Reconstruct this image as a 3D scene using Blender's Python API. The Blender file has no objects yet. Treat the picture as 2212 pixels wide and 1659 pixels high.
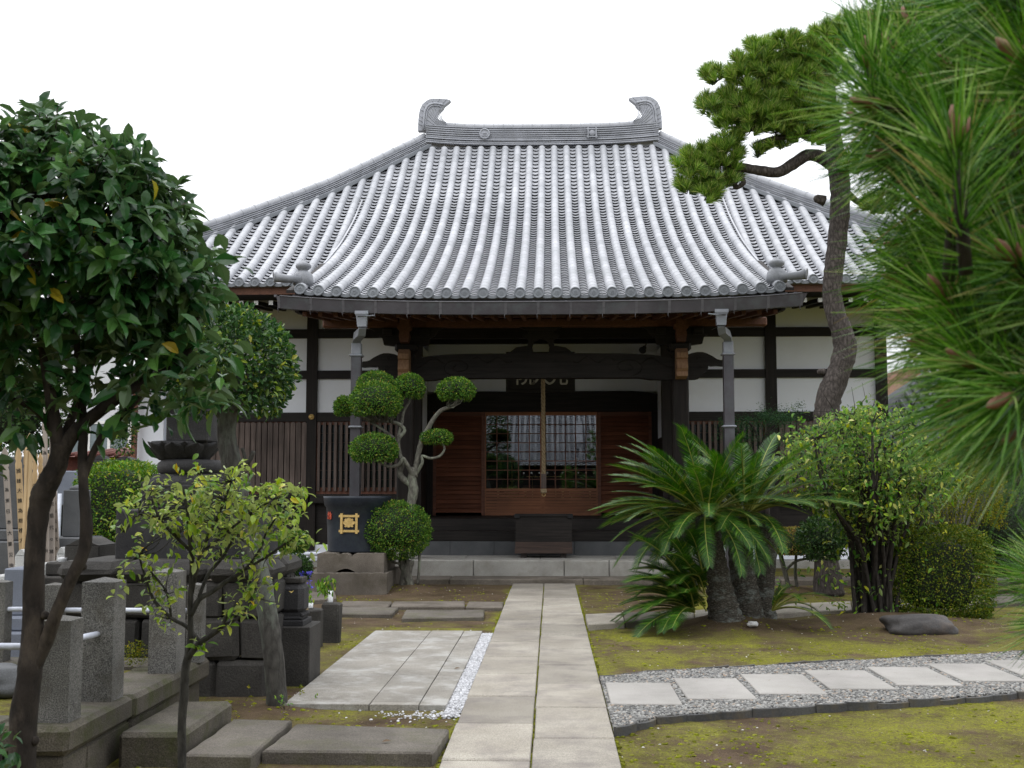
import bpy, math, random
import numpy as np
from mathutils import Vector, Matrix, noise as mnoise
R = math.radians
random.seed(7); rng = np.random.default_rng(7)
SC = bpy.context.scene
COL = SC.collection

# ------------------------------------------------------------------ camera
FPX, CXP, CYP, VXP, VYP, CAMH = 2557.0, 1106.0, 829.5, 1190.0, 1057.0, 1.6
PITCH = math.atan((VYP-CYP)/FPX)
YAW = math.atan((VXP-CXP)/math.hypot(FPX, VYP-CYP))
cam_d = bpy.data.cameras.new('camera'); cam = bpy.data.objects.new('camera', cam_d); COL.objects.link(cam)
cam.location = (0, 0, CAMH); cam.rotation_euler = (R(90)+PITCH, 0, YAW)
cam_d.sensor_fit = 'HORIZONTAL'; cam_d.sensor_width = 17.3; cam_d.lens = 17.3*FPX/2212.0
cam_d.clip_start = 0.05; cam_d.clip_end = 2000
cam_d.dof.use_dof = True; cam_d.dof.focus_distance = 19.0; cam_d.dof.aperture_fstop = 5.2
SC.camera = cam
# ------------------------------------------------------------------ sky, sun, exposure
SUN_EL, SUN_AZ = R(58), R(-35)          # high, from behind-left of the hall
w = bpy.data.worlds.new("World"); SC.world = w; w.use_nodes = True
nt = w.node_tree; nt.nodes.clear()
sky = nt.nodes.new('ShaderNodeTexSky'); sky.sky_type = 'NISHITA'; sky.sun_disc = False
sky.sun_elevation = SUN_EL; sky.sun_rotation = SUN_AZ; sky.air_density = 1.0; sky.dust_density = 4.0; sky.ozone_density = 1.0
hs = nt.nodes.new('ShaderNodeHueSaturation'); hs.inputs['Saturation'].default_value = 0.12
mx = nt.nodes.new('ShaderNodeMixRGB'); mx.inputs[0].default_value = 0.8; mx.inputs[2].default_value = (11.6, 11.9, 12.4, 1)
bg = nt.nodes.new('ShaderNodeBackground'); bg.inputs['Strength'].default_value = 0.15
wo = nt.nodes.new('ShaderNodeOutputWorld')
nt.links.new(sky.outputs[0], hs.inputs['Color']); nt.links.new(hs.outputs[0], mx.inputs[1])
tcw = nt.nodes.new('ShaderNodeTexCoord'); sxw = nt.nodes.new('ShaderNodeSeparateXYZ'); rpw = nt.nodes.new('ShaderNodeMapRange')   # overcast sky: zenith brighter than horizon
rpw.inputs[1].default_value = 0.0; rpw.inputs[2].default_value = 1.0; rpw.inputs[3].default_value = 0.62; rpw.inputs[4].default_value = 1.42
mlw = nt.nodes.new('ShaderNodeMixRGB'); mlw.blend_type = 'MULTIPLY'; mlw.inputs[0].default_value = 1.0
nt.links.new(tcw.outputs['Generated'], sxw.inputs[0]); nt.links.new(sxw.outputs[2], rpw.inputs[0]); nt.links.new(mx.outputs[0], mlw.inputs[1]); nt.links.new(rpw.outputs[0], mlw.inputs[2])
nt.links.new(mlw.outputs[0], bg.inputs['Color']); nt.links.new(bg.outputs[0], wo.inputs['Surface'])
sd = bpy.data.lights.new('sun', 'SUN'); sd.energy = 0.6; sd.angle = R(25); sd.color = (1.0, 0.97, 0.93)
so = bpy.data.objects.new('sun', sd); COL.objects.link(so)
so.rotation_euler = (R(90)-SUN_EL, 0, R(-35))
SC.view_settings.view_transform = 'Standard'; SC.view_settings.look = 'None'
SC.view_settings.exposure = 0.14; SC.view_settings.gamma = 1.0
SC.cycles.max_bounces = 6; SC.cycles.diffuse_bounces = 3; SC.cycles.glossy_bounces = 3
SC.cycles.transparent_max_bounces = 12; SC.cycles.transmission_bounces = 4
SC.cycles.caustics_reflective = False; SC.cycles.caustics_refractive = False

# ------------------------------------------------------------------ measuring: picture point + known distance -> world point
def ray(px, py):
    u = px-CXP; v = py-CYP
    fy = FPX*math.cos(PITCH)+v*math.sin(PITCH); fz = FPX*math.sin(PITCH)-v*math.cos(PITCH)
    return (u*math.cos(YAW)-fy*math.sin(YAW), u*math.sin(YAW)+fy*math.cos(YAW), fz)
def at(px, py, Y):
    a, b, c = ray(px, py); t = Y/b; return Vector((a*t, Y, CAMH+c*t))
def gnd(px, py, z=0.0):
    a, b, c = ray(px, py); t = (z-CAMH)/c; return Vector((a*t, b*t, z))

# ------------------------------------------------------------------ objects and tags
ORG = {}
def tag(o, label=None, cat=None, group=None, kind=None):
    if label: o['label'] = label
    if cat: o['category'] = cat
    if group: o['group'] = group
    if kind: o['kind'] = kind
    return o
def thing(name, label, cat, loc=(0, 0, 0), group=None):
    o = bpy.data.objects.new(name, None); COL.objects.link(o); o.location = loc
    o.empty_display_size = 0.2; ORG[o.name] = Vector(loc)
    return tag(o, label, cat, group)
def link_mesh(name, me, mat, parent=None, loc=None):
    me.materials.append(mat)
    o = bpy.data.objects.new(name, me); COL.objects.link(o)
    if parent is not None:
        o.parent = parent; ORG[o.name] = ORG[parent.name]
    else:
        ORG[o.name] = Vector((0, 0, 0))
    return o
def np_mesh(name, V, Q, mat, parent=None, smooth=False, T=None, label=None, origin=None):
    """V (n,3) world coordinates; Q (m,4) quads; T (k,3) triangles"""
    V = np.asarray(V, dtype=np.float32).reshape(-1, 3)
    off = np.array(ORG[parent.name]) if parent is not None else (np.array(origin) if origin is not None else np.zeros(3))
    V = V-off.astype(np.float32)
    me = bpy.data.meshes.new(name)
    Q = np.zeros((0, 4), np.int32) if Q is None else np.asarray(Q, np.int32).reshape(-1, 4)
    T = np.zeros((0, 3), np.int32) if T is None else np.asarray(T, np.int32).reshape(-1, 3)
    nl = Q.size+T.size
    me.vertices.add(len(V)); me.vertices.foreach_set('co', V.ravel())
    me.loops.add(nl); me.loops.foreach_set('vertex_index', np.concatenate([Q.ravel(), T.ravel()]).astype(np.int32))
    me.polygons.add(len(Q)+len(T))
    st = np.concatenate([np.arange(len(Q))*4, Q.size+np.arange(len(T))*3]).astype(np.int32)
    me.polygons.foreach_set('loop_start', st)
    me.polygons.foreach_set('use_smooth', np.full(len(Q)+len(T), smooth))
    me.update(calc_edges=True)
    o = link_mesh(name, me, mat, parent)
    if parent is None and origin is not None:
        o.location = Vector(origin); ORG[o.name] = Vector(origin)
    if label: o['label'] = label
    return o

class MB:
    """collects shapes into one mesh (world coordinates)"""
    def __init__(s): s.v = []; s.f = []; s.sm = []
    def add(s, vs, fs, smooth=False):
        n = len(s.v); s.v += [tuple(p) for p in vs]
        s.f += [tuple(i+n for i in f) for f in fs]; s.sm += [smooth]*len(fs)
    def box(s, x0, x1, y0, y1, z0, z1, bev=0.0, rz=0.0, piv=None, jit=0.0):
        if bev <= 0:
            v = [(x, y, z) for z in (z0, z1) for y in (y0, y1) for x in (x0, x1)]
            f = [(0, 2, 3, 1), (4, 5, 7, 6), (0, 1, 5, 4), (2, 6, 7, 3), (0, 4, 6, 2), (1, 3, 7, 5)]
        else:
            b = min(bev, (x1-x0)*.45, (y1-y0)*.45, (z1-z0)*.45)
            def ringz(z, k): return [(x0+k, y0+b, z), (x0+b, y0+k, z), (x1-b, y0+k, z), (x1-k, y0+b, z), (x1-k, y1-b, z), (x1-b, y1-k, z), (x0+b, y1-k, z), (x0+k, y1-b, z)]
            def cap(z): return [(x0+b, y0+b, z), (x1-b, y0+b, z), (x1-b, y1-b, z), (x0+b, y1-b, z)]
            v = ringz(z0+b, 0)+ringz(z1-b, 0)+cap(z1)+cap(z0)
            f = [(i, (i+1) % 8, 8+(i+1) % 8, 8+i) for i in range(8)]
            f += [(16, 17, 18, 19), (23, 22, 21, 20)]
            t = lambda a: 8+a
            f += [(t(1), t(2), 17, 16), (t(3), t(4), 18, 17), (t(5), t(6), 19, 18), (t(7), t(0), 16, 19)]
            f += [(t(0), t(1), 16), (t(2), t(3), 17), (t(4), t(5), 18), (t(6), t(7), 19)]
            f += [(2, 1, 20, 21), (4, 3, 21, 22), (6, 5, 22, 23), (0, 7, 23, 20)]
            f += [(1, 0, 20), (3, 2, 21), (5, 4, 22), (7, 6, 23)]
        if jit: v = [tuple(c+random.uniform(-jit, jit) for c in p) for p in v]
        if rz:
            c = piv or ((x0+x1)/2, (y0+y1)/2); ca, sa = math.cos(rz), math.sin(rz)
            v = [(c[0]+(x-c[0])*ca-(y-c[1])*sa, c[1]+(x-c[0])*sa+(y-c[1])*ca, z) for x, y, z in v]
        s.add(v, f)
    def tube(s, pts, rad, n=8, caps=True, smooth=True, wob=0.0):
        pts = [Vector(p) for p in pts]; m = len(pts)
        if not hasattr(rad, '__len__'): rad = [rad]*m
        vs = []; up = Vector((0, 0, 1)); a = None
        for i, p in enumerate(pts):
            d = (pts[min(i+1, m-1)]-pts[max(i-1, 0)])
            d = d.normalized() if d.length > 1e-9 else Vector((0, 0, 1))
            if a is None: a = d.orthogonal().normalized()
            a = (a-d*a.dot(d)); a = a.normalized() if a.length > 1e-6 else d.orthogonal().normalized()
            b = d.cross(a)
            for k in range(n):
                t = 2*math.pi*k/n; r = rad[i]*(1+(random.uniform(-wob, wob) if wob else 0))
                vs.append(p+(a*math.cos(t)+b*math.sin(t))*r)
        fs = [(i*n+k, i*n+(k+1) % n, (i+1)*n+(k+1) % n, (i+1)*n+k) for i in range(m-1) for k in range(n)]
        if caps: fs += [tuple(reversed(range(n))), tuple((m-1)*n+k for k in range(n))]
        s.add(vs, fs, smooth)
    def lathe(s, prof, c, n=24, smooth=True, axis=None, sq=0.0):
        """prof [(r, h)], about +Z at c (or along axis)"""
        c = Vector(c); vs = []
        M = Matrix.Identity(3) if axis is None else Vector(axis).to_track_quat('Z', 'Y').to_matrix()
        for r, h in prof:
            for k in range(n):
                t = 2*math.pi*k/n; q = r
                if sq: q = r*(1+sq*(1/max(abs(math.cos(t)), abs(math.sin(t)))-1))
                vs.append(c+M@Vector((q*math.cos(t), q*math.sin(t), h)))
        m = len(prof)
        fs = [(i*n+k, i*n+(k+1) % n, (i+1)*n+(k+1) % n, (i+1)*n+k) for i in range(m-1) for k in range(n)]
        fs += [tuple(reversed(range(n))), tuple((m-1)*n+k for k in range(n))]
        s.add(vs, fs, smooth)
    def prism(s, poly, y0, y1):
        """poly [(x,z)] extruded along Y"""
        n = len(poly)
        ar = sum(poly[i][0]*poly[(i+1) % n][1]-poly[(i+1) % n][0]*poly[i][1] for i in range(n))
        if ar < 0: poly = poly[::-1]
        vs = [(x, y0, z) for x, z in poly]+[(x, y1, z) for x, z in poly]
        fs = [tuple(range(n)), tuple(reversed(range(n, 2*n)))]+[(i, n+i, n+(i+1) % n, (i+1) % n) for i in range(n)]
        s.add(vs, fs)
    def slab(s, poly, z0, z1, bev=0.012):
        """poly [(x,y)] counter-clockwise, extruded up, small top bevel"""
        n = len(poly)
        ar = sum(poly[i][0]*poly[(i+1) % n][1]-poly[(i+1) % n][0]*poly[i][1] for i in range(n))
        if ar < 0: poly = poly[::-1]
        cx = sum(p[0] for p in poly)/n; cy = sum(p[1] for p in poly)/n
        def ins(p):
            d = Vector((cx-p[0], cy-p[1])); d.normalize(); return (p[0]+d.x*bev*1.3, p[1]+d.y*bev*1.3)
        vs = [(x, y, z0) for x, y in poly]+[(x, y, z1-bev) for x, y in poly]+[(*ins(p), z1) for p in poly]
        fs = [(i, (i+1) % n, n+(i+1) % n, n+i) for i in range(n)]+[(n+i, n+(i+1) % n, 2*n+(i+1) % n, 2*n+i) for i in range(n)]
        fs += [tuple(2*n+i for i in range(n)), tuple(reversed(range(n)))]
        s.add(vs, fs)
    def sweep(s, pts, w, h, zo=0.0):
        """rectangular bar (width w, height h, base at zo above the path) along pts"""
        pts = [Vector(p) for p in pts]; m = len(pts); vs = []
        for i, p in enumerate(pts):
            d = pts[min(i+1, m-1)]-pts[max(i-1, 0)]; sd_ = Vector((-d.y, d.x, 0)).normalized()
            for a, b in ((-1, 0), (1, 0), (1, 1), (-1, 1)):
                vs.append(p+sd_*(a*w/2)+Vector((0, 0, zo+b*h)))
        fs = [(i*4+k, i*4+(k+1) % 4, i*4+4+(k+1) % 4, i*4+4+k) for i in range(m-1) for k in range(4)]
        fs += [(3, 2, 1, 0), tuple((m-1)*4+k for k in range(4))]
        s.add(vs, fs)
    def grid(s, fn, nu, nv, smooth=True):
        vs = [fn(i/nu, j/nv) for j in range(nv+1) for i in range(nu+1)]
        fs = [(j*(nu+1)+i, j*(nu+1)+i+1, (j+1)*(nu+1)+i+1, (j+1)*(nu+1)+i) for j in range(nv) for i in range(nu)]
        s.add(vs, fs, smooth)
    def build(s, name, mat, parent=None, label=None, origin=None):
        off = ORG[parent.name] if parent is not None else (Vector(origin) if origin is not None else Vector((0, 0, 0)))
        me = bpy.data.meshes.new(name)
        me.from_pydata([tuple(Vector(p)-off) for p in s.v], [], s.f); me.update()
        me.polygons.foreach_set('use_smooth', s.sm)
        o = link_mesh(name, me, mat, parent)
        if parent is None and origin is not None: o.location = off; ORG[o.name] = off
        if label: o['label'] = label
        return o

def copy_obj(src, parent, loc=None, rot=None, scale=None):
    c = src.copy(); COL.objects.link(c)
    if parent is not None: c.parent = parent
    if loc is not None: c.location = loc
    if rot is not None: c.rotation_euler = rot
    if scale is not None: c.scale = scale
    return c

# ------------------------------------------------------------------ materials
def _n(t, k, **kw):
    n = t.nodes.new(k)
    for a, b in kw.items():
        if a in n.inputs: n.inputs[a].default_value = b
        else: setattr(n, a, b)
    return n
def c4(c): return (c[0], c[1], c[2], 1)
def ramp(t, fac, stops):
    r = t.nodes.new('ShaderNodeValToRGB'); e = r.color_ramp.elements
    while len(e) < len(stops): e.new(0.5)
    for i, (p, c) in enumerate(stops):
        e[i].position = p; e[i].color = c4(c) if hasattr(c, '__len__') else (c, c, c, 1)
    t.links.new(fac, r.inputs[0]); return r.outputs[0]
def base(name, rough=0.6, spec=0.5, metal=0.0):
    m = bpy.data.materials.new(name); m.use_nodes = True; t = m.node_tree
    b = t.nodes['Principled BSDF']; b.inputs['Roughness'].default_value = rough
    b.inputs['Specular IOR Level'].default_value = spec; b.inputs['Metallic'].default_value = metal
    return m, t, b
def coords(t, sc=(1, 1, 1)):
    tc = t.nodes.new('ShaderNodeTexCoord'); mp = t.nodes.new('ShaderNodeMapping'); mp.inputs['Scale'].default_value = sc
    g = t.nodes.new('ShaderNodeNewGeometry')
    t.links.new(g.outputs['Position'], mp.inputs[0]); return mp.outputs[0]
def noise(t, vec, scale, detail=4, rough=0.55):
    n = _n(t, 'ShaderNodeTexNoise'); n.inputs['Scale'].default_value = scale; n.inputs['Detail'].default_value = detail
    n.inputs['Roughness'].default_value = rough; t.links.new(vec, n.inputs['Vector']); return n.outputs['Fac']
def mixc(t, fac, a, b, mode='MIX'):
    m = t.nodes.new('ShaderNodeMixRGB'); m.blend_type = mode
    for i, x in ((0, fac), (1, a), (2, b)):
        if hasattr(x, 'links') or hasattr(x, 'is_linked'): t.links.new(x, m.inputs[i])
        else: m.inputs[i].default_value = x if i == 0 else c4(x)
    return m.outputs[0]
def bump(t, b, h, strength=0.4, dist=0.01):
    n = t.nodes.new('ShaderNodeBump'); n.inputs['Strength'].default_value = strength; n.inputs['Distance'].default_value = dist
    t.links.new(h, n.inputs['Height']); t.links.new(n.outputs[0], b.inputs['Normal'])
def rough_from(t, b, h, lo, hi):
    r = ramp(t, h, [(0.3, lo), (0.7, hi)]); t.links.new(r, b.inputs['Roughness'])

def stone(name, dark, light, speck=0.35, stain=None, stain_amt=0.5, lichen=None, sscale=160, bscale=60, bstr=0.35, island=0.0, rough=0.8, big=1.6):
    m, t, b = base(name, rough, 0.35); v = coords(t)
    col = ramp(t, noise(t, v, big, 6, 0.6), [(0.3, dark), (0.7, light)])
    sp = ramp(t, noise(t, v, sscale, 2, 0.7), [(0.35, 1-speck), (0.65, 1+speck*0.6)])
    col = mixc(t, 1.0, col, sp, 'MULTIPLY')
    if stain:
        s_ = ramp(t, noise(t, v, big*1.7, 8, 0.7), [(0.48, 0.0), (0.66, 1.0)])
        mm = t.nodes.new('ShaderNodeMath'); mm.operation = 'MULTIPLY'; mm.inputs[1].default_value = stain_amt; t.links.new(s_, mm.inputs[0])
        col = mixc(t, mm.outputs[0], col, stain)
    if lichen:
        s_ = ramp(t, noise(t, v, 9, 8, 0.75), [(0.66, 0.0), (0.72, 0.8)]); col = mixc(t, s_, col, lichen)
    if island:
        g = t.nodes.new('ShaderNodeNewGeometry')
        r_ = ramp(t, g.outputs['Random Per Island'], [(0.0, 1-island), (1.0, 1+island)])
        col = mixc(t, 1.0, col, r_, 'MULTIPLY')
    t.links.new(col, b.inputs['Base Color'])
    bump(t, b, noise(t, v, bscale, 8, 0.7), bstr, 0.012)
    return m
def wood(name, dark, light, axis='X', rough=0.65, scale=6, bstr=0.25, spec=0.4, island=0.0):
    m, t, b = base(name, rough, spec)
    sc = {'X': (0.6, 14, 14), 'Y': (14, 0.6, 14), 'Z': (14, 14, 0.6)}[axis]
    v = coords(t, sc); n = noise(t, v, scale*0.35, 8, 0.65)
    col = ramp(t, n, [(0.3, dark), (0.7, light)])
    big = ramp(t, noise(t, coords(t), 1.3, 4, 0.6), [(0.3, 0.75), (0.7, 1.2)])
    col = mixc(t, 1.0, col, big, 'MULTIPLY')
    if island:
        g = t.nodes.new('ShaderNodeNewGeometry')
        col = mixc(t, 1.0, col, ramp(t, g.outputs['Random Per Island'], [(0.0, 1-island), (1.0, 1+island)]), 'MULTIPLY')
    t.links.new(col, b.inputs['Base Color']); bump(t, b, n, bstr, 0.004); return m
def plain(name, c, rough=0.5, metal=0.0, var=0.1, spec=0.5, nscale=8, bstr=0.0):
    m, t, b = base(name, rough, spec, metal); v = coords(t); n = noise(t, v, nscale, 6, 0.6)
    col = ramp(t, n, [(0.3, tuple(x*(1-var) for x in c)), (0.7, tuple(min(1, x*(1+var)) for x in c))])
    t.links.new(col, b.inputs['Base Color'])
    if bstr: bump(t, b, n, bstr, 0.005)
    return m
def leaf(name, stops, rough=0.4, trans=0.25, spec=0.5, clump=1.3, clump_amt=0.35, back=None):
    def sat(c, k=1.12):
        l = (c[0]*.3+c[1]*.6+c[2]*.1); return tuple(max(.002, l+(x-l)*k) for x in c)
    stops = [(p_, sat(c)) for p_, c in stops]
    m, t, b = base(name, rough, spec*.55)
    g = t.nodes.new('ShaderNodeNewGeometry'); col = ramp(t, g.outputs['Random Per Island'], stops)
    cl = ramp(t, noise(t, coords(t), clump*3, 3, 0.5), [(0.3, 1-clump_amt), (0.7, 1+clump_amt)])
    col = mixc(t, 1.0, col, cl, 'MULTIPLY')
    if back: col = mixc(t, g.outputs['Backfacing'], col, back)
    t.links.new(col, b.inputs['Base Color'])
    tr = t.nodes.new('ShaderNodeBsdfTranslucent'); hsv = t.nodes.new('ShaderNodeHueSaturation')
    hsv.inputs['Value'].default_value = 1.4; hsv.inputs['Saturation'].default_value = 1.1
    t.links.new(col, hsv.inputs['Color']); t.links.new(hsv.outputs[0], tr.inputs['Color'])
    mxs = t.nodes.new('ShaderNodeMixShader'); mxs.inputs[0].default_value = trans
    out = t.nodes['Material Output']
    t.links.new(b.outputs[0], mxs.inputs[1]); t.links.new(tr.outputs[0], mxs.inputs[2]); t.links.new(mxs.outputs[0], out.inputs['Surface'])
    return m
def bark(name, dark, light, scale=14, bstr=0.8, stretch=0.35, patch=None):
    m, t, b = base(name, 0.9, 0.2); v = coords(t, (1, 1, stretch))
    vo = t.nodes.new('ShaderNodeTexVoronoi'); vo.feature = 'DISTANCE_TO_EDGE'; vo.inputs['Scale'].default_value = scale; t.links.new(v, vo.inputs['Vector'])
    n = noise(t, v, scale*2.2, 8, 0.7)
    h = mixc(t, 0.5, vo.outputs['Distance'], n)
    col = ramp(t, h, [(0.15, dark), (0.55, light)])
    if patch:
        s_ = ramp(t, noise(t, v, 5, 6, 0.7), [(0.5, 0.0), (0.62, 0.8)]); col = mixc(t, s_, col, patch)
    t.links.new(col, b.inputs['Base Color']); bump(t, b, h, bstr, 0.03); return m

M = {}
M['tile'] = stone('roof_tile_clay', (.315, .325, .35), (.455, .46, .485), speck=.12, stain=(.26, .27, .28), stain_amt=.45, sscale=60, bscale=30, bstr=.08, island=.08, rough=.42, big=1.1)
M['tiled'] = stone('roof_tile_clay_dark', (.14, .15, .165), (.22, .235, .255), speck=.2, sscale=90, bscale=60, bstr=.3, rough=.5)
M['ridge'] = stone('ridge_tile_clay', (.27, .28, .31), (.42, .43, .47), speck=.15, stain=(.24, .25, .25), stain_amt=.4, sscale=60, bscale=30, bstr=.1, island=.14, rough=.5, big=3)
M['deck'] = plain('roof_deck', (.02, .02, .022), .9)
M['plaster'] = stone('white_plaster', (.82, .85, .92), (.88, .91, .97), speck=.02, stain=(.76, .76, .77), stain_amt=.3, bscale=12, bstr=.04, rough=.9, big=.7)
M['darkwood'] = wood('dark_stained_timber', (.010, .008, .007), (.028, .022, .019), 'Z', .6, spec=.2)
M['darkwoodx'] = wood('dark_stained_beam', (.010, .0085, .008), (.030, .025, .022), 'X', .6, spec=.2)
M['lattwood'] = wood('weathered_slat_timber', (.055, .040, .034), (.165, .125, .108), 'Z', .75, island=.25)
M['redwood'] = wood('red_brown_cedar', (.095, .033, .018), (.23, .085, .045), 'X', .5, island=.25)
M['doorwood'] = wood('orange_brown_cedar', (.21, .078, .034), (.36, .145, .066), 'X', .5, island=.15)
M['rafter'] = wood('brown_rafter_timber', (.07, .027, .014), (.15, .060, .030), 'Y', .6)
M['orange'] = wood('orange_end_grain', (.22, .115, .062), (.40, .24, .14), 'Z', .6)
M['white'] = plain('white_paint', (.72, .72, .70), .6, var=.06)
M['copper'] = stone('weathered_copper_gutter', (.050, .046, .053), (.085, .078, .088), speck=.08, stain=(.13, .17, .165), stain_amt=.25, sscale=80, bstr=.05, rough=.45, big=2)
M['copper2'] = stone('bright_copper_downspout', (.20, .21, .24), (.30, .31, .35), speck=.08, stain=(.25, .32, .31), stain_amt=.35, sscale=80, bstr=.05, rough=.4, big=3)
M['granite'] = stone('grey_granite', (.29, .28, .255), (.45, .435, .40), speck=.5, stain=(.17, .155, .12), stain_amt=.45, sscale=190, bscale=90, bstr=.5)
M['granitep'] = stone('pink_grey_granite_post', (.095, .093, .088), (.205, .198, .184), speck=.8, stain=(.060, .053, .038), stain_amt=.7, sscale=170, bscale=110, bstr=.6, big=2.2)
M['slab'] = stone('pale_path_stone', (.235, .210, .172), (.365, .335, .285), speck=.34, stain=(.16, .14, .13), stain_amt=.7, sscale=130, bscale=45, bstr=.45, island=.17, big=1.3)
M['slab2'] = stone('pale_terrace_stone', (.19, .174, .150), (.31, .288, .252), speck=.5, stain=(.43, .425, .405), stain_amt=.65, sscale=150, bscale=45, bstr=.4, island=.07, big=1.6)
M['slab3'] = stone('brown_grey_slab_stone', (.070, .060, .049), (.155, .137, .115), speck=.4, stain=(.075, .075, .03), stain_amt=.5, sscale=120, bscale=50, bstr=.55, island=.1, big=1.8)
M['step'] = stone('pale_stepping_stone', (.235, .222, .205), (.345, .328, .303), speck=.14, stain=(.37, .34, .33), stain_amt=.3, sscale=170, bscale=80, bstr=.2, island=.06, big=1.5)
M['lava'] = stone('dark_carved_stone', (.022, .021, .023), (.055, .053, .053), speck=.4, stain=(.02, .02, .022), stain_amt=.6, lichen=(.34, .37, .34), sscale=120, bscale=70, bstr=.7, big=2.5)
M['lava2'] = stone('dark_masonry_stone', (.022, .0205, .019), (.068, .062, .055), speck=.4, stain=(.035, .033, .03), stain_amt=.5, lichen=(.26, .29, .25), sscale=110, bscale=55, bstr=.9, big=2)
M['mossy'] = stone('mossy_kerb_stone', (.045, .039, .029), (.125, .108, .086), speck=.5, stain=(.040, .045, .010), stain_amt=.85, sscale=120, bscale=40, bstr=.7, big=2.6)
M['rock'] = stone('boulder_stone', (.04, .038, .038), (.09, .083, .08), speck=.2, stain=(.13, .09, .06), stain_amt=.5, sscale=60, bscale=25, bstr=.6, big=1.8)
M['tankstone'] = stone('tank_base_stone', (.080, .068, .055), (.19, .163, .135), speck=.4, stain=(.06, .05, .032), stain_amt=.6, sscale=120, bscale=50, bstr=.5, big=1.6)
M['greyst'] = stone('grey_gravestone', (.065, .068, .072), (.12, .123, .128), speck=.25, sscale=160, bscale=80, bstr=.3, big=2)
M['bluest'] = stone('blue_grey_granite', (.13, .145, .18), (.21, .23, .28), speck=.35, sscale=200, bscale=80, bstr=.3, big=2)
M['palest'] = stone('pale_granite', (.42, .42, .41), (.58, .58, .57), speck=.4, sscale=180, bscale=80, bstr=.4, big=2)
M['pipe'] = plain('pale_painted_pipe', (.55, .58, .66), .4, var=.12, nscale=20)
M['gold'] = plain('gold_leaf', (.62, .43, .16), .38, metal=.35, var=.2, nscale=30)
M['red'] = plain('red_lettering', (.45, .07, .03), .6)
M['ink'] = plain('black_ink', (.012, .012, .012), .7)
M['tank'] = stone('dark_blue_bronze', (.012, .016, .024), (.028, .034, .046), speck=.1, stain=(.045, .06, .058), stain_amt=.4, sscale=40, bscale=20, bstr=.1, rough=.42, big=2.5)
M['rope'] = plain('straw_rope', (.36, .27, .16), .8, var=.3, nscale=60, bstr=.3)
M['bambootan'] = wood('pale_tablet_wood', (.42, .29, .15), (.58, .43, .25), 'Z', .7)
M['tabgrey'] = wood('weathered_tablet_wood', (.27, .23, .20), (.42, .37, .33), 'Z', .8)
M['sign'] = wood('sign_board_wood', (.008, .007, .006), (.02, .016, .013), 'X', .6)
M['bone'] = plain('pale_sign_lettering', (.42, .40, .33), .6)
M['darkmetal'] = plain('dark_metal', (.02, .02, .022), .4, metal=.6)
M['porcelain'] = plain('white_vase', (.75, .76, .78), .3, var=.04)

M['seam'] = stone('copper_seam', (.075, .072, .082), (.13, .125, .135), speck=.08, sscale=80, bstr=.05, rough=.45)
M['finial'] = stone('finial_clay', (.15, .155, .175), (.27, .28, .30), speck=.12, sscale=60, bscale=30, bstr=.15, rough=.42, big=3)
# ================================================================== GROUND
AX = -0.2                                   # axis of the hall
MOUNDS = [(2.15, 14.35, .75, .14), (4.25, 14.6, 1.1, .13), (3.78, 18.7, .6, .13), (-2.3, 19.2, .7, .12), (-2.05, 8.95, .25, .04), (-.9, 18.2, .5, .02)]
def ground_z(x, y):
    z = -.03+.012*mnoise.noise(Vector((x*.9, y*.9, 0)))+.008*mnoise.noise(Vector((x*3.1, y*3.1, 5)))
    for mx_, my, r, h in MOUNDS:
        d2 = ((x-mx_)**2+(y-my)**2)/(r*r)
        if d2 < 6: z += h*math.exp(-d2*1.4)*(1+.25*mnoise.noise(Vector((x*6, y*6, 2))))
    return z
xs = [-400, -150, -60, -30, -18, -12]+list(np.arange(-9, 9.01, .13))+[12, 18, 30, 60, 150, 400]
ys = [-400, -150, -60, -25, -8, 0, 3]+list(np.arange(5, 26.01, .13))+[30, 45, 80, 150, 400, 800]
V = np.array([(x, y, ground_z(x, y)) for y in ys for x in xs]); nx = len(xs)
ii, jj = np.meshgrid(np.arange(nx-1), np.arange(len(ys)-1)); k0 = (jj*nx+ii).ravel()
Q = np.stack([k0, k0+1, k0+1+nx, k0+nx], 1)
m, t, b = base('moss_and_soil', .95, .1); v = coords(t)
soil = ramp(t, noise(t, v, 2.2, 8, .7), [(.3, (.046, .031, .019)), (.7, (.125, .088, .058))])
moss = ramp(t, noise(t, v, 14, 6, .7), [(.3, (.085, .088, .010)), (.55, (.175, .180, .020)), (.8, (.26, .26, .09))])
lime = ramp(t, noise(t, coords(t, (1, .8, 1)), 1.1, 4, .6), [(.45, 0), (.66, .8)])
moss = mixc(t, lime, moss, (.245, .265, .008))
msk = ramp(t, noise(t, coords(t, (1, .75, 1)), 1.15, 10, .74), [(.405, 0), (.53, .92)])
grn = ramp(t, noise(t, v, 55, 4, .7), [(.36, .1), (.6, 1)])
at_ = t.nodes.new('ShaderNodeAttribute'); at_.attribute_name = 'bare'
brk = mixc(t, .45, at_.outputs['Fac'], noise(t, v, 3.5, 8, .7)); keep = ramp(t, brk, [(.36, 1), (.50, .06)])
msk = mixc(t, 1.0, msk, grn, 'MULTIPLY'); msk = mixc(t, 1.0, msk, keep, 'MULTIPLY')
col = mixc(t, msk, soil, moss)
sp = ramp(t, noise(t, v, 120, 3, .7), [(.33, .62), (.66, 1.35)])
col = mixc(t, 1.0, col, sp, 'MULTIPLY')
fl = ramp(t, noise(t, v, 75, 2, .5), [(.72, 0), (.745, .7)]); col = mixc(t, fl, col, (.42, .42, .38))
t.links.new(col, b.inputs['Base Color'])
hh = mixc(t, .5, noise(t, v, 40, 8, .75), noise(t, v, 9, 5, .6)); bump(t, b, hh, .9, .03)
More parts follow.
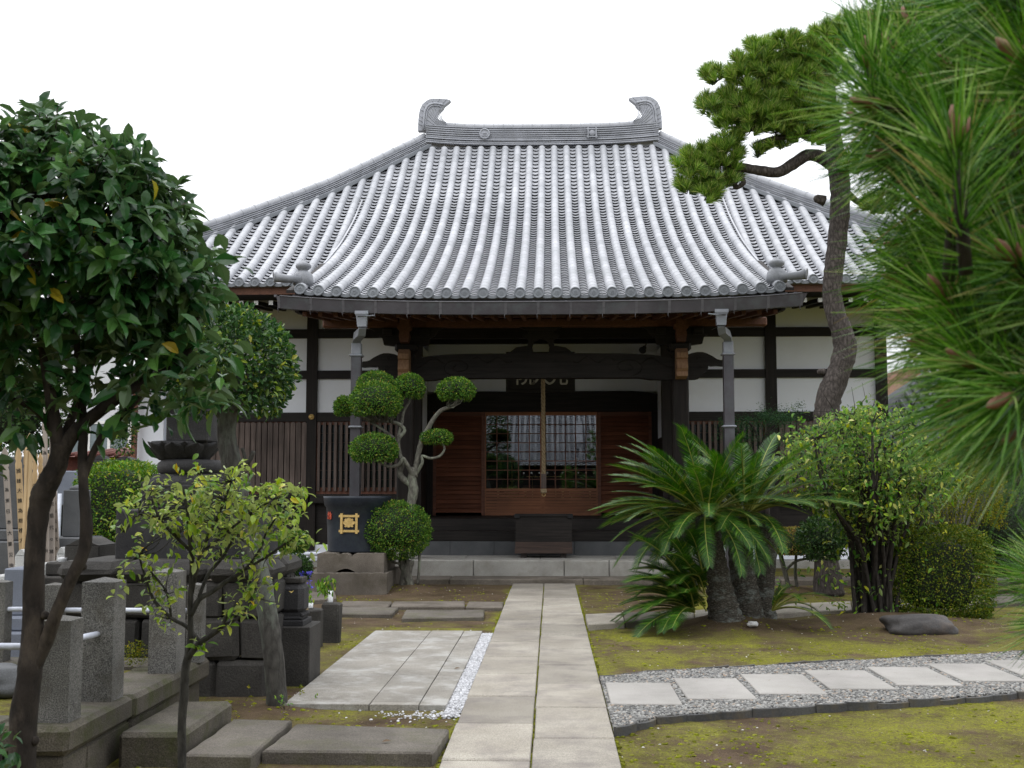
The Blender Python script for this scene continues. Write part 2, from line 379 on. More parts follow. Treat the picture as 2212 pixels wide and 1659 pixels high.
M['ground'] = m
g_ob = np_mesh('ground', V, Q, M['ground'], smooth=True)
def bare(x, y):   # where the soil is trodden or heaped bare
    q = .16
    for mx_, my, r, h in MOUNDS: q += .52*math.exp(-(((x-mx_)**2+(y-my)**2)/(r*r))*.75)
    if x < -.7 and y > 14.2: q += .30
    if .4 < x < 1.9 and 15.6 < y < 20: q += .28
    if x < -.7 and y < 14.2: q += .16
    return min(1, q)
at_b = g_ob.data.attributes.new('bare', 'FLOAT', 'POINT'); at_b.data.foreach_set('value', [bare(p_[0], p_[1]) for p_ in V])
tag(g_ob, 'mossy bare earth of the temple garden', kind='structure')

# ---- main path : two columns of slabs
mb = MB()
JL = [2.0, 3.1, 4.2, 5.3, 6.3, 7.18, 8.29, 9.36, 10.49, 11.56, 12.66, 13.77, 14.79, 15.92, 17.03, 18.14, 19.3, 20.43]
JR = [2.2, 3.3, 4.4, 5.5, 6.65, 7.80, 8.88, 9.95, 11.03, 12.13, 13.26, 14.30, 15.40, 16.55, 17.7, 18.82, 20.43]
for J, x0, x1 in ((JL, -.652, -.127), (JR, -.115, .405)):
    for a, b_ in zip(J[:-1], J[1:]):
        e = lambda: random.uniform(-.005, .005)
        mb.slab([(x0+e(), a+.013), (x1+e()*.4, a+.013), (x1+e()*.4, b_-.013), (x0+e(), b_-.013)], -.1, .004+random.uniform(-.005, .005), .010)
tag(mb.build('path', M['slab']), 'pale stone slab path leading to the hall', kind='structure')
# ---- terrace of pale slabs left of the path
mb = MB()
for x0, x1 in ((-1.99, -1.355), (-1.347, -.985), (-.977, -.776)):
    Yc = [8.9, 9.02, 10.35, 11.75, 13.42, 13.52] if x1 < -.98 else [8.9, 10.0, 11.15, 12.4, 13.52]
    for a, b_ in zip(Yc[:-1], Yc[1:]):
        mb.slab([(x0, a+.003), (x1, a+.003), (x1, b_-.003), (x0, b_-.003)], -.1, .012+random.uniform(-.002, .002), .004)
tag(mb.build('terrace', M['slab2']), 'pale stone terrace beside the path', kind='structure')

# ================================================================== HALL
hall = thing('temple_hall', 'wooden temple hall with a wide grey tiled hip roof and white plaster walls', 'temple', (AX, 25.5, 0))
HY = [33, 29.5, 29.2, 28.28, 27.23, 25.93, 25.33, 24.0, 22.6, 21.6, 20.6, 19.57]
HZ = [10.36, 10.36, 10.24, 9.33, 8.48, 7.59, 7.19, 6.34, 5.58, 5.24, 4.99, 4.82]
def zroof(u, y, lift=True):
    z = float(np.interp(-y, [-a for a in HY], HZ))
    return z
def _smooth_prof():
    yy = np.linspace(19.3, 29.5, 120); z = np.interp(yy, HY[::-1], HZ[::-1])
    for _ in range(14): z[1:-1] = .25*z[:-2]+.5*z[1:-1]+.25*z[2:]
    return yy, z
PY, PZ = _smooth_prof()
KY = [19.3, 19.57, 20.6, 21.8, 22.6, 24.3, 25.9, 27.23, 28.28, 29.5]; KZ = [4.76, 4.85, 5.21, 5.66, 5.99, 6.74, 7.60, 8.48, 9.33, 10.36]
PK = np.interp(PY, KY, KZ)
for _ in range(14): PK[1:-1] = .25*PK[:-2]+.5*PK[1:-1]+.25*PK[2:]
def zr(u, y):
    au = abs(u)
    z = np.interp(y, PY, PZ) if au > 4.19 else np.interp(y, PY, PK)
    if au <= 4.3: z = z+.10*(au/4.2)**4*max(0, min(1, (23.0-y)/3.0))
    else: z = z+.35*max(0, (au-6.5)/3.3)**2*max(0, min(1, (26-y)/3.4))
    return float(z)
PITCHX = .308; YR, RH = 29.5, 2.95; YE, YK = 22.6, 19.57
def ytop(u): return min(YR-.25, YR+RH-abs(u)-.12)
def ybot(u): return YK if abs(u) < 4.16 else YE
# deck (what lies under the tiles) + underside
V = []; Q = []
for sgn in (0,):
    us = np.arange(-9.8, 9.81, .1)
    for u in us:
        yt = max(ytop(u)+.36, YE+.05); yb = ybot(u)+.06
        for k in range(41):
            y = yt+(yb-yt)*k/40; V.append((AX+u, y, zr(u, min(y, 29.4))-.058))
    nu = len(us)
    for i in range(nu-1):
        if abs(ybot(us[i])-ybot(us[i+1])) > .5: continue
        for k in range(40): a = i*41+k; Q.append((a, a+1, a+42, a+41))
roof = np_mesh('roof', V, Q, M['deck'], hall, smooth=True)
# pan tiles
V = []; Q = []
STEP = .155; NS = 6
for k in range(-32, 32):
    uc = (k+.5)*PITCHX; hw = PITCHX/2-.015
    yb = ybot(uc) if abs(uc) < 4.16 else YE; yt = min(ytop(uc-hw), ytop(uc+hw))+.12
    if abs(abs(uc)-4.158) < .1: yb = YE-.0
    y = yb+.02; first = True
    while y < yt:
        y2 = min(y+STEP+.012, yt+.05); dx = random.uniform(-.004, .004); dz = random.uniform(-.002, .002)
        lo = min(.046, max(.015, .104*((zr(uc, y+.2)-zr(uc, y))/.2-.165)))
        n0 = len(V)
        for (yy, h) in ((y, lo*.76), (y, lo), (y2, 0.0)):
            for s in range(NS+1):
                q = s/NS-.5; u = uc+q*2*hw+dx
                V.append((AX+u, yy, zr(u, yy)+h+dz+.075*(2*q)**2-.045))
        for r in range(2):
            for s in range(NS):
                a = n0+r*(NS+1)+s; Q.append((a, a+1, a+NS+2, a+NS+1))
        y += STEP; first = False
np_mesh('pan_tiles', V, Q, M['tile'], roof)
# round cover tiles
V = []; Q = []; T = []
NA = 8; SEG = .29
def cover_row(u, yb, yt, V, Q):
    y = yb
    while y < yt-.02:
        y2 = min(y+SEG, yt); n0 = len(V)
        for i, yy in enumerate((y, (y+y2)/2, y2)):
            r = (.0865, .0855, .0845)[i]; zc = zr(u, yy)+.022
            sl = (zr(u, yy+.05)-zr(u, yy-.05))/.1; nn = math.hypot(1, sl); ny, nz = -sl/nn, 1/nn
            for s in range(NA+1):
                a = math.pi*(1.08*s/NA-.04)
                o_ = math.sin(a)*r
                V.append((AX+u+math.cos(a)*r, yy+ny*o_, zc+nz*o_))
        for rr in range(2):
            for s in range(NA):
                a = n0+rr*(NA+1)+s; Q.append((a, a+1, a+NA+2, a+NA+1))
        # little lip ring where the next tile overlaps
        y = y2
for k in range(-31, 32):
    u = k*PITCHX
    if abs(k) <= 13: yb = YK
    else: yb = YE
    if ytop(u) > yb+.2: cover_row(u, yb, ytop(u), V, Q)
np_mesh('cover_tiles', V, Q, M['tile'], roof, smooth=True)
# eave end discs (one mesh, copied)
mb = MB(); P0 = Vector(ORG[roof.name])
mb.lathe([(.0, -.02), (.092, -.02), (.097, .0), (.097, .018), (.090, .026), (.078, .026), (.072, .012), (.050, .012), (.046, .017), (.004, .019)], P0, 28, smooth=False, axis=(0, -1, 0.12))
for a in range(5):
    t_ = a*1.256; mb.box(P0.x+.022*math.cos(t_)-.008, P0.x+.022*math.cos(t_)+.008, P0.y-.026, P0.y-.012, P0.z+.022*math.sin(t_)-.007, P0.z+.022*math.sin(t_)+.007)
disc0 = mb.build('eave_end_tile', M['tiled'], roof)
first = True
dpos = [(k*PITCHX, YK-.015) for k in range(-13, 14)]+[(s*k*PITCHX, YE-.015) for s in (-1, 1) for k in range(14, 29)]
for u, y in dpos:
    L = Vector((u, y-25.5, zr(u, y)+.022))
    if first: disc0.location = L; first = False
    else: copy_obj(disc0, roof, loc=L)
# pan eave end lips
LIP = {}
for k in range(-32, 32):
    uc = (k+.5)*PITCHX
    yb = YK if abs(uc) < 4.1 else YE
    if abs(uc) > 9: continue
    mb = LIP.setdefault(0 if abs(uc) < 4.1 else (1 if uc > 0 else -1), MB())
    vs = []
    for h in (0, 1):
        for s in range(9):
            q = s/8-.5; u = uc+q*.31; z = zr(u, yb)+.045*(2*q)**2
            vs.append((AX+u, yb-.012, z-(.020 if h else .075)))
    vs2 = [(x, y+.03, z) for x, y, z in vs]
    fs = [(s, s+1, 9+s+1, 9+s) for s in range(8)]+[(9+s, 9+s+1, 27+s+1, 27+s) for s in range(8)]+[(s+1, s, 18+s, 18+s+1) for s in range(8)]
    mb.add(vs+vs2, fs)
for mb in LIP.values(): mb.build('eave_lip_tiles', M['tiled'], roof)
# main ridge
def layered(mb, path, n, w, lh, z0, capw=.22, swell=True):
    for i in range(n):
        ww = w*(1.0 if i not in (0, 2) else 1.14)-(i*.006)
        mb.sweep(path, ww, lh*.55, z0+i*lh)
        mb.sweep(path, ww-.22, lh*.50, z0+i*lh+lh*.53)
mb = MB()
path = [(AX+u, YR, 10.28+.16*(abs(u)/2.9)**3*.6) for u in np.linspace(-2.95, 2.95, 25)]
layered(mb, path, 9, .42, .055, 0)
mb.build('ridge', M['ridge'], roof)
mb = MB(); path2 = [(x, y, z+.52) for x, y, z in path]; mb.tube(path2, .085, 12)
for i in range(2, 24, 1): mb.tube([Vector(path2[i])-Vector((.008, 0, 0)), Vector(path2[i])+Vector((.008, 0, 0))], .092, 12)
mb.build('ridge_cap', M['tile'], roof)
# hip ridges
for s in (-1, 1):
    tt = np.linspace(.05, 6.7, 30); hp = []
    for q in tt:
        u = RH+q; y = YR-q; hp.append((AX+s*u, y, zr(u, y)+.02+.05*max(0, (q-5)/2)**2))
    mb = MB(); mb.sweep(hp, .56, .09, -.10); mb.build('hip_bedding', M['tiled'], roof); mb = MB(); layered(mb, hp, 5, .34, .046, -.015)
    hr = mb.build('hip_ridge', M['ridge'], roof)
    mb = MB(); pc = [(x, y, z+.24) for x, y, z in hp]; mb.tube(pc, .08, 12)
    for i in range(1, 29): mb.tube([Vector(pc[i])+(Vector(pc[i+1])-Vector(pc[i]))*.02, Vector(pc[i])+(Vector(pc[i+1])-Vector(pc[i]))*.09], .086, 12)
    mb.build('hip_cap', M['tile'], hr)
# side and rear slopes (plain tiled planes, seen only from other places)
mb = MB()
def back(i, j):
    return None
for s in (-1, 1):
    mb.grid(lambda a, b_, s=s: (AX+s*(RH+.0+a*6.85), YR+(2*b_-1)*(a*6.85), zr(0.0, YR-a*6.85 if a*6.85 < 6.85 else YE)-.06), 20, 8)
mb.grid(lambda a, b_: (AX+(2*b_-1)*(RH+a*6.85), YR+a*6.85, zr(0.0, YR-a*6.85)-.06), 20, 8)
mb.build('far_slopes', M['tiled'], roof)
# ridge end ornaments
def shibi(s):
    def W(cx, cy): # crop point -> hall plane
        p = at(884.8+.125*cx, 204.6+.125*cy, YR-.0); x = p.x
        xm = 2*(AX-.06)-x if s > 0 else x
        return (xm, p.z-.02)
    out = [(150, 625), (155, 500), (162, 400), (172, 320), (190, 250), (230, 170), (300, 110), (350, 86), (400, 75), (520, 75), (590, 82), (650, 85), (712, 102), (690, 125), (640, 165), (597, 200)]
    arc = [(597, 200), (560, 188), (500, 178), (440, 172), (380, 182), (330, 210), (295, 260), (275, 320), (265, 400), (256, 500), (245, 625)]
    inner = [(245, 625), (256, 500), (265, 400), (275, 320), (295, 260), (330, 210), (380, 182), (440, 172), (500, 178), (560, 188), (597, 205), (560, 250), (520, 280), (490, 320), (475, 370), (490, 420), (540, 465), (640, 488), (640, 640), (400, 630)]
    mb = MB(); mb.prism([W(*p) for p in out+arc[1:]], YR-.10, YR+.10)
    for a, b_ in (((190, 255), (265, 310)), ((165, 350), (262, 430)), ((158, 430), (258, 500)), ((155, 505), (250, 560)), ((230, 170), (290, 262)), ((300, 112), (338, 205)), ((400, 76), (405, 175)), ((520, 78), (470, 172)), ((640, 88), (555, 185))):
        p, q = W(*a), W(*b_); mb.tube([(p[0], YR-.105, p[1]), (q[0], YR-.105, q[1])], .010, 5)
    o = mb.build('ridge_ornament', M['ridge'], roof)
    mb = MB(); mb.prism([W(*p) for p in inner], YR-.15, YR+.15)
    aw = [W(*p) for p in arc]; mb.tube([(x, YR-.16, z) for x, z in aw], .028, 6)
    aw2 = [W(*p) for p in [(560, 235), (500, 212), (440, 207), (385, 218), (345, 245), (318, 290), (305, 350), (296, 430), (290, 520), (286, 620)]]
    mb.tube([(x, YR-.165, z) for x, z in aw2], .016, 6)
    for i in range(9):
        f = i/8
        e = aw2[min(9, int(f*9+.01))]; st = W(640, 500+f*128); c1 = W(520-f*60, 440+f*160)
        pts = []
        for q in np.linspace(0, 1, 9):
            x = (1-q)**2*st[0]+2*q*(1-q)*c1[0]+q*q*e[0]; z = (1-q)**2*st[1]+2*q*(1-q)*c1[1]+q*q*e[1]; pts.append((x, YR-.155, z))
        mb.tube(pts, .010, 5)
    mb.build('fin_body', M['ridge'], o)
shibi(-1); shibi(1)
# crests on the ridge
p = at(1047, 289, YR-.26); mb = MB()
mb.lathe([(.135, -.02), (.135, .03), (.118, .04), (.105, .03), (.105, .012), (.001, .012)], p, 32, False, axis=(0, -1, 0))
mb.prism([(p.x-.055, p.z-.0), (p.x+.055, p.z-.0), (p.x, p.z+.07)], p.y-.035, p.y-.01)
mb.box(p.x-.09, p.x+.09, p.y-.035, p.y-.01, p.z-.06, p.z-.045); mb.box(p.x-.03, p.x+.03, p.y-.037, p.y-.01, p.z-.028, p.z-.016)
mb.build('ridge_crest', M['ridge'], roof, label='round crest with a small triangle on the ridge')
def igeta(mb, c, h, bw, y0, y1, tilt=0.0, over=1.35):
    for s in (-1, 1):
        mb.box(c.x+s*h-bw/2, c.x+s*h+bw/2, y0, y1, c.z-h*over, c.z+h*over)
        mb.box(c.x-h*over, c.x+h*over, y0-.004, y1, c.z+s*h-bw/2, c.z+s*h+bw/2)
def petal(mb, cx, cz, ang, L, W_, y0, y1):
    pts = []
    for i in range(14):
        t_ = i/14*2*math.pi; a = (1-math.cos(t_))/2*L; b_ = math.sin(t_)*W_/2*(1-.15*math.cos(t_))
        pts.append((cx+a*math.cos(ang)-b_*math.sin(ang), cz+a*math.sin(ang)+b_*math.cos(ang)))
    mb.prism(pts, y0, y1)
p = at(1279, 287, YR-.26); mb = MB(); igeta(mb, p, .10, .028, p.y-.03, p.y+.02)
mb.lathe([(.075, 0), (.075, .02), (.03, .035), (.001, .035)], p, 16, False, axis=(0, -1, 0))
mb.build('ridge_crest', M['ridge'], roof, label='square well-frame crest on the ridge')

# corner finials with sideways tile ends
for s in (-1, 1):
    f = at(655, 615, 19.85); fx = f.x if s < 0 else 2*(AX+.0)-f.x+.0; fz = zr(4.0, 19.85)+.10
    mb = MB(); mb.lathe([(.17, -.06), (.175, .03), (.16, .11), (.12, .165), (.075, .18), (.07, .195), (.095, .21), (.13, .245), (.135, .28), (.105, .315), (.05, .34), (.015, .37), (.002, .39)], (fx, 19.85, fz), 24)
    fo = mb.build('roof_finial', M['finial'], roof)
    mb = MB(); mb.tube([(fx+s*.0, 19.72, fz+.03), (fx+s*.2, 19.70, fz+.02), (fx+s*.36, 19.68, fz+.035), (fx+s*.45, 19.66, fz+.05)], [.065, .065, .075, .095], 14)
    mb.lathe([(.096, 0), (.1, .012), (.085, .02), (.075, .01), (.001, .01)], (fx+s*.45, 19.66, fz+.05), 20, False, axis=(s, -.35, -.15))
    mb.build('side_end_tile', M['finial'], fo)
# porch side verge + barge board
for s in (-1, 1):
    mb = MB(); vs = []; yy = np.linspace(22.5, 27.0, 16)   # upstand where the porch roof rides over the wing roof
    for y in yy:
        for xx, zz in ((4.165, zr(5.0, y)-.1), (4.20, zr(5.0, y)-.1), (4.20, max(zr(4.1, y)-.0, zr(5, y)-.09)), (4.165, max(zr(4.1, y)-.0, zr(5, y)-.09))): vs.append((AX+s*xx, y, zz))
    mb.add(vs, [(i*4+k, i*4+(k+1) % 4, i*4+4+(k+1) % 4, i*4+4+k) for i in range(15) for k in range(4)]+[(0, 1, 2, 3), (63, 62, 61, 60)]); mb.build('roof_upstand', M['tile'], roof)
    mb = MB(); yy = np.linspace(YK+.05, 22.5, 12)
    mb.sweep([(AX+s*4.17, y, zr(4.1, y)-.06) for y in yy], .16, .05)
    mb.build('verge_board', M['darkwood'], roof)
    mb = MB(); yy = np.linspace(YK+.22, 23.2, 14); vs = []
    for y in yy:
        zt_ = zr(4.1, y)-.07; zb_ = 4.60+.42*max(0, (y-20.0)/3.2)**1.2
        for xx, zz in ((4.07, zb_), (4.14, zb_), (4.14, zt_), (4.07, zt_)): vs.append((AX+s*xx, y, zz))
    mb.add(vs, [(i*4+k, i*4+(k+1) % 4, i*4+4+(k+1) % 4, i*4+4+k) for i in range(13) for k in range(4)]+[(0, 1, 2, 3), (55, 54, 53, 52)])
    mb.build('barge_board', M['darkwood'], roof)
# porch eave fascia, rafters, soffit
mb = MB(); us = np.linspace(-4.15, 4.15, 25)
mb.sweep([(AX+u, YK+.10, zr(u, YK)-.24) for u in us], .05, .17)
mb.build('eave_fascia', M['copper'], hall)
mb = MB()
def soff(a, b_):
    u = -4.05+a*8.1; y = 19.75+b_*5.7; z0 = 4.60+.03*(u/4)**4+max(0, b_)*.62; return (AX+u, y, z0)
mb.grid(soff, 16, 6, False); mb.build('porch_ceiling', M['redwood'], hall)
mb = MB(); mb.box(AX-.035, AX+.035, 19.8, 22.4, 4.50, 4.575)
for i in range(len(mb.v)):
    x, y, z = mb.v[i]; mb.v[i] = (x, y, z+(y-19.8)*.105)
rf0 = mb.build('rafter', M['rafter'], hall)
for k in range(-15, 16):
    u = k*.265; dz = .03*(u/4)**4
    if k == -15: rf0.location = (u, 0, dz)
    else: copy_obj(rf0, hall, loc=(u, 0, dz))
# gutter
gt = hall
def gz(u): return .13*(abs(u)/4.4)**3
mb = MB(); vs = []; us = np.linspace(-4.30, 4.33, 41)
for u in us:
    b0 = AX+u; z = 4.485+gz(u)
    e = (abs(u)/4.3)**30*.035*(1 if u > 0 else -1)
    for dy, dz, k in ((-.02, .0, 0), (-.065, .20, 1), (-.05, .20, 1), (.10, .20, 1), (.08, 0, 0)):
        vs.append((b0+e*k*2, 19.42+dy, z+dz*(1)))
m_ = 5
fs = [(i*m_+k, (i+1)*m_+k, (i+1)*m_+(k+1) % m_, i*m_+(k+1) % m_) for i in range(40) for k in range(5)]+[(0, 1, 2, 3, 4), tuple(40*5+k for k in (4, 3, 2, 1, 0))]
mb.add(vs, [tuple(reversed(f)) for f in fs])
gut = mb.build('gutter', M['copper'], hall)
mb = MB(); mb.tube([(AX+u, 19.352, 4.485+.202+gz(u)) for u in us], .009, 6)
for i in range(-8, 9):
    u = i*.54; z = 4.485+gz(u); mb.sweep([(AX+u-.02, 19.372, z+.1), (AX+u+.02, 19.372, z+.1)], .01, .001)
    mb.add([(AX+u-.022, 19.400-.004, z), (AX+u+.022, 19.400-.004, z), (AX+u+.022, 19.355-.006, z+.198), (AX+u-.022, 19.355-.006, z+.198)], [(0, 1, 2, 3)])
    mb.box(AX+u-.1, AX+u-.06, 19.45, 19.53, z+.20, z+.235)
    mb.tube([(AX+u-.02, 19.40, z), (AX+u-.02, 19.42, z-.04), (AX+u-.01, 19.43, z-.07)], .006, 5)
mb.build('gutter_seams', M['seam'], gut)
# downspouts
for s in (-1, 1):
    X0 = at(782, 690, 19.45).x if s < 0 else at(1558, 690, 19.45).x; X1 = at(770, 790, 20.1).x if s < 0 else at(1573, 790, 20.1).x
    mb = MB(); z1 = 4.49+gz(3.5)
    def sect(p, w_, d): return [(p[0]-w_/2, p[1]-d/2, p[2]), (p[0]+w_/2, p[1]-d/2, p[2]), (p[0]+w_/2, p[1]+d/2, p[2]), (p[0]-w_/2, p[1]+d/2, p[2])]
    secs = [sect((X0, 19.44, z1), .225, .12), sect((X0, 19.44, z1-.05), .225, .12), sect((X0, 19.46, z1-.09), .18, .12), sect((X0, 19.48, z1-.26), .15, .12)]
    vs = sum(secs, []); fs = [(i*4+k, i*4+(k+1) % 4, i*4+4+(k+1) % 4, i*4+4+k) for i in range(3) for k in range(4)]
    mb.add(vs, [tuple(reversed(f)) for f in fs])
    # elbow back to the post line
    pts = [(X0, 19.50, z1-.24), (X0+(X1-X0)*.15, 19.62, z1-.33), (X0+(X1-X0)*.8, 19.95, z1-.36), (X1, 20.08, z1-.42), (X1, 20.1, z1-.55)]
    mb.tube(pts, [.085, .09, .095, .095, .09], 4, smooth=False)
    mb.box(X1-.085, X1+.085, 20.02, 20.18, z1-.66, z1-.45, .015)
    mb.tube([(X0-.06*s, 19.36, z1-.10), (X0+s*.06, 19.34, z1-.11), (X0-s*.22, 19.38, z1-.08)], .012, 6)
    d = mb.build('downspout', M['copper2'], hall)
    mb = MB(); mb.box(X1-.083, X1+.083, 20.03, 20.19, .0, z1-.66)
    mb.build('downpipe', M['copper'], d)
    mb = MB()
    for zc in (z1-.67, at(0, 924, 20.1).z, .9): mb.box(X1-.115, X1+.115, 20.0, 20.22, zc-.02, zc+.02, .015)
    mb.build('pipe_collar', M['copper2'], d)

M_dummy = 0
# ---- porch frame
CX_ = (-2.50, 2.60)     # columns from the axis
cols = []
for s, u in ((-1, -2.50), (1, 2.60)):
    x = AX+u; mb = MB(); mb.box(x-.15, x+.15, 21.85, 22.15, .50, 4.15, .025)
    c = mb.build('porch_column', M['darkwood'], hall); cols.append(c)
    mb = MB(); mb.box(x-.26, x+.26, 21.7, 22.3, .33, .40, .02); mb.lathe([(.23, .06), (.21, .11), (.17, .17), (.16, .20)], (x, 22, .33), 4, False); mb.build('base_stone', M['granite'], c)
    # carved nose pointing to the viewer (orange end grain)
    mb = MB(); nose = [(21.86, 4.16), (21.60, 4.17), (21.48, 4.08), (21.50, 3.99), (21.56, 3.97), (21.53, 3.90), (21.50, 3.80), (21.56, 3.74), (21.55, 3.66), (21.86, 3.62)]
    vs = [(x+q, y, z) for q in (-.10, .10) for y, z in nose]; n_ = len(nose)
    fs = [tuple(range(n_)), tuple(reversed(range(n_, 2*n_)))]+[(i, n_+i, n_+(i+1) % n_, (i+1) % n_) for i in range(n_)]
    mb.add(vs, [tuple(reversed(f)) for f in fs]); mb.build('beam_nose', M['orange'], c)
    # sideways elephant nose
    mb = MB(); w = lambda a, b_: (x+s*(.14+(a-1100)*.00101), 4.135-(b_-1075)*.00101)
    pl = [(1100, 1120), (1180, 1090), (1280, 1072), (1380, 1074), (1450, 1095), (1560, 1150), (1640, 1205), (1700, 1222), (1760, 1225), (1800, 1250), (1800, 1325), (1740, 1330), (1640, 1322), (1540, 1330), (1480, 1318), (1475, 1370), (1455, 1420), (1400, 1450), (1365, 1475), (1345, 1510), (1300, 1560), (1240, 1575), (1100, 1580)]
    mb.prism([w(*p_) for p_ in pl], 21.92, 22.08)
    for cx_, cz_, r_ in ((1290, 1170, .05), (1320, 1360, .05)):
        a0 = w(cx_, cz_); mb.tube([(a0[0]+r_*(1-q)*math.cos(q*9), 21.918, a0[1]+r_*(1-q)*math.sin(q*9)) for q in np.linspace(0, .9, 16)], .008, 5)
    mb.build('side_nose', M['darkwoodx'], c)
    # bracket complex on top
    mb = MB(); mb.box(x-.20, x+.20, 21.8, 22.2, 4.15, 4.32, .04)
    arm = [(-.72, 4.62), (-.60, 4.56), (-.52, 4.46), (-.45, 4.42), (-.42, 4.30), (-.2, 4.27), (.2, 4.27), (.42, 4.30), (.45, 4.42), (.52, 4.46), (.60, 4.56), (.72, 4.62)]
    mb.prism([(x+a, b_) for a, b_ in arm], 21.93, 22.07)
    for q in (-.34, 0, .34): mb.box(x+q-.10, x+q+.10, 21.86, 22.14, 4.47, 4.60, .02)
    bk = mb.build('bracket', M['darkwoodx'], c)
    mb = MB(); mb.prism([(x-.075, 4.30), (x+.075, 4.30), (x+.10, 4.42), (x+.085, 4.52), (x+.13, 4.56), (x+.13, 4.62), (x+.085, 4.63), (x+.09, 4.74), (x-.09, 4.74), (x-.085, 4.63), (x-.13, 4.62), (x-.13, 4.56), (x-.085, 4.52), (x-.10, 4.42)], 21.60, 21.80)
    mb.build('bracket_nose', M['rafter'], bk)
# rainbow beam
mb = MB(); n_ = 24; x0, x1 = AX-2.36, AX+2.46; top = []; bot = []
for i in range(n_+1):
    q = i/n_; x = x0+(x1-x0)*q; e = abs(2*q-1)
    top.append((x, 4.117-.10*e**6)); bot.append((x, 3.625+(.035 if e < .78 else .035*(1-(e-.78)/.06) if e < .84 else 0)))
vs = [(x, y, z) for y in (21.86, 22.14) for x, z in top+bot[::-1]]; n2 = 2*(n_+1)
fs = []
for i in range(n_):
    fs.append((i, n2-1-i-0, n2-2-i, i+1)); fs.append((n2+i, n2+i+1, n2+n2-2-i, n2+n2-1-i)); fs.append((i, i+1, n2+i+1, n2+i)); fs.append((n2-1-i, n2+n2-1-i, n2+n2-2-i, n2-2-i))
fs += [(0, n2, 2*n2-1, n2-1), (n_, n_+1, n2+n_+1, n2+n_)]
mb.add(vs, fs)
for s in (-1, 1):   # carved swirls
    cx_ = AX+.05+s*1.57
    mb.tube([(cx_+s*(.30-.24*q)*math.cos(q*8.5-1.2), 21.856, 3.86+(.17-.14*q)*math.sin(q*8.5-1.2)) for q in np.linspace(0, 1, 40)], .011, 5)
    mb.tube([(cx_+s*(.28+.75*q), 21.856, 3.93+.10*math.sin(q*7)*(1-q*.4)) for q in np.linspace(0, 1, 26)], .011, 5)
    mb.tube([(cx_-s*(.25+.75*q), 21.856, 3.99+.05*math.sin(q*12)) for q in np.linspace(0, 1, 26)], .009, 5)
mb.build('rainbow_beam', M['darkwoodx'], hall)
# frog-leg strut
mb = MB(); cx_ = AX+.02
fr = [(-.62, 4.12), (-.55, 4.17), (-.46, 4.24), (-.33, 4.26), (-.25, 4.27), (-.24, 4.38), (-.31, 4.42), (-.35, 4.46), (-.31, 4.49), (-.22, 4.50), (-.26, 4.56), (-.40, 4.62), (-.46, 4.65), (.46, 4.65), (.40, 4.62), (.26, 4.56), (.22, 4.50), (.31, 4.49), (.35, 4.46), (.31, 4.42), (.24, 4.38), (.25, 4.27), (.33, 4.26), (.46, 4.24), (.55, 4.17), (.62, 4.12), (.14, 4.12), (.16, 4.25), (.12, 4.36), (0, 4.40), (-.12, 4.36), (-.16, 4.25), (-.14, 4.12)]
mb.prism([(cx_+a, b_) for a, b_ in fr], 21.93, 22.05); mb.build('frog_leg_strut', M['darkwoodx'], hall)
mb = MB(); mb.box(AX-4.08, AX+4.22, 21.90, 22.10, 4.62, 4.795, .03); mb.build('purlin_beam', M['rafter'], hall)

# ---- walls
YW = 25.5
def pbox(name, mat, x0, x1, y0, y1, z0, z1, bev=0, parent=hall, label=None):
    mb = MB(); mb.box(x0, x1, y0, y1, z0, z1, bev); return mb.build(name, M[mat], parent, label)
posts = [-7.48, -5.17, -2.90, 2.50, 4.72, 7.06]
for x in posts: pbox('wall_post', 'darkwood', x-.115, x+.115, YW-.14, YW+.1, .30, 5.75)
for a, b_ in ((-7.365, -5.285), (-5.055, -3.015), (2.615, 4.605), (4.835, 6.945)):
    for z0, z1 in ((4.875, 5.07), (3.985, 4.165), (3.06, 3.255)):
        pbox('crossbeam', 'darkwoodx', a, b_, YW-.11, YW+.08, z0, z1)
    for z0, z1 in ((5.07, 5.75), (4.165, 4.875), (3.255, 3.985)):
        pbox('plaster_panel', 'plaster', a, b_, YW-.04, YW+.04, z0, z1)
    pbox('sill_beam', 'darkwoodx', a-.1, b_+.1, YW-.24, YW-.145, 1.30, 1.50, .01)
    pbox('skirt_board', 'darkwoodx', a, b_, YW-.05, YW+.05, .42, 1.30)
    pbox('base_plaster', 'plaster', a-.1, b_+.1, YW-.09, YW+.06, .13, .42)
for x0, x1 in ((-7.6, -2.9), (2.5, 7.2)): pbox('base_stone_strip', 'granite', x0, x1, 24.9, 25.41, -.1, .125, .01)
# lattice fields
def slats(x0, x1, pitch, w_, dense, nm):
    mb = MB(); x = x0+.03
    while x < x1-.02:
        if dense: mb.prism([(x, 1.56), (x+w_, 1.56), (x+w_, 3.02), (x+w_*.5, 3.05), (x, 3.02)], YW-.14-random.uniform(0, .012), YW-.05)
        else: mb.box(x, x+w_, YW-.13, YW-.07, 1.56, 3.04)
        x += pitch
    o = mb.build(nm, M['lattwood'], hall); return o
slats(-7.365, -5.285, .123, .104, True, 'slatted_window'); pbox('window_backing', 'redwood', -7.365, -5.285, YW-.045, YW+.03, 1.5, 3.06)
slats(4.835, 6.945, .123, .104, True, 'slatted_window'); pbox('window_backing', 'redwood', 4.835, 6.945, YW-.045, YW+.03, 1.5, 3.06)
m, t, b = base('dim_window_glass', .12, .8); b.inputs['Base Color'].default_value = (.03, .04, .045, 1); M['dimglass'] = m
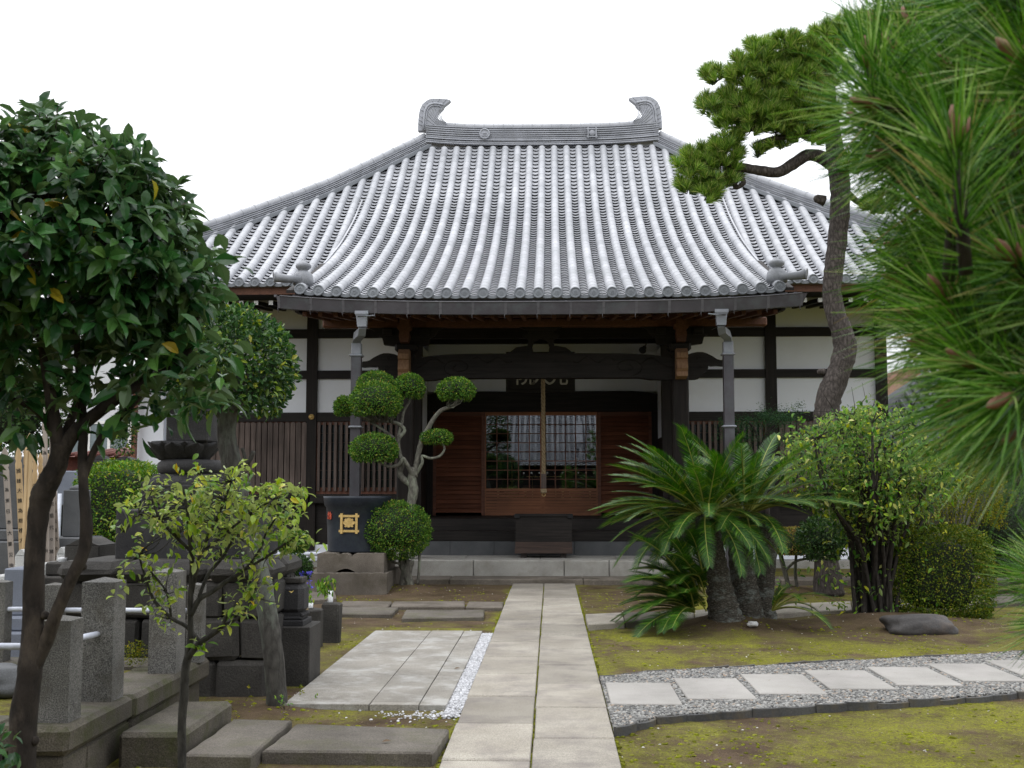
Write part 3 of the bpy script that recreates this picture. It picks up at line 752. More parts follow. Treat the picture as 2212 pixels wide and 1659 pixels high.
for a, b_ in ((-5.055, -3.015), (2.615, 4.605)):
    s_ = slats(a, b_, .120, .056, False, 'slatted_window')
    pbox('window_pane', 'dimglass', a, b_, YW+.0, YW+.01, 1.62, 3.0, parent=s_)
    mb = MB()
    x = a+.03
    while x < b_: mb.box(x, x+.02, YW-.03, YW-.002, 1.62, 3.0); x += .205
    z = 1.80
    while z < 3.0: mb.box(a, b_, YW-.032, YW-.004, z, z+.016); z += .20
    mb.build('muntins', M['white'] if False else M['lattwood'], s_)
    mb = MB(); mb.box(a, b_, YW-.06, YW+.0, 1.50, 1.64); mb.box(a, b_, YW-.06, YW, 2.99, 3.06); mb.box(a, a+.06, YW-.058, YW, 1.64, 2.99); mb.box(b_-.06, b_, YW-.058, YW, 1.64, 2.99)
    mb.build('window_frame', M['redwood'], s_)
mb = MB(); p = at(673, 900.5, YW-.15)
mb.lathe([(.062, 0), (.062, .012), (.045, .03), (.02, .035), (.018, .05), (.001, .055)], p, 16, axis=(0, -1, 0))
for k in range(8):
    a = k*math.pi/4; mb.lathe([(.014, 0), (.014, .02), (.001, .024)], p+Vector((.045*math.cos(a), -.012, .045*math.sin(a))), 8, axis=(0, -1, 0))
mb.build('gilt_nail_cover', M['gold'], hall)
# side walls of the recess, side returns of the hall
for x in (-2.90, 2.50):
    pbox('recess_wall', 'plaster', x-.03, x+.03, YW+.1, 27.45, 2.76, 4.80)
    pbox('recess_panel', 'darkwood', x-.035, x+.035, YW+.1, 27.45, 1.0, 2.76)
for x in (-7.48, 7.06): pbox('side_wall', 'plaster', x-.06, x+.06, YW+.1, 33.5, .3, 5.7)
pbox('rear_wall', 'plaster', -7.4, 7.0, 33.4, 33.5, .3, 5.7)
# wing eaves: soffit, fascia, rafters with white ends
for s in (-1, 1):
    a, b_ = (-9.75, -4.0) if s < 0 else (3.85, 9.4)
    mb = MB(); mb.grid(lambda i, j: (AX+0+a+(b_-a)*i-AX, 22.75+j*2.8, zr(a+(b_-a)*i-AX, 22.6)-.20+j*.33), 10, 2, False); mb.build('eave_soffit', M['darkwood'], hall)
    mb = MB(); mb.sweep([(x, 22.72, zr(x-AX, 22.6)-.21) for x in np.linspace(a, b_, 14)], .06, .14); mb.build('eave_fascia', M['rafter'], hall)
    x = a+.12 if s < 0 else a+.2; r0 = None
    while x < b_:
        dz = zr(x-AX, 22.6)-zr(5, 22.6)
        if r0 is None:
            mb = MB(); mb.box(x-.04, x+.04, 22.92, 25.4, 5.22, 5.30)
            for i in range(8): X_, Y_, Z_ = mb.v[i]; mb.v[i] = (X_, Y_, Z_+(Y_-22.92)*.10)
            r0 = mb.build('rafter', M['darkwood'], hall); r0.location.z = dz
            mb = MB(); mb.box(x-.041, x+.041, 22.905, 22.925, 5.219, 5.301); e0 = mb.build('rafter_end', M['white'], r0); ORG[e0.name] = ORG[r0.name]; xr = x
        else:
            c = copy_obj(r0, hall, loc=(x-xr, 0, dz)); copy_obj(e0, c)
        x += .295
# ---- entrance
mb = MB(); mb.box(-2.87, 2.47, 27.5, 27.6, 3.86, 4.82); mb.build('plaster_panel', M['plaster'], hall)
mb = MB(); mb.prism([(-2.87, 3.395), (2.47, 3.395), (2.47, 3.80), (2.40, 3.80), (2.25, 3.84), (1.9, 3.865), (-2.3, 3.865), (-2.65, 3.84), (-2.80, 3.80), (-2.87, 3.80)], 27.36, 27.5); mb.build('lintel', M['darkwoodx'], hall)
pbox('upper_beam', 'darkwoodx', -2.87, 2.47, 27.30, 27.5, 4.98, 5.30); pbox('plaster_panel', 'plaster', -2.87, 2.47, 27.52, 27.6, 4.82, 4.98)
for x in (-2.80, 2.40): pbox('door_post', 'darkwood', x-.07, x+.07, 27.38, 27.5, 1.0, 3.395)
pbox('porch_beam', 'darkwoodx', -2.79, 2.385, 25.40, 25.60, 4.86, 5.10)
def slat_door(x0, x1, y):
    mb = MB(); z = 1.06
    while z < 3.30:
        xx = x0+.06
        o_ = random.uniform(0, .004); mb.prism([(0, 0), (1, 0), (1, 1)], 0, 1); n_ = len(mb.v)-6
        for i_, (xx, yy, zz) in enumerate([(x0+.06, y-.012, z+.004), (x0+.06, y+.045, z+.002), (x0+.06, y+.036+o_, z+.103)]): mb.v[n_+i_] = (xx, yy, zz); mb.v[n_+3+i_] = (x1-.06, yy, zz)
        z += .1045
    mb.box(x0, x0+.07, y-.01, y+.045, 1.0, 3.39); mb.box(x1-.07, x1, y-.01, y+.045, 1.0, 3.39); mb.box(x0+.07, x1-.07, y-.008, y+.045, 3.30, 3.39)
    return mb.build('door_panel', M['redwood'], hall)
slat_door(-2.73, -1.535, 27.44); slat_door(1.085, 2.33, 27.44)
m, t, b = base('door_glass', 0.0); t.nodes.remove(b)
gl = _n(t, 'ShaderNodeBsdfGlossy'); gl.inputs['Roughness'].default_value = 0.0; gl.inputs['Color'].default_value = (.95, .97, 1, 1)
tr = _n(t, 'ShaderNodeBsdfTransparent'); tr.inputs['Color'].default_value = (.75, .78, .78, 1)
fr_ = _n(t, 'ShaderNodeFresnel'); fr_.inputs['IOR'].default_value = 1.85
ms = _n(t, 'ShaderNodeMixShader'); t.links.new(fr_.outputs[0], ms.inputs[0]); t.links.new(tr.outputs[0], ms.inputs[1]); t.links.new(gl.outputs[0], ms.inputs[2])
t.links.new(ms.outputs[0], t.nodes['Material Output'].inputs['Surface']); M['glass'] = m
for x0, x1 in ((-1.53, -.215), (-.165, 1.08)):
    y = 27.45; mb = MB()
    mb.box(x0, x0+.03, y, y+.04, 1.0, 3.39); mb.box(x1-.03, x1, y, y+.04, 1.0, 3.39); mb.box(x0+.03, x1-.03, y, y+.04, 3.31, 3.39); mb.box(x0+.03, x1-.03, y, y+.04, 1.55, 1.62); mb.box(x0+.03, x1-.03, y, y+.04, 1.0, 1.08)
    d = mb.build('glazed_door', M['doorwood'], hall)
    mb = MB(); z = 1.085
    while z < 1.54: mb.box(x0+.03, x1-.03, y+.015, y+.03, z, z+.055); mb.box(x0+.03, x1-.03, y+.002, y+.014, z+.030, z+.056); z += .0662
    mb.build('lower_slats', M['doorwood'], d)
    mb = MB()
    for i in range(1, 5): xx = x0+.03+(x1-x0-.06)*i/5; mb.box(xx-.011, xx+.011, y+.004, y+.026, 1.62, 3.31)
    for i in range(1, 8): zz = 1.62+1.69*i/8; mb.box(x0+.03, x1-.03, y+.006, y+.024, zz-.010, zz+.010)
    mb.build('lattice', M['redwood'], d)
    mb = MB(); mb.box(x0+.03, x1-.03, y+.027, y+.031, 1.62, 3.31); mb.build('glass_pane', M['glass'], d)
pbox('door_jamb', 'doorwood', -.215, -.165, 27.43, 27.49, 1.0, 3.39)
# dark room behind the glass with altar pieces
mb = MB(); mb.box(-2.86, 2.46, 27.62, 33.0, .9, 3.6); mb.f = mb.f[:2]+mb.f[3:]  # open to the front
mb.f = [f for f in mb.f]; room = mb.build('inner_room', M['darkwood'], hall)
# remove front face of the room
import bmesh
bm = bmesh.new(); bm.from_mesh(room.data); bmesh.ops.delete(bm, geom=[f for f in bm.faces if abs(f.normal.y) > .9 and f.calc_center_median().y < 3], context='FACES'); bm.to_mesh(room.data); bm.free()
def altar(x, y, z, k):
    mb = MB(); mb.lathe([(.10, 0), (.16, .05), (.19, .12), (.17, .17), (.001, .17)], (x, y, z), 16)
    mb.lathe([(.03, .17), (.02, .4), (.07, .42), (.02, .45), (.015, .9), (.05, .95), (.001, 1.0)], (x, y, z), 10)
    for s in (-1, 1): mb.box(x+s*.33-.09, x+s*.33+.09, y-.05, y+.05, z+.23, z+.255); mb.lathe([(.03, 0), (.012, .12), (.05, .22)], (x+s*.33, y, z), 8)
    return mb
for x in (-.95, .62):
    o = altar(x, 28.9, 1.38, 0).build('altar_vessel', M['gold'], hall)
mb = MB(); mb.box(-1.3, 1.0, 28.6, 29.4, 1.0, 1.36); mb.box(-.7, .45, 29.8, 30.4, 1.0, 1.7); mb.build('altar_table', M['redwood'], hall)
mb = MB()
for x in (-.45, -.15, .12): mb.box(x-.14, x+.14, 29.0, 29.1, 1.9, 1.92); mb.lathe([(.01, 0), (.01, .5)], (x, 29.05, 1.4), 6)
mb.build('altar_stand', M['gold'], hall)
# ---- floor and steps
pbox('veranda_floor', 'darkwoodx', -2.86, 2.46, 24.05, 27.42, .90, 1.0)
pbox('veranda_front', 'darkwoodx', -2.86, 2.46, 24.0, 24.05, .60, 1.005)
pbox('wooden_step', 'darkwoodx', -2.62, 2.28, 23.02, 23.98, .60, .79, .008)
mb = MB()
for a, b_ in zip([-2.62, -1.95, -1.1, .0, .45, 1.45, 2.28][:-1], [-2.62, -1.95, -1.1, .0, .45, 1.45, 2.28][1:]): mb.box(a+.003, b_-.003, 23.0, 23.9, .33, .60)
mb.build('stone_riser', M['greyst'], hall)
mb = MB()
for a, b_ in ((-2.62, -1.39), (-1.385, .23), (.235, 1.03), (1.035, 2.75)): mb.box(a+.003, b_-.003, 21.3, 21.62, .0, .335, .012)
mb.build('granite_step', M['granite'], hall)
mb = MB()
for a, b_ in ((-3.0, -1.6), (-1.6, -.2), (-.2, 1.2), (1.2, 2.8)): mb.box(a+.003, b_-.003, 21.625, 22.99, .0, .333, .008)
mb.build('porch_floor', M['granite'], hall)
mb = MB()
for a, b_ in ((-7.5, -5.4), (-5.4, -3.55), (-3.55, -1.75), (-1.75, .55), (.55, 1.75), (1.75, 3.9), (3.9, 6.2), (6.2, 8.2)):
    mb.box(a+.004, b_-.004, 20.47+random.uniform(0, .02), 21.29, -.1, .065, .015)
for a, b_ in ((-.62, -.22), (-.22, .42), (.42, 1.05)): mb.box(a, b_-.006, 20.72, 21.05, .05, .075, .006)
mb.build('apron_stone', M['tankstone'], hall)
# ================================================================== THINGS AT THE ENTRANCE
def on(name, mb, mat, label, cat, group=None, origin=(0, 0, 0)):
    return tag(mb.build(name, M[mat], None, None, origin), label, cat, group)
# offertory box
t_ = thing('offertory_box', 'dark wooden offertory box on two short feet in front of the hall doors', 'offertory box', (-.14, 22.45, .333))
mb = MB(); x0, x1 = -.66, .385; mb.box(x0, x1, 22.12, 22.16, .62, 1.12); mb.box(x0, x1, 22.72, 22.76, .62, 1.12); mb.box(x0, x0+.04, 22.161, 22.719, .62, 1.12); mb.box(x1-.04, x1, 22.161, 22.719, .62, 1.12)
mb.build('box_body', M['darkwoodx'], t_)
mb = MB(); mb.box(x0-.012, x1+.012, 22.10, 22.78, .415, .53, .006); mb.box(x0-.004, x1+.004, 22.112, 22.77, .531, .625); mb.build('lower_board', wood('reddish_dark_board', (.022, .014, .011), (.075, .045, .034), 'X', .55), t_)
mb = MB(); mb.box(x0-.02, x1+.02, 22.09, 22.15, 1.10, 1.135); mb.box(x0-.02, x1+.02, 22.73, 22.79, 1.10, 1.135)
for i in range(9): xx = x0+.06+i*.115; mb.box(xx, xx+.03, 22.151, 22.729, 1.085, 1.12)
mb.build('top_rails', M['darkwoodx'], t_)
for xx in (x0-.022, x1-.075): mb = MB(); mb.box(xx, xx+.097, 22.085, 22.16, 1.065, 1.14, .004); mb.build('corner_metal', M['darkmetal'], t_)
for xx in (x0+.10, x1-.21): mb = MB(); mb.box(xx, xx+.11, 22.14, 22.74, .334, .414); mb.build('foot', M['darkwood'], t_)
# bell rope
t_ = thing('bell_rope', 'thick twisted straw bell rope hanging before the glazed doors', 'rope', (-.165, 24.4, 1.6))
rx, ry = at(1173, 900, 24.4).x, 24.4; zt = at(1173, 790, 24.4).z; zb = at(1177, 1024, 24.4).z; rx2 = rx+.01
for k in range(3):
    mb = MB(); q = np.arange(0, 1.001, .004); L = zt-zb
    mb.tube([(rx+(rx2-rx)*a+.022*math.cos(a*L*26+k*2.094), ry+.022*math.sin(a*L*26+k*2.094), zt-a*L) for a in q], .024, 6); mb.build('strand', M['rope'], t_)
mb = MB(); zk = at(0, 1024, 24.4).z; zl = at(0, 1055, 24.4).z; mb.box(rx2-.055, rx2+.055, ry-.055, ry+.055, zl, zk, .006); mb.build('wooden_grip', M['lattwood'], t_)
mb = MB(); mb.lathe([(.03, .0), (.062, .01), (.066, .03), (.060, .045), (.065, .06), (.066, .085), (.05, .095)], (rx2, ry, zl-.10), 16); mb.build('rope_knot', M['rope'], t_)
mb = MB(); mb.tube([(rx2+.035*math.cos(a), ry, zl-.13+.03*math.sin(a)) for a in np.linspace(0, 6.28, 14)], .008, 6); mb.build('brass_ring', M['gold'], t_)
# sign board
def text_mesh(name, s, size, loc, mat, parent, depth=.004, rot=(R(90), 0, 0), lh=1.0, bold=0.0):
    cu = bpy.data.curves.new(name, 'FONT'); cu.body = s; cu.size = size; cu.extrude = depth; cu.align_x = 'CENTER'; cu.space_line = lh; cu.offset = bold
    o = bpy.data.objects.new(name, cu); COL.objects.link(o)
    dg = bpy.context.evaluated_depsgraph_get(); me = bpy.data.meshes.new_from_object(o.evaluated_get(dg))
    bpy.data.objects.remove(o)
    me.materials.clear(); me.materials.append(M[mat]); o = bpy.data.objects.new(name, me); COL.objects.link(o)
    if parent is not None: o.parent = parent; o.location = Vector(loc)-ORG[parent.name]
    else: o.location = loc
    o.rotation_euler = rot; return o
zs = at(1168, 848, 25.2).z
t_ = thing('name_board', 'black wooden name board with pale brushed characters above the entrance', 'sign', (-.19, 25.2, zs))
a, b_ = at(1093, 840, 25.2).x, at(1242, 840, 25.2).x; zt = at(0, 765, 25.2).z
mb = MB(); mb.box(a+.06, b_-.06, 25.17, 25.2, zs+.05, zt-.05); mb.build('board', M['sign'], t_)
mb = MB(); mb.box(a, b_, 25.14, 25.22, zs, zs+.06, .01); mb.box(a, b_, 25.14, 25.22, zt-.06, zt, .01); mb.box(a, a+.06, 25.142, 25.218, zs+.06, zt-.06); mb.box(b_-.06, b_, 25.142, 25.218, zs+.06, zt-.06); mb.build('board_frame', M['sign'], t_)
zb_ = at(0, 834, 25.2).z
for ch, px in (('院', 1135), ('大', 1168), ('光', 1206)):
    text_mesh('character', ch, .44, (at(px, 830, 25.2).x, 25.165, zb_+.03), 'bone', t_, bold=.004)
# spotlight
t_ = thing('spotlight', 'small black spotlight hanging under the porch eave right of centre', 'lamp', at(1395, 748, 24.6))
p = at(1389, 755, 24.6); mb = MB(); mb.lathe([(.03, -.14), (.045, -.10), (.05, -.02), (.075, .03), (.078, .04), (.06, .035), (.001, .03)], p, 18, axis=(-.35, -.8, -.5)); mb.build('lamp_head', M['darkmetal'], t_)
mb = MB(); mb.tube([p+Vector((.04, .08, .06)), p+Vector((.08, .1, .14)), p+Vector((.10, .12, .25))], .014, 6); mb.build('lamp_arm', M['darkmetal'], t_)
# water tank with crest
tx = at(764.8, 1192, 18.95).x; zt0 = at(0, 1193, 18.7).z; zt1 = at(0, 1072, 18.7).z; ty = 19.25
rb = (at(838, 1080, ty).x-at(691, 1080, ty).x)/2
t_ = thing('water_tank', 'dark blue round metal rain tank with a gold crest on a two-tier stone base', 'tank', (tx, ty, zt0))
H_ = zt1-zt0
mb = MB(); mb.lathe([(rb*.845, 0), (rb*.85, .02), (rb*.87, H_*.4), (rb*.90, H_*.80), (rb*.955, H_*.83), (rb*.985, H_*.96), (rb, H_), (rb*.96, H_), (rb*.92, H_*.93), (.001, H_*.93)], (tx, ty, zt0), 56); mb.build('tank_body', M['tank'], t_)
p = at(754, 1131, ty-.62); rr = rb*.885
c0 = at(754, 1131, ty-rb*.87); mb = MB(); ang = math.atan2(c0.x-tx, rr)
igeta(mb, Vector((0, 0, 0)), .118, .036, -.028, .012); 
for an, L_, W_ in ((90, .095, .075), (50, .10, .05), (130, .10, .05), (12, .105, .055), (168, .105, .055), (-35, .085, .04), (215, .085, .04), (-90, .06, .06)):
    petal(mb, 0, -.012+.01, R(an), L_, W_, -.018+.0003*an/10, .0)
def curve_on(mb):
    out = []
    for x, y, z in mb.v:
        th = math.asin(max(-1, min(1, (c0.x-tx)/rr)))+x/rr; r_ = rr-y+.0
        out.append((tx+math.sin(th)*r_, ty-math.cos(th)*r_, c0.z+z))
    mb.v = out
curve_on(mb); mb.build('gold_crest', M['gold'], t_)
c1 = at(712, 1119, ty-.35); th = math.asin(max(-1, min(1, (c1.x-tx)/rr)))
text_mesh('red_character', '納', .125, (tx+math.sin(th)*(rr+.012), ty-math.cos(th)*(rr+.012), at(0, 1120, ty-.4).z), 'red', t_, rot=(R(90), 0, th), depth=.006, bold=.003)
# tank stones
def stone_block(name, x0, x1, y0, y1, z0, z1, mat, label=None, cat='stone', bev=.02, parent=None, notch=None):
    mb = MB(); mb.box(x0, x1, y0, y1, z0, z1, bev)
    if parent is not None: return mb.build(name, M[mat], parent, label)
    return on(name, mb, mat, label, cat, None, ((x0+x1)/2, (y0+y1)/2, z0))
z2 = at(0, 1234.5, 18.55).z
def ragged(x0, x1, y0, y1, z0, z1, notches, top=True):
    mb = MB(); n = 36; pl = []
    for i in range(n+1):
        x = x0+(x1-x0)*i/n; z = z1+random.uniform(-.006, .004)
        for a, b_, d in notches:
            if a < i/n < b_: z -= d*math.sin((i/n-a)/(b_-a)*math.pi)
        pl.append((x, z))
    pl2 = [(x1, z0)]+[(x1-(x1-x0)*i/n, z0+(.055*math.sin((i/n-.42)/(.3)*math.pi) if .42 < i/n < .72 and not top else 0)) for i in range(1, n+1)]
    mb.prism(pl+pl2, y0, y1); return mb
xa, xb = at(685, 1215, 18.55).x, at(829, 1215, 18.55).x
mb = ragged(xa, xb, 18.55, 19.95, z2, zt0-.002, [(.28, .36, .03), (.46, .56, .05)], False)
mb.build('upper_base_stone', M['tankstone'], t_)
xa, xb = at(650, 1255, 18.3).x, at(835, 1255, 18.3).x
mb = ragged(xa, xb, 18.35, 20.1, -.1, z2-.002, []); mb.build('lower_base_stone', M['tankstone'], t_)
for y_, zc, lab in ((20.25, .50, 'upper of two pale pipes running behind the water tank'), (20.28, .40, 'lower of two pale pipes running behind the water tank')):
    mb = MB(); mb.tube([(-5.0, y_, zc), (-2.75, y_, zc)], .035, 10); on('pipe', mb, 'pipe', lab, 'pipe')

# ================================================================== GRAVE PLOT, LEFT
ZP = .335
t_ = thing('stone_kerb', 'moss-stained stone kerb wall around the fenced grave plot', 'kerb', (-2.6, 7.7, 0))
for y0, y1, dx in ((6.36, 7.36, 0), (7.365, 8.36, .01), (8.365, 9.02, .0)):
    mb = MB(); mb.box(-2.98, -2.575+dx, y0, y1, .185, ZP, .025, jit=.004); mb.build('coping_stone', M['mossy'], t_)
for y0, y1 in ((6.40, 6.75), (6.76, 7.45), (7.46, 8.1), (8.11, 8.55), (8.56, 9.0)):
    mb = MB(); mb.box(-2.93, -2.625+random.uniform(-.02, .015), y0, y1, -.2, .182, .025, jit=.012); mb.build('wall_stone', M['mossy'], t_)
for x0, x1 in ((-3.75, -2.985), (-4.6, -3.755)):
    mb = MB(); mb.box(x0, x1, 6.35, 6.72, .185, ZP, .025, jit=.004); mb.build('coping_stone', M['mossy'], t_)
for x0, x1 in ((-3.25, -2.94), (-3.6, -3.26), (-4.5, -3.61)):
    mb = MB(); mb.box(x0, x1, 6.42, 6.75, -.2, .182, .04, jit=.014); mb.build('wall_stone', M['mossy'], t_)
mb = MB(); mb.box(-4.6, -2.985, 8.66, 9.02, .185, ZP-.003, .02, jit=.004); mb.build('coping_stone', M['mossy'], t_)
mb = MB(); mb.box(-4.6, -2.96, 6.70, 8.7, .1, ZP-.045, .01); mb.build('plot_earth', M['ground'], t_)
def post(px0, px1, y, ybase, ytopp, lab, dz=0):
    p0 = at(px0, ybase, y); p1 = at(px1, ybase, y); wd = p1.x-p0.x; zt = at(px0, ytopp, y).z; x0, x1 = p0.x, p1.x
    mb = MB(); b_ = .006
    mb.box(x0, x1, y, y+wd, ZP-.002+dz, zt, 0)
    v = [(x0+.0, y+.0, zt), (x1, y, zt), (x1, y+wd, zt), (x0, y+wd, zt), ((x0+x1)/2, y+wd/2, zt+wd*.13)]
    mb.f = [f for f in mb.f if f != (4, 5, 7, 6)]
    mb.add([(a+.001*(1 if a < (x0+x1)/2 else -1), q, z) for a, q, z in v], [(0, 1, 4), (1, 2, 4), (2, 3, 4), (3, 0, 4)])
    ang = random.uniform(-.03, .03)
    return on('stone_post', mb, 'granitep', lab, 'post', 'granite posts of the grave plot fence', ((x0+x1)/2, y+wd/2, ZP)), ((x0+x1)/2, y+wd/2, zt)
_, c1_ = post(76, 146, 6.47, 1569, 1341, 'short granite post at the near corner of the plot, beside the large trunk')
_, c2_ = post(169, 240, 7.12, 1525, 1258, 'tall granite post left of the plot opening, with a pipe end in it')
_, c3_ = post(319, 379, 8.22, 1458, 1236, 'tall granite post on the right side of the plot opening')
_, c4_ = post(401, 433, 8.74, 1430, 1264, 'short granite post at the far corner of the plot, against the dark masonry')
_, c5_ = post(88, 124, 8.74, 1430, 1264, 'short granite post in the far row, half hidden by the large trunk')
_, c6_ = post(-30, 6, 8.74, 1430, 1258, 'granite post in the far row at the left edge of the picture')
def rail(a, b_, r, lab):
    mb = MB(); mb.tube([a, b_], r, 10); on('rail_pipe', mb, 'pipe', lab, 'rail', 'pale pipe rails of the plot fence', a)
rail((c5_[0]+.05, 8.80, .705), (c4_[0], 8.80, .705), .019, 'pale pipe rail along the far side of the plot')
rail((c6_[0]-.8, 8.80, .70), (c5_[0]-.03, 8.80, .715), .017, 'spotted pipe rail left of the large trunk')
rail(Vector((c1_[0], 6.56, at(0, 1386, 6.56).z)), Vector((c2_[0]-.0, 7.2, at(0, 1371, 7.1).z)), .018, 'short pale pipe between the near corner post and the tall post')
rail(Vector((-4.6, 6.56, at(0, 1396, 6.56).z)), Vector((c1_[0], 6.56, at(0, 1396, 6.56).z)), .018, 'pale pipe rail at the front left edge of the plot')
# step block and slabs in front
mb = MB(); mb.box(-2.555, -2.165, 7.05, 8.12, -.15, .17, .025, jit=.004); on('step_block', mb, 'mossy', 'thick mossy stone step block below the opening of the grave plot', 'step', None, (-2.36, 7.6, 0))
def gslab(name, pts, z0, z1, mat, lab, cat='slab', group=None, bev=.012, jag=.006):
    P_ = []
    n = len(pts)
    for i in range(n):
        a, b_ = Vector(pts[i]), Vector(pts[(i+1) % n]); k = max(2, int((b_-a).length/.09))
        for j in range(k): q = a+(b_-a)*j/k; P_.append((q.x+random.uniform(-jag, jag), q.y+random.uniform(-jag, jag)))
    mb = MB(); mb.slab(P_, z0, z1, bev); c = sum((Vector(p_) for p_ in pts), Vector((0, 0)))/n
    return on(name, mb, mat, lab, cat, group, (c.x, c.y, 0))
gslab('stone_slab', [(-2.13, 6.95), (-1.735, 6.93), (-1.725, 7.98), (-2.12, 8.02)], -.15, .072, 'slab3', 'rough brown-grey slab between the step block and the wide slab')
gslab('stone_slab', [(-1.715, 7.15), (-.70, 7.13), (-.665, 7.82), (-1.69, 7.95)], -.15, .055, 'slab3', 'wide rough slab in the foreground touching the main path')
# slabs at mid distance
def gp(*pp, z=.02): return [(gnd(x, y, z).x, gnd(x, y, z).y) for x, y in pp]
gslab('stone_slab', gp((733, 1308), (838, 1311), (848, 1299), (740, 1298)), -.1, .02, 'tankstone', 'left slab of the far row of three beyond the terrace')
gslab('stone_slab', gp((843, 1310), (1003, 1310), (1004, 1298), (850, 1299)), -.1, .02, 'tankstone', 'long middle slab of the far row of three beyond the terrace')
gslab('stone_slab', gp((1006, 1311), (1086, 1312), (1088, 1300), (1012, 1299)), -.1, .02, 'tankstone', 'right slab of the far row of three, next to the main path')
gslab('stone_slab', gp((725, 1325), (846, 1326), (860, 1312), (732, 1311)), -.1, .02, 'slab3', 'pinkish slab left in the near row of two beyond the terrace')
gslab('stone_slab', gp((867, 1335), (1045, 1332), (1046, 1317), (876, 1317)), -.1, .02, 'slab3', 'pinkish slab right in the near row of two beyond the terrace')
gslab('stone_slab', gp((672, 1298), (727, 1293), (723, 1276), (665, 1278)), -.1, .03, 'tankstone', 'broken slab lying in front of the water tank base')
# side path on the right
rp = [(1263.5, 1326, 1269.5, 1348), (1345, 1322.5, 1350, 1343), (1425, 1320, 1430, 1338), (1500, 1318, 1500, 1334), (1585, 1311, 1585, 1330), (1664, 1305.5, 1667, 1325), (1750, 1301.5, 1755, 1320), (1838, 1298, 1842, 1316), (1925, 1294, 1930, 1311), (2010, 1290, 2015, 1307), (2100, 1286, 2105, 1302), (2230, 1281, 2240, 1298)]
nm = ['first', 'second', 'third', 'fourth', 'fifth', 'sixth', 'seventh', 'eighth', 'ninth', 'tenth', 'eleventh']
for i, (a, b_) in enumerate(zip(rp[:-1], rp[1:])):
    gslab('side_path_slab', gp((a[2]+1, a[3]), (b_[2]-1, b_[3]), (b_[0]-1, b_[1]), (a[0]+1, a[1]), z=.05), -.1, .05+random.uniform(-.004, .004), 'slab3' if i % 3 == 1 else 'slab', nm[i]+' slab of the side path running right from the main path past the cycad', 'slab', 'slabs of the right side path', jag=.003)
# stepping slabs in the gravel
S0 = [(.437, 8.877), (1.02, 9.117), (1.606, 9.355), (2.20, 9.60), (2.79, 9.80), (3.385, 10.03), (3.99, 10.26), (4.60, 10.5), (5.2, 10.75)]
for i, (x, y) in enumerate(S0):
    mb = MB(); mb.box(x, x+.525, y, y+.965, -.05, .034, .006, rz=random.uniform(-.008, .008))
    on('stepping_stone', mb, 'step', nm[i]+' pale square stepping slab in the gravel counting from the main path', 'stepping stone', 'stepping slabs in the gravel path', (x+.26, y+.48, 0))
# gravel
near = [(.41, 8.02), (.772, 8.486), (1.172, 8.62), (1.701, 8.80), (2.259, 9.03), (2.804, 9.17), (3.436, 9.46), (3.75, 9.6), (4.6, 9.95), (5.8, 10.5)]
far = [(.41, 10.20), (.842, 10.52), (1.474, 10.75), (2.133, 10.99), (2.836, 11.28), (3.539, 11.52), (4.3, 11.81), (4.65, 11.98), (5.8, 12.5)]
bed = MB(); xs_ = np.linspace(.41, 5.8, 40); fn = lambda x: float(np.interp(x, [p_[0] for p_ in near], [p_[1] for p_ in near])); ff = lambda x: float(np.interp(x, [p_[0] for p_ in far], [p_[1] for p_ in far]))
bed.grid(lambda a, b_: (.41+5.39*a, fn(.41+5.39*a)*(1-b_)+ff(.41+5.39*a)*b_, .004), 40, 8)
m = stone('gravel_bed_sand', (.10, .095, .085), (.20, .19, .17), speck=.5, sscale=90, bscale=60, bstr=1.0); M['bed'] = m
tag(bed.build('gravel_bed', M['bed']), kind='structure')
def pebbles(name, pts, smin, smax, mat, lab, zc, kind='stuff'):
    N = len(pts); n1 = 6
    # template : 14-vertex squashed stone
    tv = [(0, 0, 1)]+[(math.cos(k*math.pi/3)*.8, math.sin(k*math.pi/3)*.8, .55) for k in range(6)]+[(math.cos(k*math.pi/3+.5), math.sin(k*math.pi/3+.5), -.25) for k in range(6)]
    tq = []; tt = [(0, 1+k, 1+(k+1) % 6) for k in range(6)]
    for k in range(6): tq.append((1+k, 7+k, 7+(k+1) % 6, 1+(k+1) % 6))
    tv = np.array(tv); nv = len(tv)
    s = rng.uniform(smin, smax, (N, 1)); asp = rng.uniform(.6, 1.0, N); th = rng.uniform(0, 6.28, N); fl = rng.uniform(.35, .6, N)
    jit_ = 1+rng.uniform(-.16, .16, (N, nv, 3))
    L = tv[None]*jit_; L[:, :, 1] *= asp[:, None]; L[:, :, 2] *= fl[:, None]; L = L*s[:, :, None]
    tl = rng.uniform(-.35, .35, (N, 1)); L[:, :, 2] += L[:, :, 0]*tl
    c, s2 = np.cos(th)[:, None], np.sin(th)[:, None]
    X = L[:, :, 0]*c-L[:, :, 1]*s2; Y = L[:, :, 0]*s2+L[:, :, 1]*c
    P_ = np.stack([X, Y, L[:, :, 2]], 2)+pts[:, None, :]
    off = (np.arange(N)*nv)[:, None, None]
    return tag(np_mesh(name, P_.reshape(-1, 3), (np.array(tq)[None]+off).reshape(-1, 4), mat, smooth=True, T=(np.array(tt)[None]+off).reshape(-1, 3)), lab, kind=kind)
m, t, b = base('river_gravel', .7, .3); g = t.nodes.new('ShaderNodeNewGeometry')
col = ramp(t, g.outputs['Random Per Island'], [(0, (.09, .09, .09)), (.3, (.165, .162, .155)), (.65, (.245, .24, .225)), (.9, (.33, .325, .31)), (1, (.34, .25, .18))]); t.links.new(col, b.inputs['Base Color']); M['gravel'] = m
P_ = []
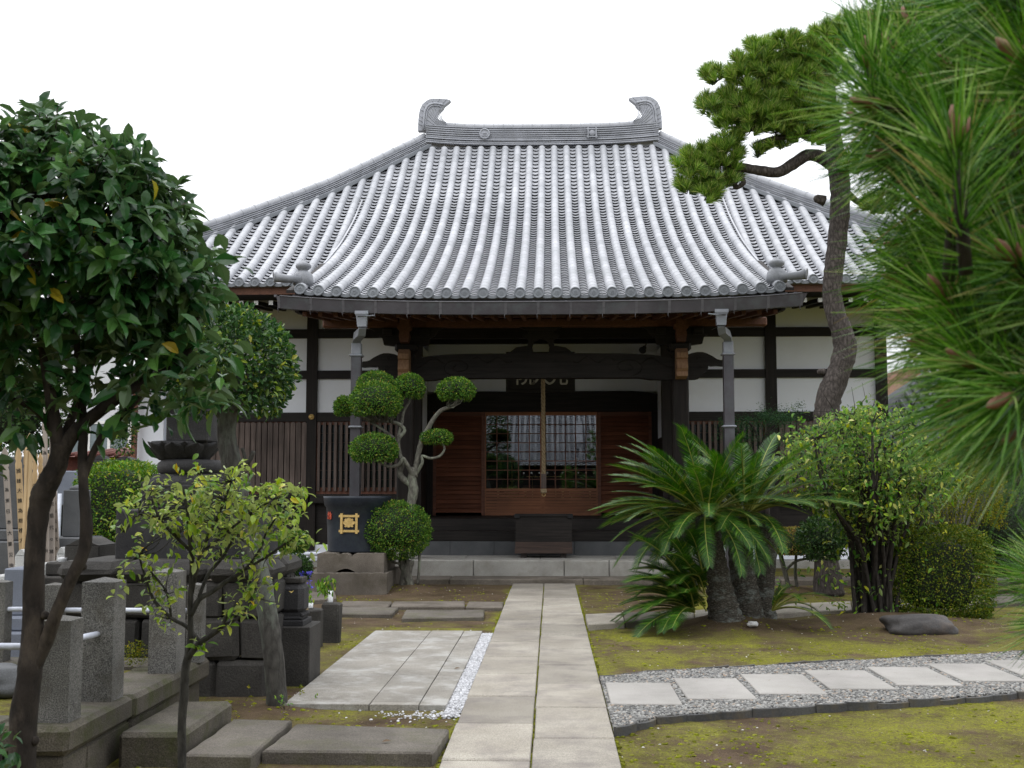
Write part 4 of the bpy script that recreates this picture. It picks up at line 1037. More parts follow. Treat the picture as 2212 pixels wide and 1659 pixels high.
while len(P_) < 30000:
    x = random.uniform(.42, 5.2); a_, b_ = fn(x)+.03, ff(x)-.02; y = random.uniform(a_, b_)
    if any(sx-.004 < x < sx+.53 and sy < y < sy+.965 for sx, sy in S0): continue
    P_.append((x, y, .008+random.uniform(0, .016)))
pebbles('gravel', np.array(P_), .008, .019, M['gravel'], 'grey rounded gravel around the stepping slabs', 0)
P_ = []
while len(P_) < 7000:
    y = random.uniform(8.55, 13.4); x = random.uniform(-.775, -.655)
    if y < 8.9 and random.random() < .55: continue
    if random.random() > .55+.45*mnoise.noise(Vector((x*8, y*3, 0))) + .3: continue
    P_.append((x, y, -.012+random.uniform(0, .012)))
for _ in range(230):
    x = random.gauss(-.85, .22); y = random.gauss(8.72, .12)
    if x < -.66 and y < 8.88: P_.append((x, y, ground_z(x, y)+.004))
m, t, b = base('white_gravel', .7, .3); g = t.nodes.new('ShaderNodeNewGeometry')
col = ramp(t, g.outputs['Random Per Island'], [(0, (.28, .28, .29)), (.5, (.47, .47, .49)), (1, (.66, .66, .68))]); t.links.new(col, b.inputs['Base Color']); M['wgravel'] = m
pebbles('white_gravel', np.array(P_), .006, .014, M['wgravel'], 'white gravel strip between terrace and main path', 0)
# litter
P_ = []
for _ in range(2600):
    x = random.uniform(-5, 6); y = random.uniform(6.4, 20)
    if -.68 < x < .43 or (-2.0 < x < -.7 and 8.85 < y < 13.6) or (x > .4 and fn(x)-.05 < y < ff(x)+.05) or x < -2.5 and y < 9.2: continue
    P_.append((x, y, ground_z(x, y)+.002))
m, t, b = base('litter', .8, .2); g = t.nodes.new('ShaderNodeNewGeometry')
col = ramp(t, g.outputs['Random Per Island'], [(0, (.06, .04, .025)), (.5, (.16, .11, .07)), (.8, (.36, .34, .30)), (1, (.62, .6, .56))]); t.links.new(col, b.inputs['Base Color']); M['litter'] = m
pebbles('ground_litter', np.array(P_), .004, .011, M['litter'], 'small stones, twigs and clods scattered on the moss', 0)
P_ = []
while len(P_) < 4200:
    x = random.uniform(-4.5, 6.5); y = 6.3+random.random()**1.4*13
    if -.66 < x < .42 or (-2.02 < x < -.75 and 8.85 < y < 13.6) or (x > .4 and fn(x)-.05 < y < ff(x)+.05) or (x < -2.5 and y < 9.2) or (x < -.66 and x > -2.2 and 6.9 < y < 8.05): continue
    if mnoise.noise(Vector((x*1.15, y*.86, 3)))+.35*mnoise.noise(Vector((x*4, y*4, 0))) < .02: continue
    P_.append((x, y, ground_z(x, y)-.002))
for _ in range(330): P_.append((-.121+random.gauss(0, .004), random.uniform(6.4, 20), -.020))
for _ in range(650): P_.append((random.choice((-.658, .412))+random.gauss(0, .008), random.uniform(6.4, 20), -.02))
for sx, sy in S0:
    for _ in range(14): q = random.random(); P_.append((sx+random.choice((-.01, .535)), sy+q*.96, .006))
m, t, b = base('moss_cushion', .95, .05); g = t.nodes.new('ShaderNodeNewGeometry')
col = ramp(t, g.outputs['Random Per Island'], [(0, (.10, .105, .012)), (.5, (.16, .17, .016)), (.85, (.20, .22, .015)), (1, (.22, .21, .06))])
col = mixc(t, 1.0, col, ramp(t, noise(t, coords(t), 140, 3, .7), [(.3, .5), (.7, 1.5)]), 'MULTIPLY'); t.links.new(col, b.inputs['Base Color']); bump(t, b, noise(t, coords(t), 160, 4, .7), .8, .01); M['cush'] = m
pebbles('moss_cushions', np.array(P_), .008, .026, M['cush'], 'small raised cushions of moss on the bare earth', 0)
V = []; Q = []
for _ in range(3200):
    x = random.uniform(-3, 6.5) if random.random() < .35 else random.uniform(.6, 6.5); y = random.uniform(6.5, 17)
    if (-2.02 < x < -.75 and 8.85 < y < 13.6) or (x < -2.5 and y < 9.2) or (x < -.66 and x > -2.2 and 6.9 < y < 8.05): continue
    onp = -.66 < x < .42; gr = x > .4 and fn(x)-.05 < y < ff(x)+.05
    if (onp or gr) and random.random() < .85: continue
    z = .012 if onp else .05 if gr else ground_z(x, y)+.006; a = random.uniform(0, 6.28); L = random.uniform(.03, .055); w_ = .0012
    dx_, dy_ = math.cos(a)*L, math.sin(a)*L; nx_, ny_ = -math.sin(a)*w_, math.cos(a)*w_; n0 = len(V)
    V += [(x-nx_, y-ny_, z), (x+nx_, y+ny_, z), (x+dx_+nx_, y+dy_+ny_, z+.002), (x+dx_-nx_, y+dy_-ny_, z+.002)]; Q.append((n0, n0+1, n0+2, n0+3))
m, t, b = base('dry_needles', .8, .2); g = t.nodes.new('ShaderNodeNewGeometry'); t.links.new(ramp(t, g.outputs['Random Per Island'], [(0, (.07, .04, .02)), (.6, (.18, .11, .05)), (1, (.32, .24, .13))]), b.inputs['Base Color']); M['dryn'] = m
tag(np_mesh('fallen_needles', V, Q, M['dryn']), 'dry brown pine needles fallen on the moss and stones', kind='stuff')
# edging tiles, set on edge
m = stone('edging_clay_tile', (.04, .040, .042), (.10, .098, .095), speck=.2, stain=(.10, .078, .045), stain_amt=.8, sscale=80, bscale=40, bstr=.4, big=2.5, rough=.6); M['edge'] = m
def edging(line, lab, grp, hgt, L=.262):
    d = [0]
    for a, b_ in zip(line[:-1], line[1:]): d.append(d[-1]+math.dist(a, b_))
    s_ = 0; i = 0
    X = lambda q: (float(np.interp(q, d, [p_[0] for p_ in line])), float(np.interp(q, d, [p_[1] for p_ in line])))
    while s_ < d[-1]-.1:
        a = X(s_); b_ = X(min(d[-1], s_+L+.012)); A, B = Vector((*a, 0)), Vector((*b_, 0)); dr = (B-A).normalized(); nn = Vector((-dr.y, dr.x, 0))
        h = hgt+random.uniform(-.012, .01); of = random.uniform(-.006, .006); tl = random.uniform(-.01, .01)
        pts = []
        for q in np.linspace(0, 1, 9): pts.append(A+(B-A)*q+nn*(.028*(1-(2*q-1)**2)*(-1)+of+.006*q))
        mb = MB(); vs = []
        for k, p_ in enumerate(pts):
            zt_ = h+tl*(k/8-.5)
            for o2, z in ((-.011, -.08), (-.011, zt_-.004), (-.007, zt_), (.007, zt_), (.011, zt_-.004), (.011, -.08)): vs.append((p_.x+nn.x*o2, p_.y+nn.y*o2, z))
        fs = [(k*6+j, k*6+6+j, k*6+7+j, k*6+1+j) for k in range(8) for j in range(5)]+[(0, 1, 2, 3, 4, 5), (53, 52, 51, 50, 49, 48)]
        mb.add(vs, [tuple(reversed(f)) for f in fs]); o = on('edging_tile', mb, 'edge', lab, 'edging tile', grp, (A.x, A.y, 0)); s_ += L; i += 1
edging([(.42, 7.99)]+near[1:9], 'dark curved clay tile set on edge along the near side of the gravel path', 'edging tiles along the near side of the gravel', .027)
edging(far[:8]+[(5.4, 12.3)], 'dark clay tile set on edge along the far side of the gravel path', 'edging tiles along the far side of the gravel', .030)
# boulder
def boulder(name, c, rx, ry, rz, lab, mat='rock', seed=0, cat='rock', flat=.0):
    mb = MB(); nu, nv = 44, 24
    def f(a, b_):
        th = a*2*math.pi; ph = (b_-.5)*math.pi; d = Vector((math.cos(th)*math.cos(ph), math.sin(th)*math.cos(ph), math.sin(ph)))
        r = 1+.30*mnoise.noise(d*1.3+Vector((seed, 0, 0)))+.07*mnoise.noise(d*3.1+Vector((0, seed, 0)))+.02*mnoise.noise(d*8+Vector((0, 0, seed)))
        e = Vector((abs(d.x)**.8*math.copysign(1, d.x), d.y, d.z)); z = e.z*rz*r
        return (c[0]+e.x*rx*r, c[1]+e.y*ry*r, c[2]+min(z, rz*.75+.06*(z-rz*.75)))
    mb.grid(f, nu, nv, True); return on(name, mb, mat, lab, cat, None, c)
p = gnd(2000, 1372, .0); boulder('boulder', (p.x, p.y+.25, .07), .40, .24, .16, 'low dark grey boulder half sunk in front of the clipped azalea block', seed=3)
p = gnd(1626, 1357, .02); boulder('boulder', (p.x, p.y, .07), .06, .05, .035, 'small pale stone on the mound beside the cycad', 'palest', 5)
p = gnd(867, 1302, .0); 
# ---- stone monument
YM = 9.45
mon = thing('stone_monument', 'tall dark stone memorial with a carved lotus seat on a high masonry base', 'monument', (-3.0, 10.0, 0))
xl, xr = -3.95, -2.245; zc0 = at(0, 1256, YM).z; zc1 = at(0, 1212, YM).z
def mbox(name, x0, x1, y0, y1, z0, z1, mat='lava2', bev=.03, jit=.006, parent=mon):
    mb = MB(); mb.box(x0, x1, y0, y1, z0, z1, bev, jit=jit); return mb.build(name, M[mat], parent)
for a, b_ in ((xl, -3.45), (-3.445, -2.75), (-2.745, xr+.03)): mbox('coping_stone', a, b_, YM-.06, YM+.5, zc0, zc1, bev=.06)
mbox('coping_stone', -2.75, xr+.03, YM+.505, YM+1.15, zc0, zc1-.004, bev=.05); mbox('top_slab', xl, -2.76, YM+.505, YM+1.1, zc0, zc1-.01, bev=.02)
zz = at(0, 1335, YM).z; zy = at(0, 1424, YM).z
for a, b_, z0, z1 in ((xl, -3.5, zz, zc0), (-3.495, -3.02, zz, zc0), (-3.015, -2.62, zz, zc0), (-2.615, xr, zz, zc0), (xl, -3.28, zy, zz), (-3.275, -2.80, zy, zz), (-2.795, -2.48, zy, zz), (-2.475, xr, zy, zz), (xl, -2.95, -.1, zy), (-2.945, -2.66, -.1, zy), (-2.655, xr, -.1, zy)):
    mbox('masonry_stone', a+.003, b_-.003, YM+random.uniform(-.015, .01), YM+.25, z0+.003, z1-.004, bev=.028, jit=.012)
for y0, y1, z0, z1 in ((YM+.26, YM+.7, zz, zc0), (YM+.705, YM+1.05, zz, zc0), (YM+.26, YM+.55, zy, zz), (YM+.555, YM+1.05, zy, zz), (YM+.26, YM+.8, -.1, zy), (YM+.805, YM+1.05, -.1, zy)):
    mbox('masonry_stone', -2.55, xr+random.uniform(-.01, .01), y0, y1, z0+.003, z1-.004, bev=.028, jit=.01)
YB = 9.85; cx_ = at(397, 1000, 10.3).x; yc_ = 10.3
def span(p0, p1, py, Y): return at(p0, py, Y).x, at(p1, py, Y).x
a, b_ = span(249, 545, 1150, YB); z1 = at(0, 1101, YB).z; mbox('lower_block', a, b_, YB, YB+.95, zc1-.01, z1, 'lava', .012, 0)
a, b_ = span(304, 490, 1070, YB+.1); z3 = at(0, 1047, YB+.1).z; mbox('upper_block', a, b_, YB+.1, YB+.75, z1, z3, 'lava', .012, 0)
mb = MB(); mb.box(a+.05, b_-.05, YB+.088, YB+.11, z1+.05, z3-.04, .004); mb.build('sunk_panel', M['lava'], mon)
z4 = at(0, 1024, YB+.2).z; hw = (b_-a)/2; cxb = (a+b_)/2
mb = MB(); mb.lathe([(hw*1.03, 0), (hw*1.02, .02), (hw*.88, .045), (hw*.80, z4-z3)], (cxb, yc_+.05, z3), 4, False); 
for v_i, (x, y, z) in enumerate(mb.v):
    dx, dy = x-cxb, y-yc_-.05; mb.v[v_i] = (cxb+(dx-dy)*.7071*1.4142*.99/1.0 if False else cxb+(dx-dy), yc_+.05+(dx+dy), z)
for k in range(4): mb.lathe([(.11, -.02), (.10, .03), (.05, .07), (.001, .075)], (cxb-.24+k*.16, YB+.22, z3), 14)
mb.build('lotus_foot', M['lava'], mon)
z5 = at(0, 995.5, yc_).z; rw = (at(482, 1010, yc_).x-at(343, 1010, yc_).x)/2; cr = at(412, 1010, yc_).x
mb = MB(); h_ = z5-z4+.02; mb.lathe([(rw*.80, 0), (rw*.95, h_*.15), (rw, h_*.45), (rw*.98, h_*.75), (rw*.85, h_*.97), (.001, h_)], (cr, yc_, z4-.01), 40, sq=.0); mb.build('round_cushion', M['lava'], mon)
z6 = at(0, 954, yc_).z; rl = (at(470, 975, yc_).x-at(320, 975, yc_).x)/2; cl = at(397, 975, yc_).x; hl = z6-z5
mb = MB(); mb.lathe([(rl*.62, 0), (rl*.75, hl*.2), (rl*.86, hl*.6), (rl*.90, hl*.98), (.001, hl)], (cl, yc_, z5), 40)
for ring, (n_p, off, rs, zs_) in enumerate(((10, .0, 1.0, .95), (10, .314, .93, 1.0))):
    for k in range(n_p):
        an = -math.pi/2+off+k*2*math.pi/n_p
        def pf(i, j, an=an, rs=rs, zs_=zs_):
            w_ = (i-.5)*2; q = j; wid = .30*math.sqrt(max(0, 1-(2*max(q, .5)-1)**2.2))*(.55+.45*min(1, q*2)); th = an+w_*wid*1.05
            r = rl*(.62+.40*q**.8)*rs*(1+.07*(1-w_*w_))+.012*q*q; z = z5+hl*(.02+zs_*.93*q)+.0
            return (cl+r*math.cos(th), yc_+r*math.sin(th), z)
        mb.grid(pf, 10, 8)
mb.build('lotus_seat', M['lava'], mon)
a, b_ = span(357, 448, 940, yc_-.25); z7 = at(0, 850, yc_).z
mbox('inscribed_stone', a, b_, yc_-.24, yc_+.24, z6-.01, z7, 'lava', .012, 0)
mb = MB(); mb.lathe([(.42, 0), (.44, .05), (.30, .14), (.12, .26), (.05, .3), (.07, .36), (.001, .44)], (cl, yc_, z7), 24); mb.build('capstone', M['lava'], mon)
# ---- incense burner on pedestal
px0, px1 = at(595, 1400, 9.95).x, at(669, 1400, 9.95).x; zb_ = at(0, 1352, 9.95).z
ib = thing('incense_burner', 'dark carved stone incense burner on a tall square pedestal', 'incense burner', ((px0+px1)/2, 10.1, 0))
mb = MB(); mb.box(px0, px1, 9.95, 10.42, -.1, zb_, .008); mb.build('pedestal', M['lava2'], ib)
a, b_ = at(596, 1340, 10.0).x, at(655, 1340, 10.0).x; zz1 = zb_+.045; mb = MB(); mb.box(a, b_, 10.0, 10.36, zb_, zz1, .005); mb.build('plinth', M['lava'], ib)
yb0 = 10.04; a, b_ = at(600, 1300, yb0).x, at(652, 1300, yb0).x; cb = (a+b_)/2; hb = (b_-a)/2; zt_ = at(0, 1259, yb0).z
mb = MB(); mb.box(a-.003, b_-.0, yb0, yb0+.28, zz1, zz1+.03, .008); 
for k in range(5): mb.lathe([(.02, 0), (.018, .02), (.001, .03)], (b_-.002, yb0+.03+k*.055, zz1+.028), 8)
mb.box(a-.005, b_+.008, yb0+.01, yb0+.29, zz1+.045, zt_, .045); mb.box(a+.01, b_-.01, yb0+.02, yb0+.27, zz1+.03, zz1+.06); mb.build('burner_body', M['lava'], ib)
mb = MB(); mb.box(a+.0, b_-.008, yb0+.03, yb0+.25, zt_, zt_+.045, .006); mb.build('burner_lid', M['lava2'], ib)
mb = MB()
for k in (0, 1, 2): mb.tube([(cb-.02+k*.03, yb0+.1+k*.03, zt_+.045), (cb-.02+k*.03, yb0+.1+k*.03, zt_+.085)], .0025, 5)
mb.build('incense_pins', M['darkmetal'], ib)
# ---- vase stones with flowers
def vase_stone(name, cx0, w_, y, d, ztop, lab):
    mb = MB(); mb.box(cx0-w_/2, cx0+w_/2, y, y+d, -.1, ztop, .02, jit=.008); return on(name, mb, 'lava2', lab, 'stone post', None, (cx0, y+d/2, 0))
p = at(712, 1383, 12.7); zt_ = at(0, 1301, 12.7).z; vase_stone('vase_stone', p.x, .195, 12.7, .18, zt_, 'lichen-spotted rough stone post carrying the vase of green sprigs')
q_ = at(675, 1360, 12.3); zt2 = at(0, 1314, 12.3).z; vase_stone('vase_stone', q_.x, .15, 12.3, .2, zt2, 'low rough stone behind the incense burner carrying a vase of blue flowers')
M['sprig'] = leaf('sprig_leaf', [(0, (.05, .12, .02)), (.6, (.12, .22, .04)), (1, (.34, .36, .08))], .4)
M['blue'] = plain('blue_petals', (.05, .04, .36), .6)
vases = []
for (vx, vy, vz, r_, h_, lab) in ((at(713, 1300, 12.78).x, 12.79, zt_, .030, .125, 'white vase of drooping green sprigs on the lichen-spotted stone post'), (at(670, 1314, 12.4).x, 12.4, zt2, .030, .055, 'white vase of wilting blue gentians behind the incense burner')):
    v_ = thing('flower_vase', lab, 'vase', (vx, vy, vz)); vases.append(v_)
    mb = MB(); mb.lathe([(r_*.85, 0), (r_, .01), (r_, h_), (r_*.85, h_), (r_*.8, h_*.9), (.001, h_*.9)], (vx, vy, vz), 20); mb.build('vase_body', M['porcelain'], v_)
# ---- gravestones in the left background
def grave(px0, px1, pyt, pyb, Y, d, mat, lab, top='flat', zb=None):
    a = at(px0, pyb, Y); b_ = at(px1, pyb, Y); zt = at(px0, pyt, Y).z; z0 = at(px0, pyb, Y).z if zb is None else zb
    g_ = thing('gravestone', lab, 'gravestone', ((a.x+b_.x)/2, Y+d/2, z0))
    mb = MB(); mb.box(a.x, b_.x, Y, Y+d, z0, zt, .012)
    if top == 'cap': mb.lathe([((b_.x-a.x)*.42, 0), ((b_.x-a.x)*.38, .03), (.001, .06)], ((a.x+b_.x)/2, Y+d/2, zt), 20)
    if top == 'ridge':
        n = 12; pl = [(a.x, zt)]+[(a.x+(b_.x-a.x)*i/n, zt+.06*math.sin(i/n*math.pi)**2) for i in range(1, n)]+[(b_.x, zt)]; mb.prism(pl, Y+.0, Y+d)
    mb.build('headstone', M[mat], g_)
    mb = MB(); mb.box(a.x-.12, b_.x+.12, Y-.12, Y+d+.1, z0-.12, z0, .015); mb.box(a.x-.2, b_.x+.2, Y-.2, Y+d+.2, -.1, z0-.12, .015); mb.build('plinth', M[mat], g_); return g_
grave(-14, 48, 986, 1143, 12.6, .3, 'greyst', 'wide grey gravestone slab behind the wooden tablets at the left edge')
grave(120, 163, 1017, 1150, 15.5, .3, 'bluest', 'tall blue-grey polished gravestone just right of the large trunk', 'flat')
grave(133, 172, 1058, 1160, 13.2, .3, 'greyst', 'dark grey gravestone with a small cap between the two trunks', 'cap')
grave(108, 128, 1090, 1160, 14.2, .3, 'lava', 'narrow dark gravestone peeking out right of the large trunk')
grave(196, 226, 992, 1060, 17.5, .3, 'lava', 'dark gravestone with a curved top rising behind the hedge, left one', 'ridge')
grave(240, 290, 994, 1060, 18.5, .3, 'lava', 'dark wide gravestone behind the hedge, right one', 'ridge')
grave(138, 214, 1178, 1213, 10.6, .45, 'lava2', 'low dark stone with a wavy top beside the monument base', 'ridge')
grave(30, 56, 1200, 1240, 11.5, .2, 'palest', 'small pale rounded granite stone between the wooden tablets', 'ridge')
grave(5, 52, 1228, 1330, 10.2, .3, 'bluest', 'blue-grey speckled granite block behind the pipe rail')
grave(121, 140, 1196, 1215, 11.0, .2, 'palest', 'little round-topped pale stone left of the low wavy stone', 'ridge')
mb = MB(); mb.lathe([(.032, 0), (.04, .07), (.042, .08), (.034, .078), (.001, .05)], at(135, 1224, 10.6), 16); on('stone_cup', mb, 'porcelain', 'small white cup standing left of the low wavy stone', 'cup', None, at(135, 1224, 10.6))
p = at(4, 1340, 8.9); boulder('water_bowl', (at(-8, 1385, 7.6).x, 7.6, .375), .24, .2, .13, 'rounded grey stone bowl at the left edge of the plot', 'greyst', 9, 'stone bowl')
mb = MB(); xb_ = at(233*.15/.15, 1050, 14.0).x
p0 = at(57+0, 912, 14.6)
mb.tube([(at(130, 1050, 14.0).x, 14.0, .1), (at(130, 1050, 14.0).x, 14.0, 1.55)], .025, 8); on('drain_pipe', mb, 'pipe', 'thin blue-grey pipe standing between the gravestones', 'pipe')
# ---- wooden memorial tablets
tabs = [((3, 965), (28, 1385), 13, 'tabgrey', '大為東日本大震災殉難諸霊位追善', 'weathered grey memorial tablet leaning at the left edge, lettered for the great earthquake'),
        ((30, 948), (50, 1385), 14, 'bambootan', '誰諸大錬為総檀方中有縁三司縁諸霊後', 'tan memorial tablet with big brush characters, second from the left edge'),
        ((50, 960), (58, 1385), 9, 'bambootan', '卍奉修為先祖代々之霊菩提', 'narrow tan memorial tablet pressed beside the bamboo pole'),
        ((70, 972), (66, 1385), 11, 'bambootan', '南無奉修先祖代々菩提也', 'tan memorial tablet just right of the bamboo pole'),
        ((82, 978), (80, 1385), 10, 'bambootan', '南無奉修先祖代々菩提供養', 'tan memorial tablet fourth of the pale group, behind the large trunk'),
        ((90, 880), (97, 1385), 11, 'tabgrey', '為先祖代々供養塔檀方', 'tall pinkish memorial tablet rising above the others'),
        ((107, 862), (104, 1290), 13, 'tabgrey', '妙法為檀方中先祖代々諸霊菩提', 'tallest weathered memorial tablet, topping the group'),
        ((93, 975), (106, 1262), 13, 'bambootan', '為先檀方中先祖代々諸霊', 'pinkish memorial tablet showing right of the large trunk'),
        ((107, 1000), (119, 1258), 12, 'tabgrey', '為檀方中先祖代々之諸霊', 'grey memorial tablet furthest right of the group')]
for i, (a, b_, w_, mt, txt, lab) in enumerate(tabs):
    Y = 11.7+.05*i; A = at(a[0]+w_/2, a[1], Y); B = at(b_[0]+w_/2, b_[1], Y); wd = w_*Y/2557/2
    t_ = thing('memorial_tablet', lab, 'tablet', B); dz = A.z-B.z; dx = A.x-B.x
    pl = []
    def W_(sx, q): return (B.x+dx*q+sx*wd, B.z+dz*q)
    prof = [(0, 1.0), (.55, .985), (1, .97), (1, .95), (.7, .94), (1, .925), (1, .90), (.7, .89), (1, .875), (1, 0)]
    pl = [W_(s_, q) for s_, q in prof]+[W_(-s_, q) for s_, q in prof[::-1][:-1]]
    mb = MB(); mb.prism(pl, Y, Y+.012); mb.build('plank', M[mt], t_)
    n = len(txt); stp = dz*.84/n; sz = min(wd*1.55, stp*.95)
    for ci, ch in enumerate(txt):
        q = .88-(ci+1)*.84/n; o = text_mesh('character', ch, sz*random.uniform(.92, 1.05), (0, 0, 0), 'ink', t_, depth=.0008, rot=(R(90), math.atan2(dx, dz)+random.uniform(-.05, .05), 0))
        o.location = Vector((B.x+dx*q+random.uniform(-.002, .002), Y-.002, B.z+dz*q))-ORG[t_.name]
mb = MB(); A = at(62, 950, 11.6); B = at(62, 1385, 11.6)
for k in (-1, 1):
    mb.tube([(A.x+k*.018+.0*q, 11.62, A.z+(B.z-A.z)*q) for q in np.linspace(0.0, 1, 14)], [.020*(1+.12*(i % 3 == 0)) for i in range(14)], 8)
mb.tube([(A.x-.018, 11.62, A.z), (A.x, 11.62, A.z+.05), (A.x+.018, 11.62, A.z)], .02, 8)
on('bamboo_pole', mb, 'bambootan', 'bent bamboo pole standing among the memorial tablets', 'pole', None, B)
mb = MB(); a, b_ = at(-20, 1270, 11.5), at(136, 1251, 11.5); mb.sweep([(a.x, 11.5, a.z-.03), (b_.x, 11.5, b_.z-.03)], .03, .05); on('tablet_rail', mb, 'pipe', 'flat metal bar holding the memorial tablets upright', 'rail', None, (a.x, 11.5, a.z))

# ================================================================== BACKGROUND BUILDINGS
M['siding'] = plain('pale_siding', (.55, .56, .58), .7, var=.05, nscale=2); M['winglass'] = plain('blue_grey_window', (.13, .17, .18), .15, var=.2, spec=.8)
M['browntile'] = stone('brown_brick_wall', (.22, .12, .08), (.34, .20, .14), speck=.2, sscale=20, bscale=20, bstr=.2); M['redroof'] = stone('red_brown_roof', (.08, .025, .02), (.17, .06, .045), speck=.3, sscale=20)
M['slateroof'] = stone('grey_tiled_annex_roof', (.06, .062, .07), (.13, .135, .15), speck=.3, sscale=20, bscale=12, bstr=.6)
def building(lab, px0, px1, pyt, pyb, Y, depth, wall, wins, roof_=None, zb=0):
    a, b_ = at(px0, pyt, Y), at(px1, pyt, Y); z0 = zb; zt = a.z
    g_ = thing('building', lab, 'building', ((a.x+b_.x)/2, Y+depth/2, 0))
    mb = MB(); mb.box(a.x, b_.x, Y, Y+depth, z0, zt); mb.build('wall', M[wall], g_)
    for (wx0, wx1, wy0, wy1, nm_) in wins:
        p0, p1 = at(wx0, wy0, Y), at(wx1, wy1, Y); mb = MB(); mb.box(p0.x, p1.x, Y-.05, Y-.01, p1.z, p0.z); w_ = mb.build('window', M['winglass'], g_)
        mb = MB(); e = .0025*Y
        mb.box(p0.x-e, p1.x+e, Y-.09, Y-.02, p0.z, p0.z+e); mb.box(p0.x-e, p1.x+e, Y-.09, Y-.02, p1.z-e, p1.z)
        for i in range(nm_+1): xx = p0.x+(p1.x-p0.x)*i/nm_; mb.box(xx-e/2, xx+e/2, Y-.085, Y-.02, p1.z, p0.z)
        mb.build('frame', M['white'], w_)
    if roof_:
        e = .6; mb = MB(); rm, rh = roof_
        vs = [(a.x-e, Y-e, zt), (b_.x+e, Y-e, zt), (b_.x+e, Y+depth+e, zt), (a.x-e, Y+depth+e, zt), (a.x+depth*.3, Y+depth/2, zt+rh), (b_.x-depth*.3, Y+depth/2, zt+rh)]
        mb.add(vs, [(0, 1, 5, 4), (1, 2, 5), (2, 3, 4, 5), (3, 0, 4), (3, 2, 1, 0)])
        x = a.x-e
        while x < b_.x+e:
            f = min(1, max(0, (x-(a.x-e))/(depth*.3+e), 0)); f2 = min(1, (b_.x+e-x)/(depth*.3+e)); q = min(f, f2, 1)
            mb.tube([(x, Y-e, zt+.04), (x, Y-e+(depth/2+e)*q, zt+.04+rh*q)], .06, 6); x += .3
        mb.build('tiled_roof', M[rm], g_)
    return g_
building('white walled side building with a brown corner post left of the hall', 296, 356, 812, 1010, 27.5, 5, 'plaster', [], ('slateroof', .9))
mb = MB(); a = at(291, 900, 27.3); mb.box(a.x-.05, a.x+.05, 27.25, 27.38, 0, 3.9); on('corner_post', mb, 'redwood', 'thin red-brown post at the corner of the white side building', 'post', None, (a.x, 27.3, 0))
building('pale building with a long band of windows behind the hedge', 110, 300, 880, 1010, 42, 8, 'siding', [(150, 280, 916, 979, 3)], None)
building('low red-brown roofed building behind the cemetery', 140, 300, 988, 1020, 36, 5, 'redroof', [], ('redroof', .35))
building('pale high-rise with small windows far behind the large tree', 100, 146, 700, 900, 120, 14, 'siding', [(118, 124, 722, 732, 1), (116, 122, 748, 756, 1), (118, 124, 774, 782, 1), (116, 122, 800, 808, 1)], None)
building('grey tiled building behind the pines at the right edge', 1912, 2330, 960, 1060, 31, 7, 'darkwood', [], ('slateroof', 2.2))
building('orange-brown apartment block far behind the pine branch', 1960, 2190, 792, 960, 70, 12, 'browntile', [(2010, 2040, 805, 820, 2), (2080, 2120, 805, 820, 2)], None)
# hall opposite, behind the viewer (mirrored in the door glass)
t_ = thing('gate_hall', 'grey tiled hall across the court, mirrored in the glazed doors', 'building', (0, -12, 0))
mb = MB()
def gz_(y): return 2.85+(-9-y)*.62
GX0, GX1 = -12, 10
mb.add([(GX0, -9, gz_(-9)), (GX1, -9, gz_(-9)), (GX1, -15, gz_(-15)), (GX0, -15, gz_(-15))], [(0, 1, 2, 3)]); mb.add([(GX0, -15, gz_(-15)), (GX1, -15, gz_(-15)), (GX1, -21, gz_(-9)), (GX0, -21, gz_(-9))], [(0, 1, 2, 3)])
mb.build('roof_deck', M['deck'], t_)
V = []; Q = []
x = GX0+.15
while x < GX1:
    y = -9.0
    while y > -15:
        n0 = len(V)
        for yy, h in ((y, .045), (y-.2, .0)):
            for s in range(5): q = s/4-.5; V.append((x+q*.30, yy, gz_(yy)+h+.07*(2*q)**2))
        for s in range(4): a = n0+s; Q.append((a, a+1, a+6, a+5))
        y -= .19
    x += .31
np_mesh('roof_tiles', V, Q, M['ridge'], t_)
mb = MB(); x = GX0
while x < GX1: mb.tube([(x, -8.97, gz_(-9)+.05), (x, -15, gz_(-15)+.05)], .085, 8); x += .31
mb.build('cover_tiles', M['tile'], t_)
mb = MB(); mb.box(GX0+.5, GX1-.5, -19, -9.5, 0, 2.95); mb.build('walls', M['darkwood'], t_)
mb = MB(); x = GX0
while x < GX1: mb.box(x, x+.08, -9.14, -9.12, 2.44, 2.52); x += .42
mb.build('rafter_ends', M['white'], t_)
mb = MB(); mb.tube([(2.0, -10.0, gz_(-10)+.3), (3.2, -9.7, gz_(-10)+.28)], .1, 8); mb.sweep([(1.6, -12.5, gz_(-12.5)+.1), (1.6, -10.4, gz_(-10.4)+.1)], .35, .35); mb.build('descending_ridge', M['ridge'], t_)
# ================================================================== VEGETATION
def nrm(a): return a/np.maximum(np.linalg.norm(a, axis=-1, keepdims=True), 1e-9)
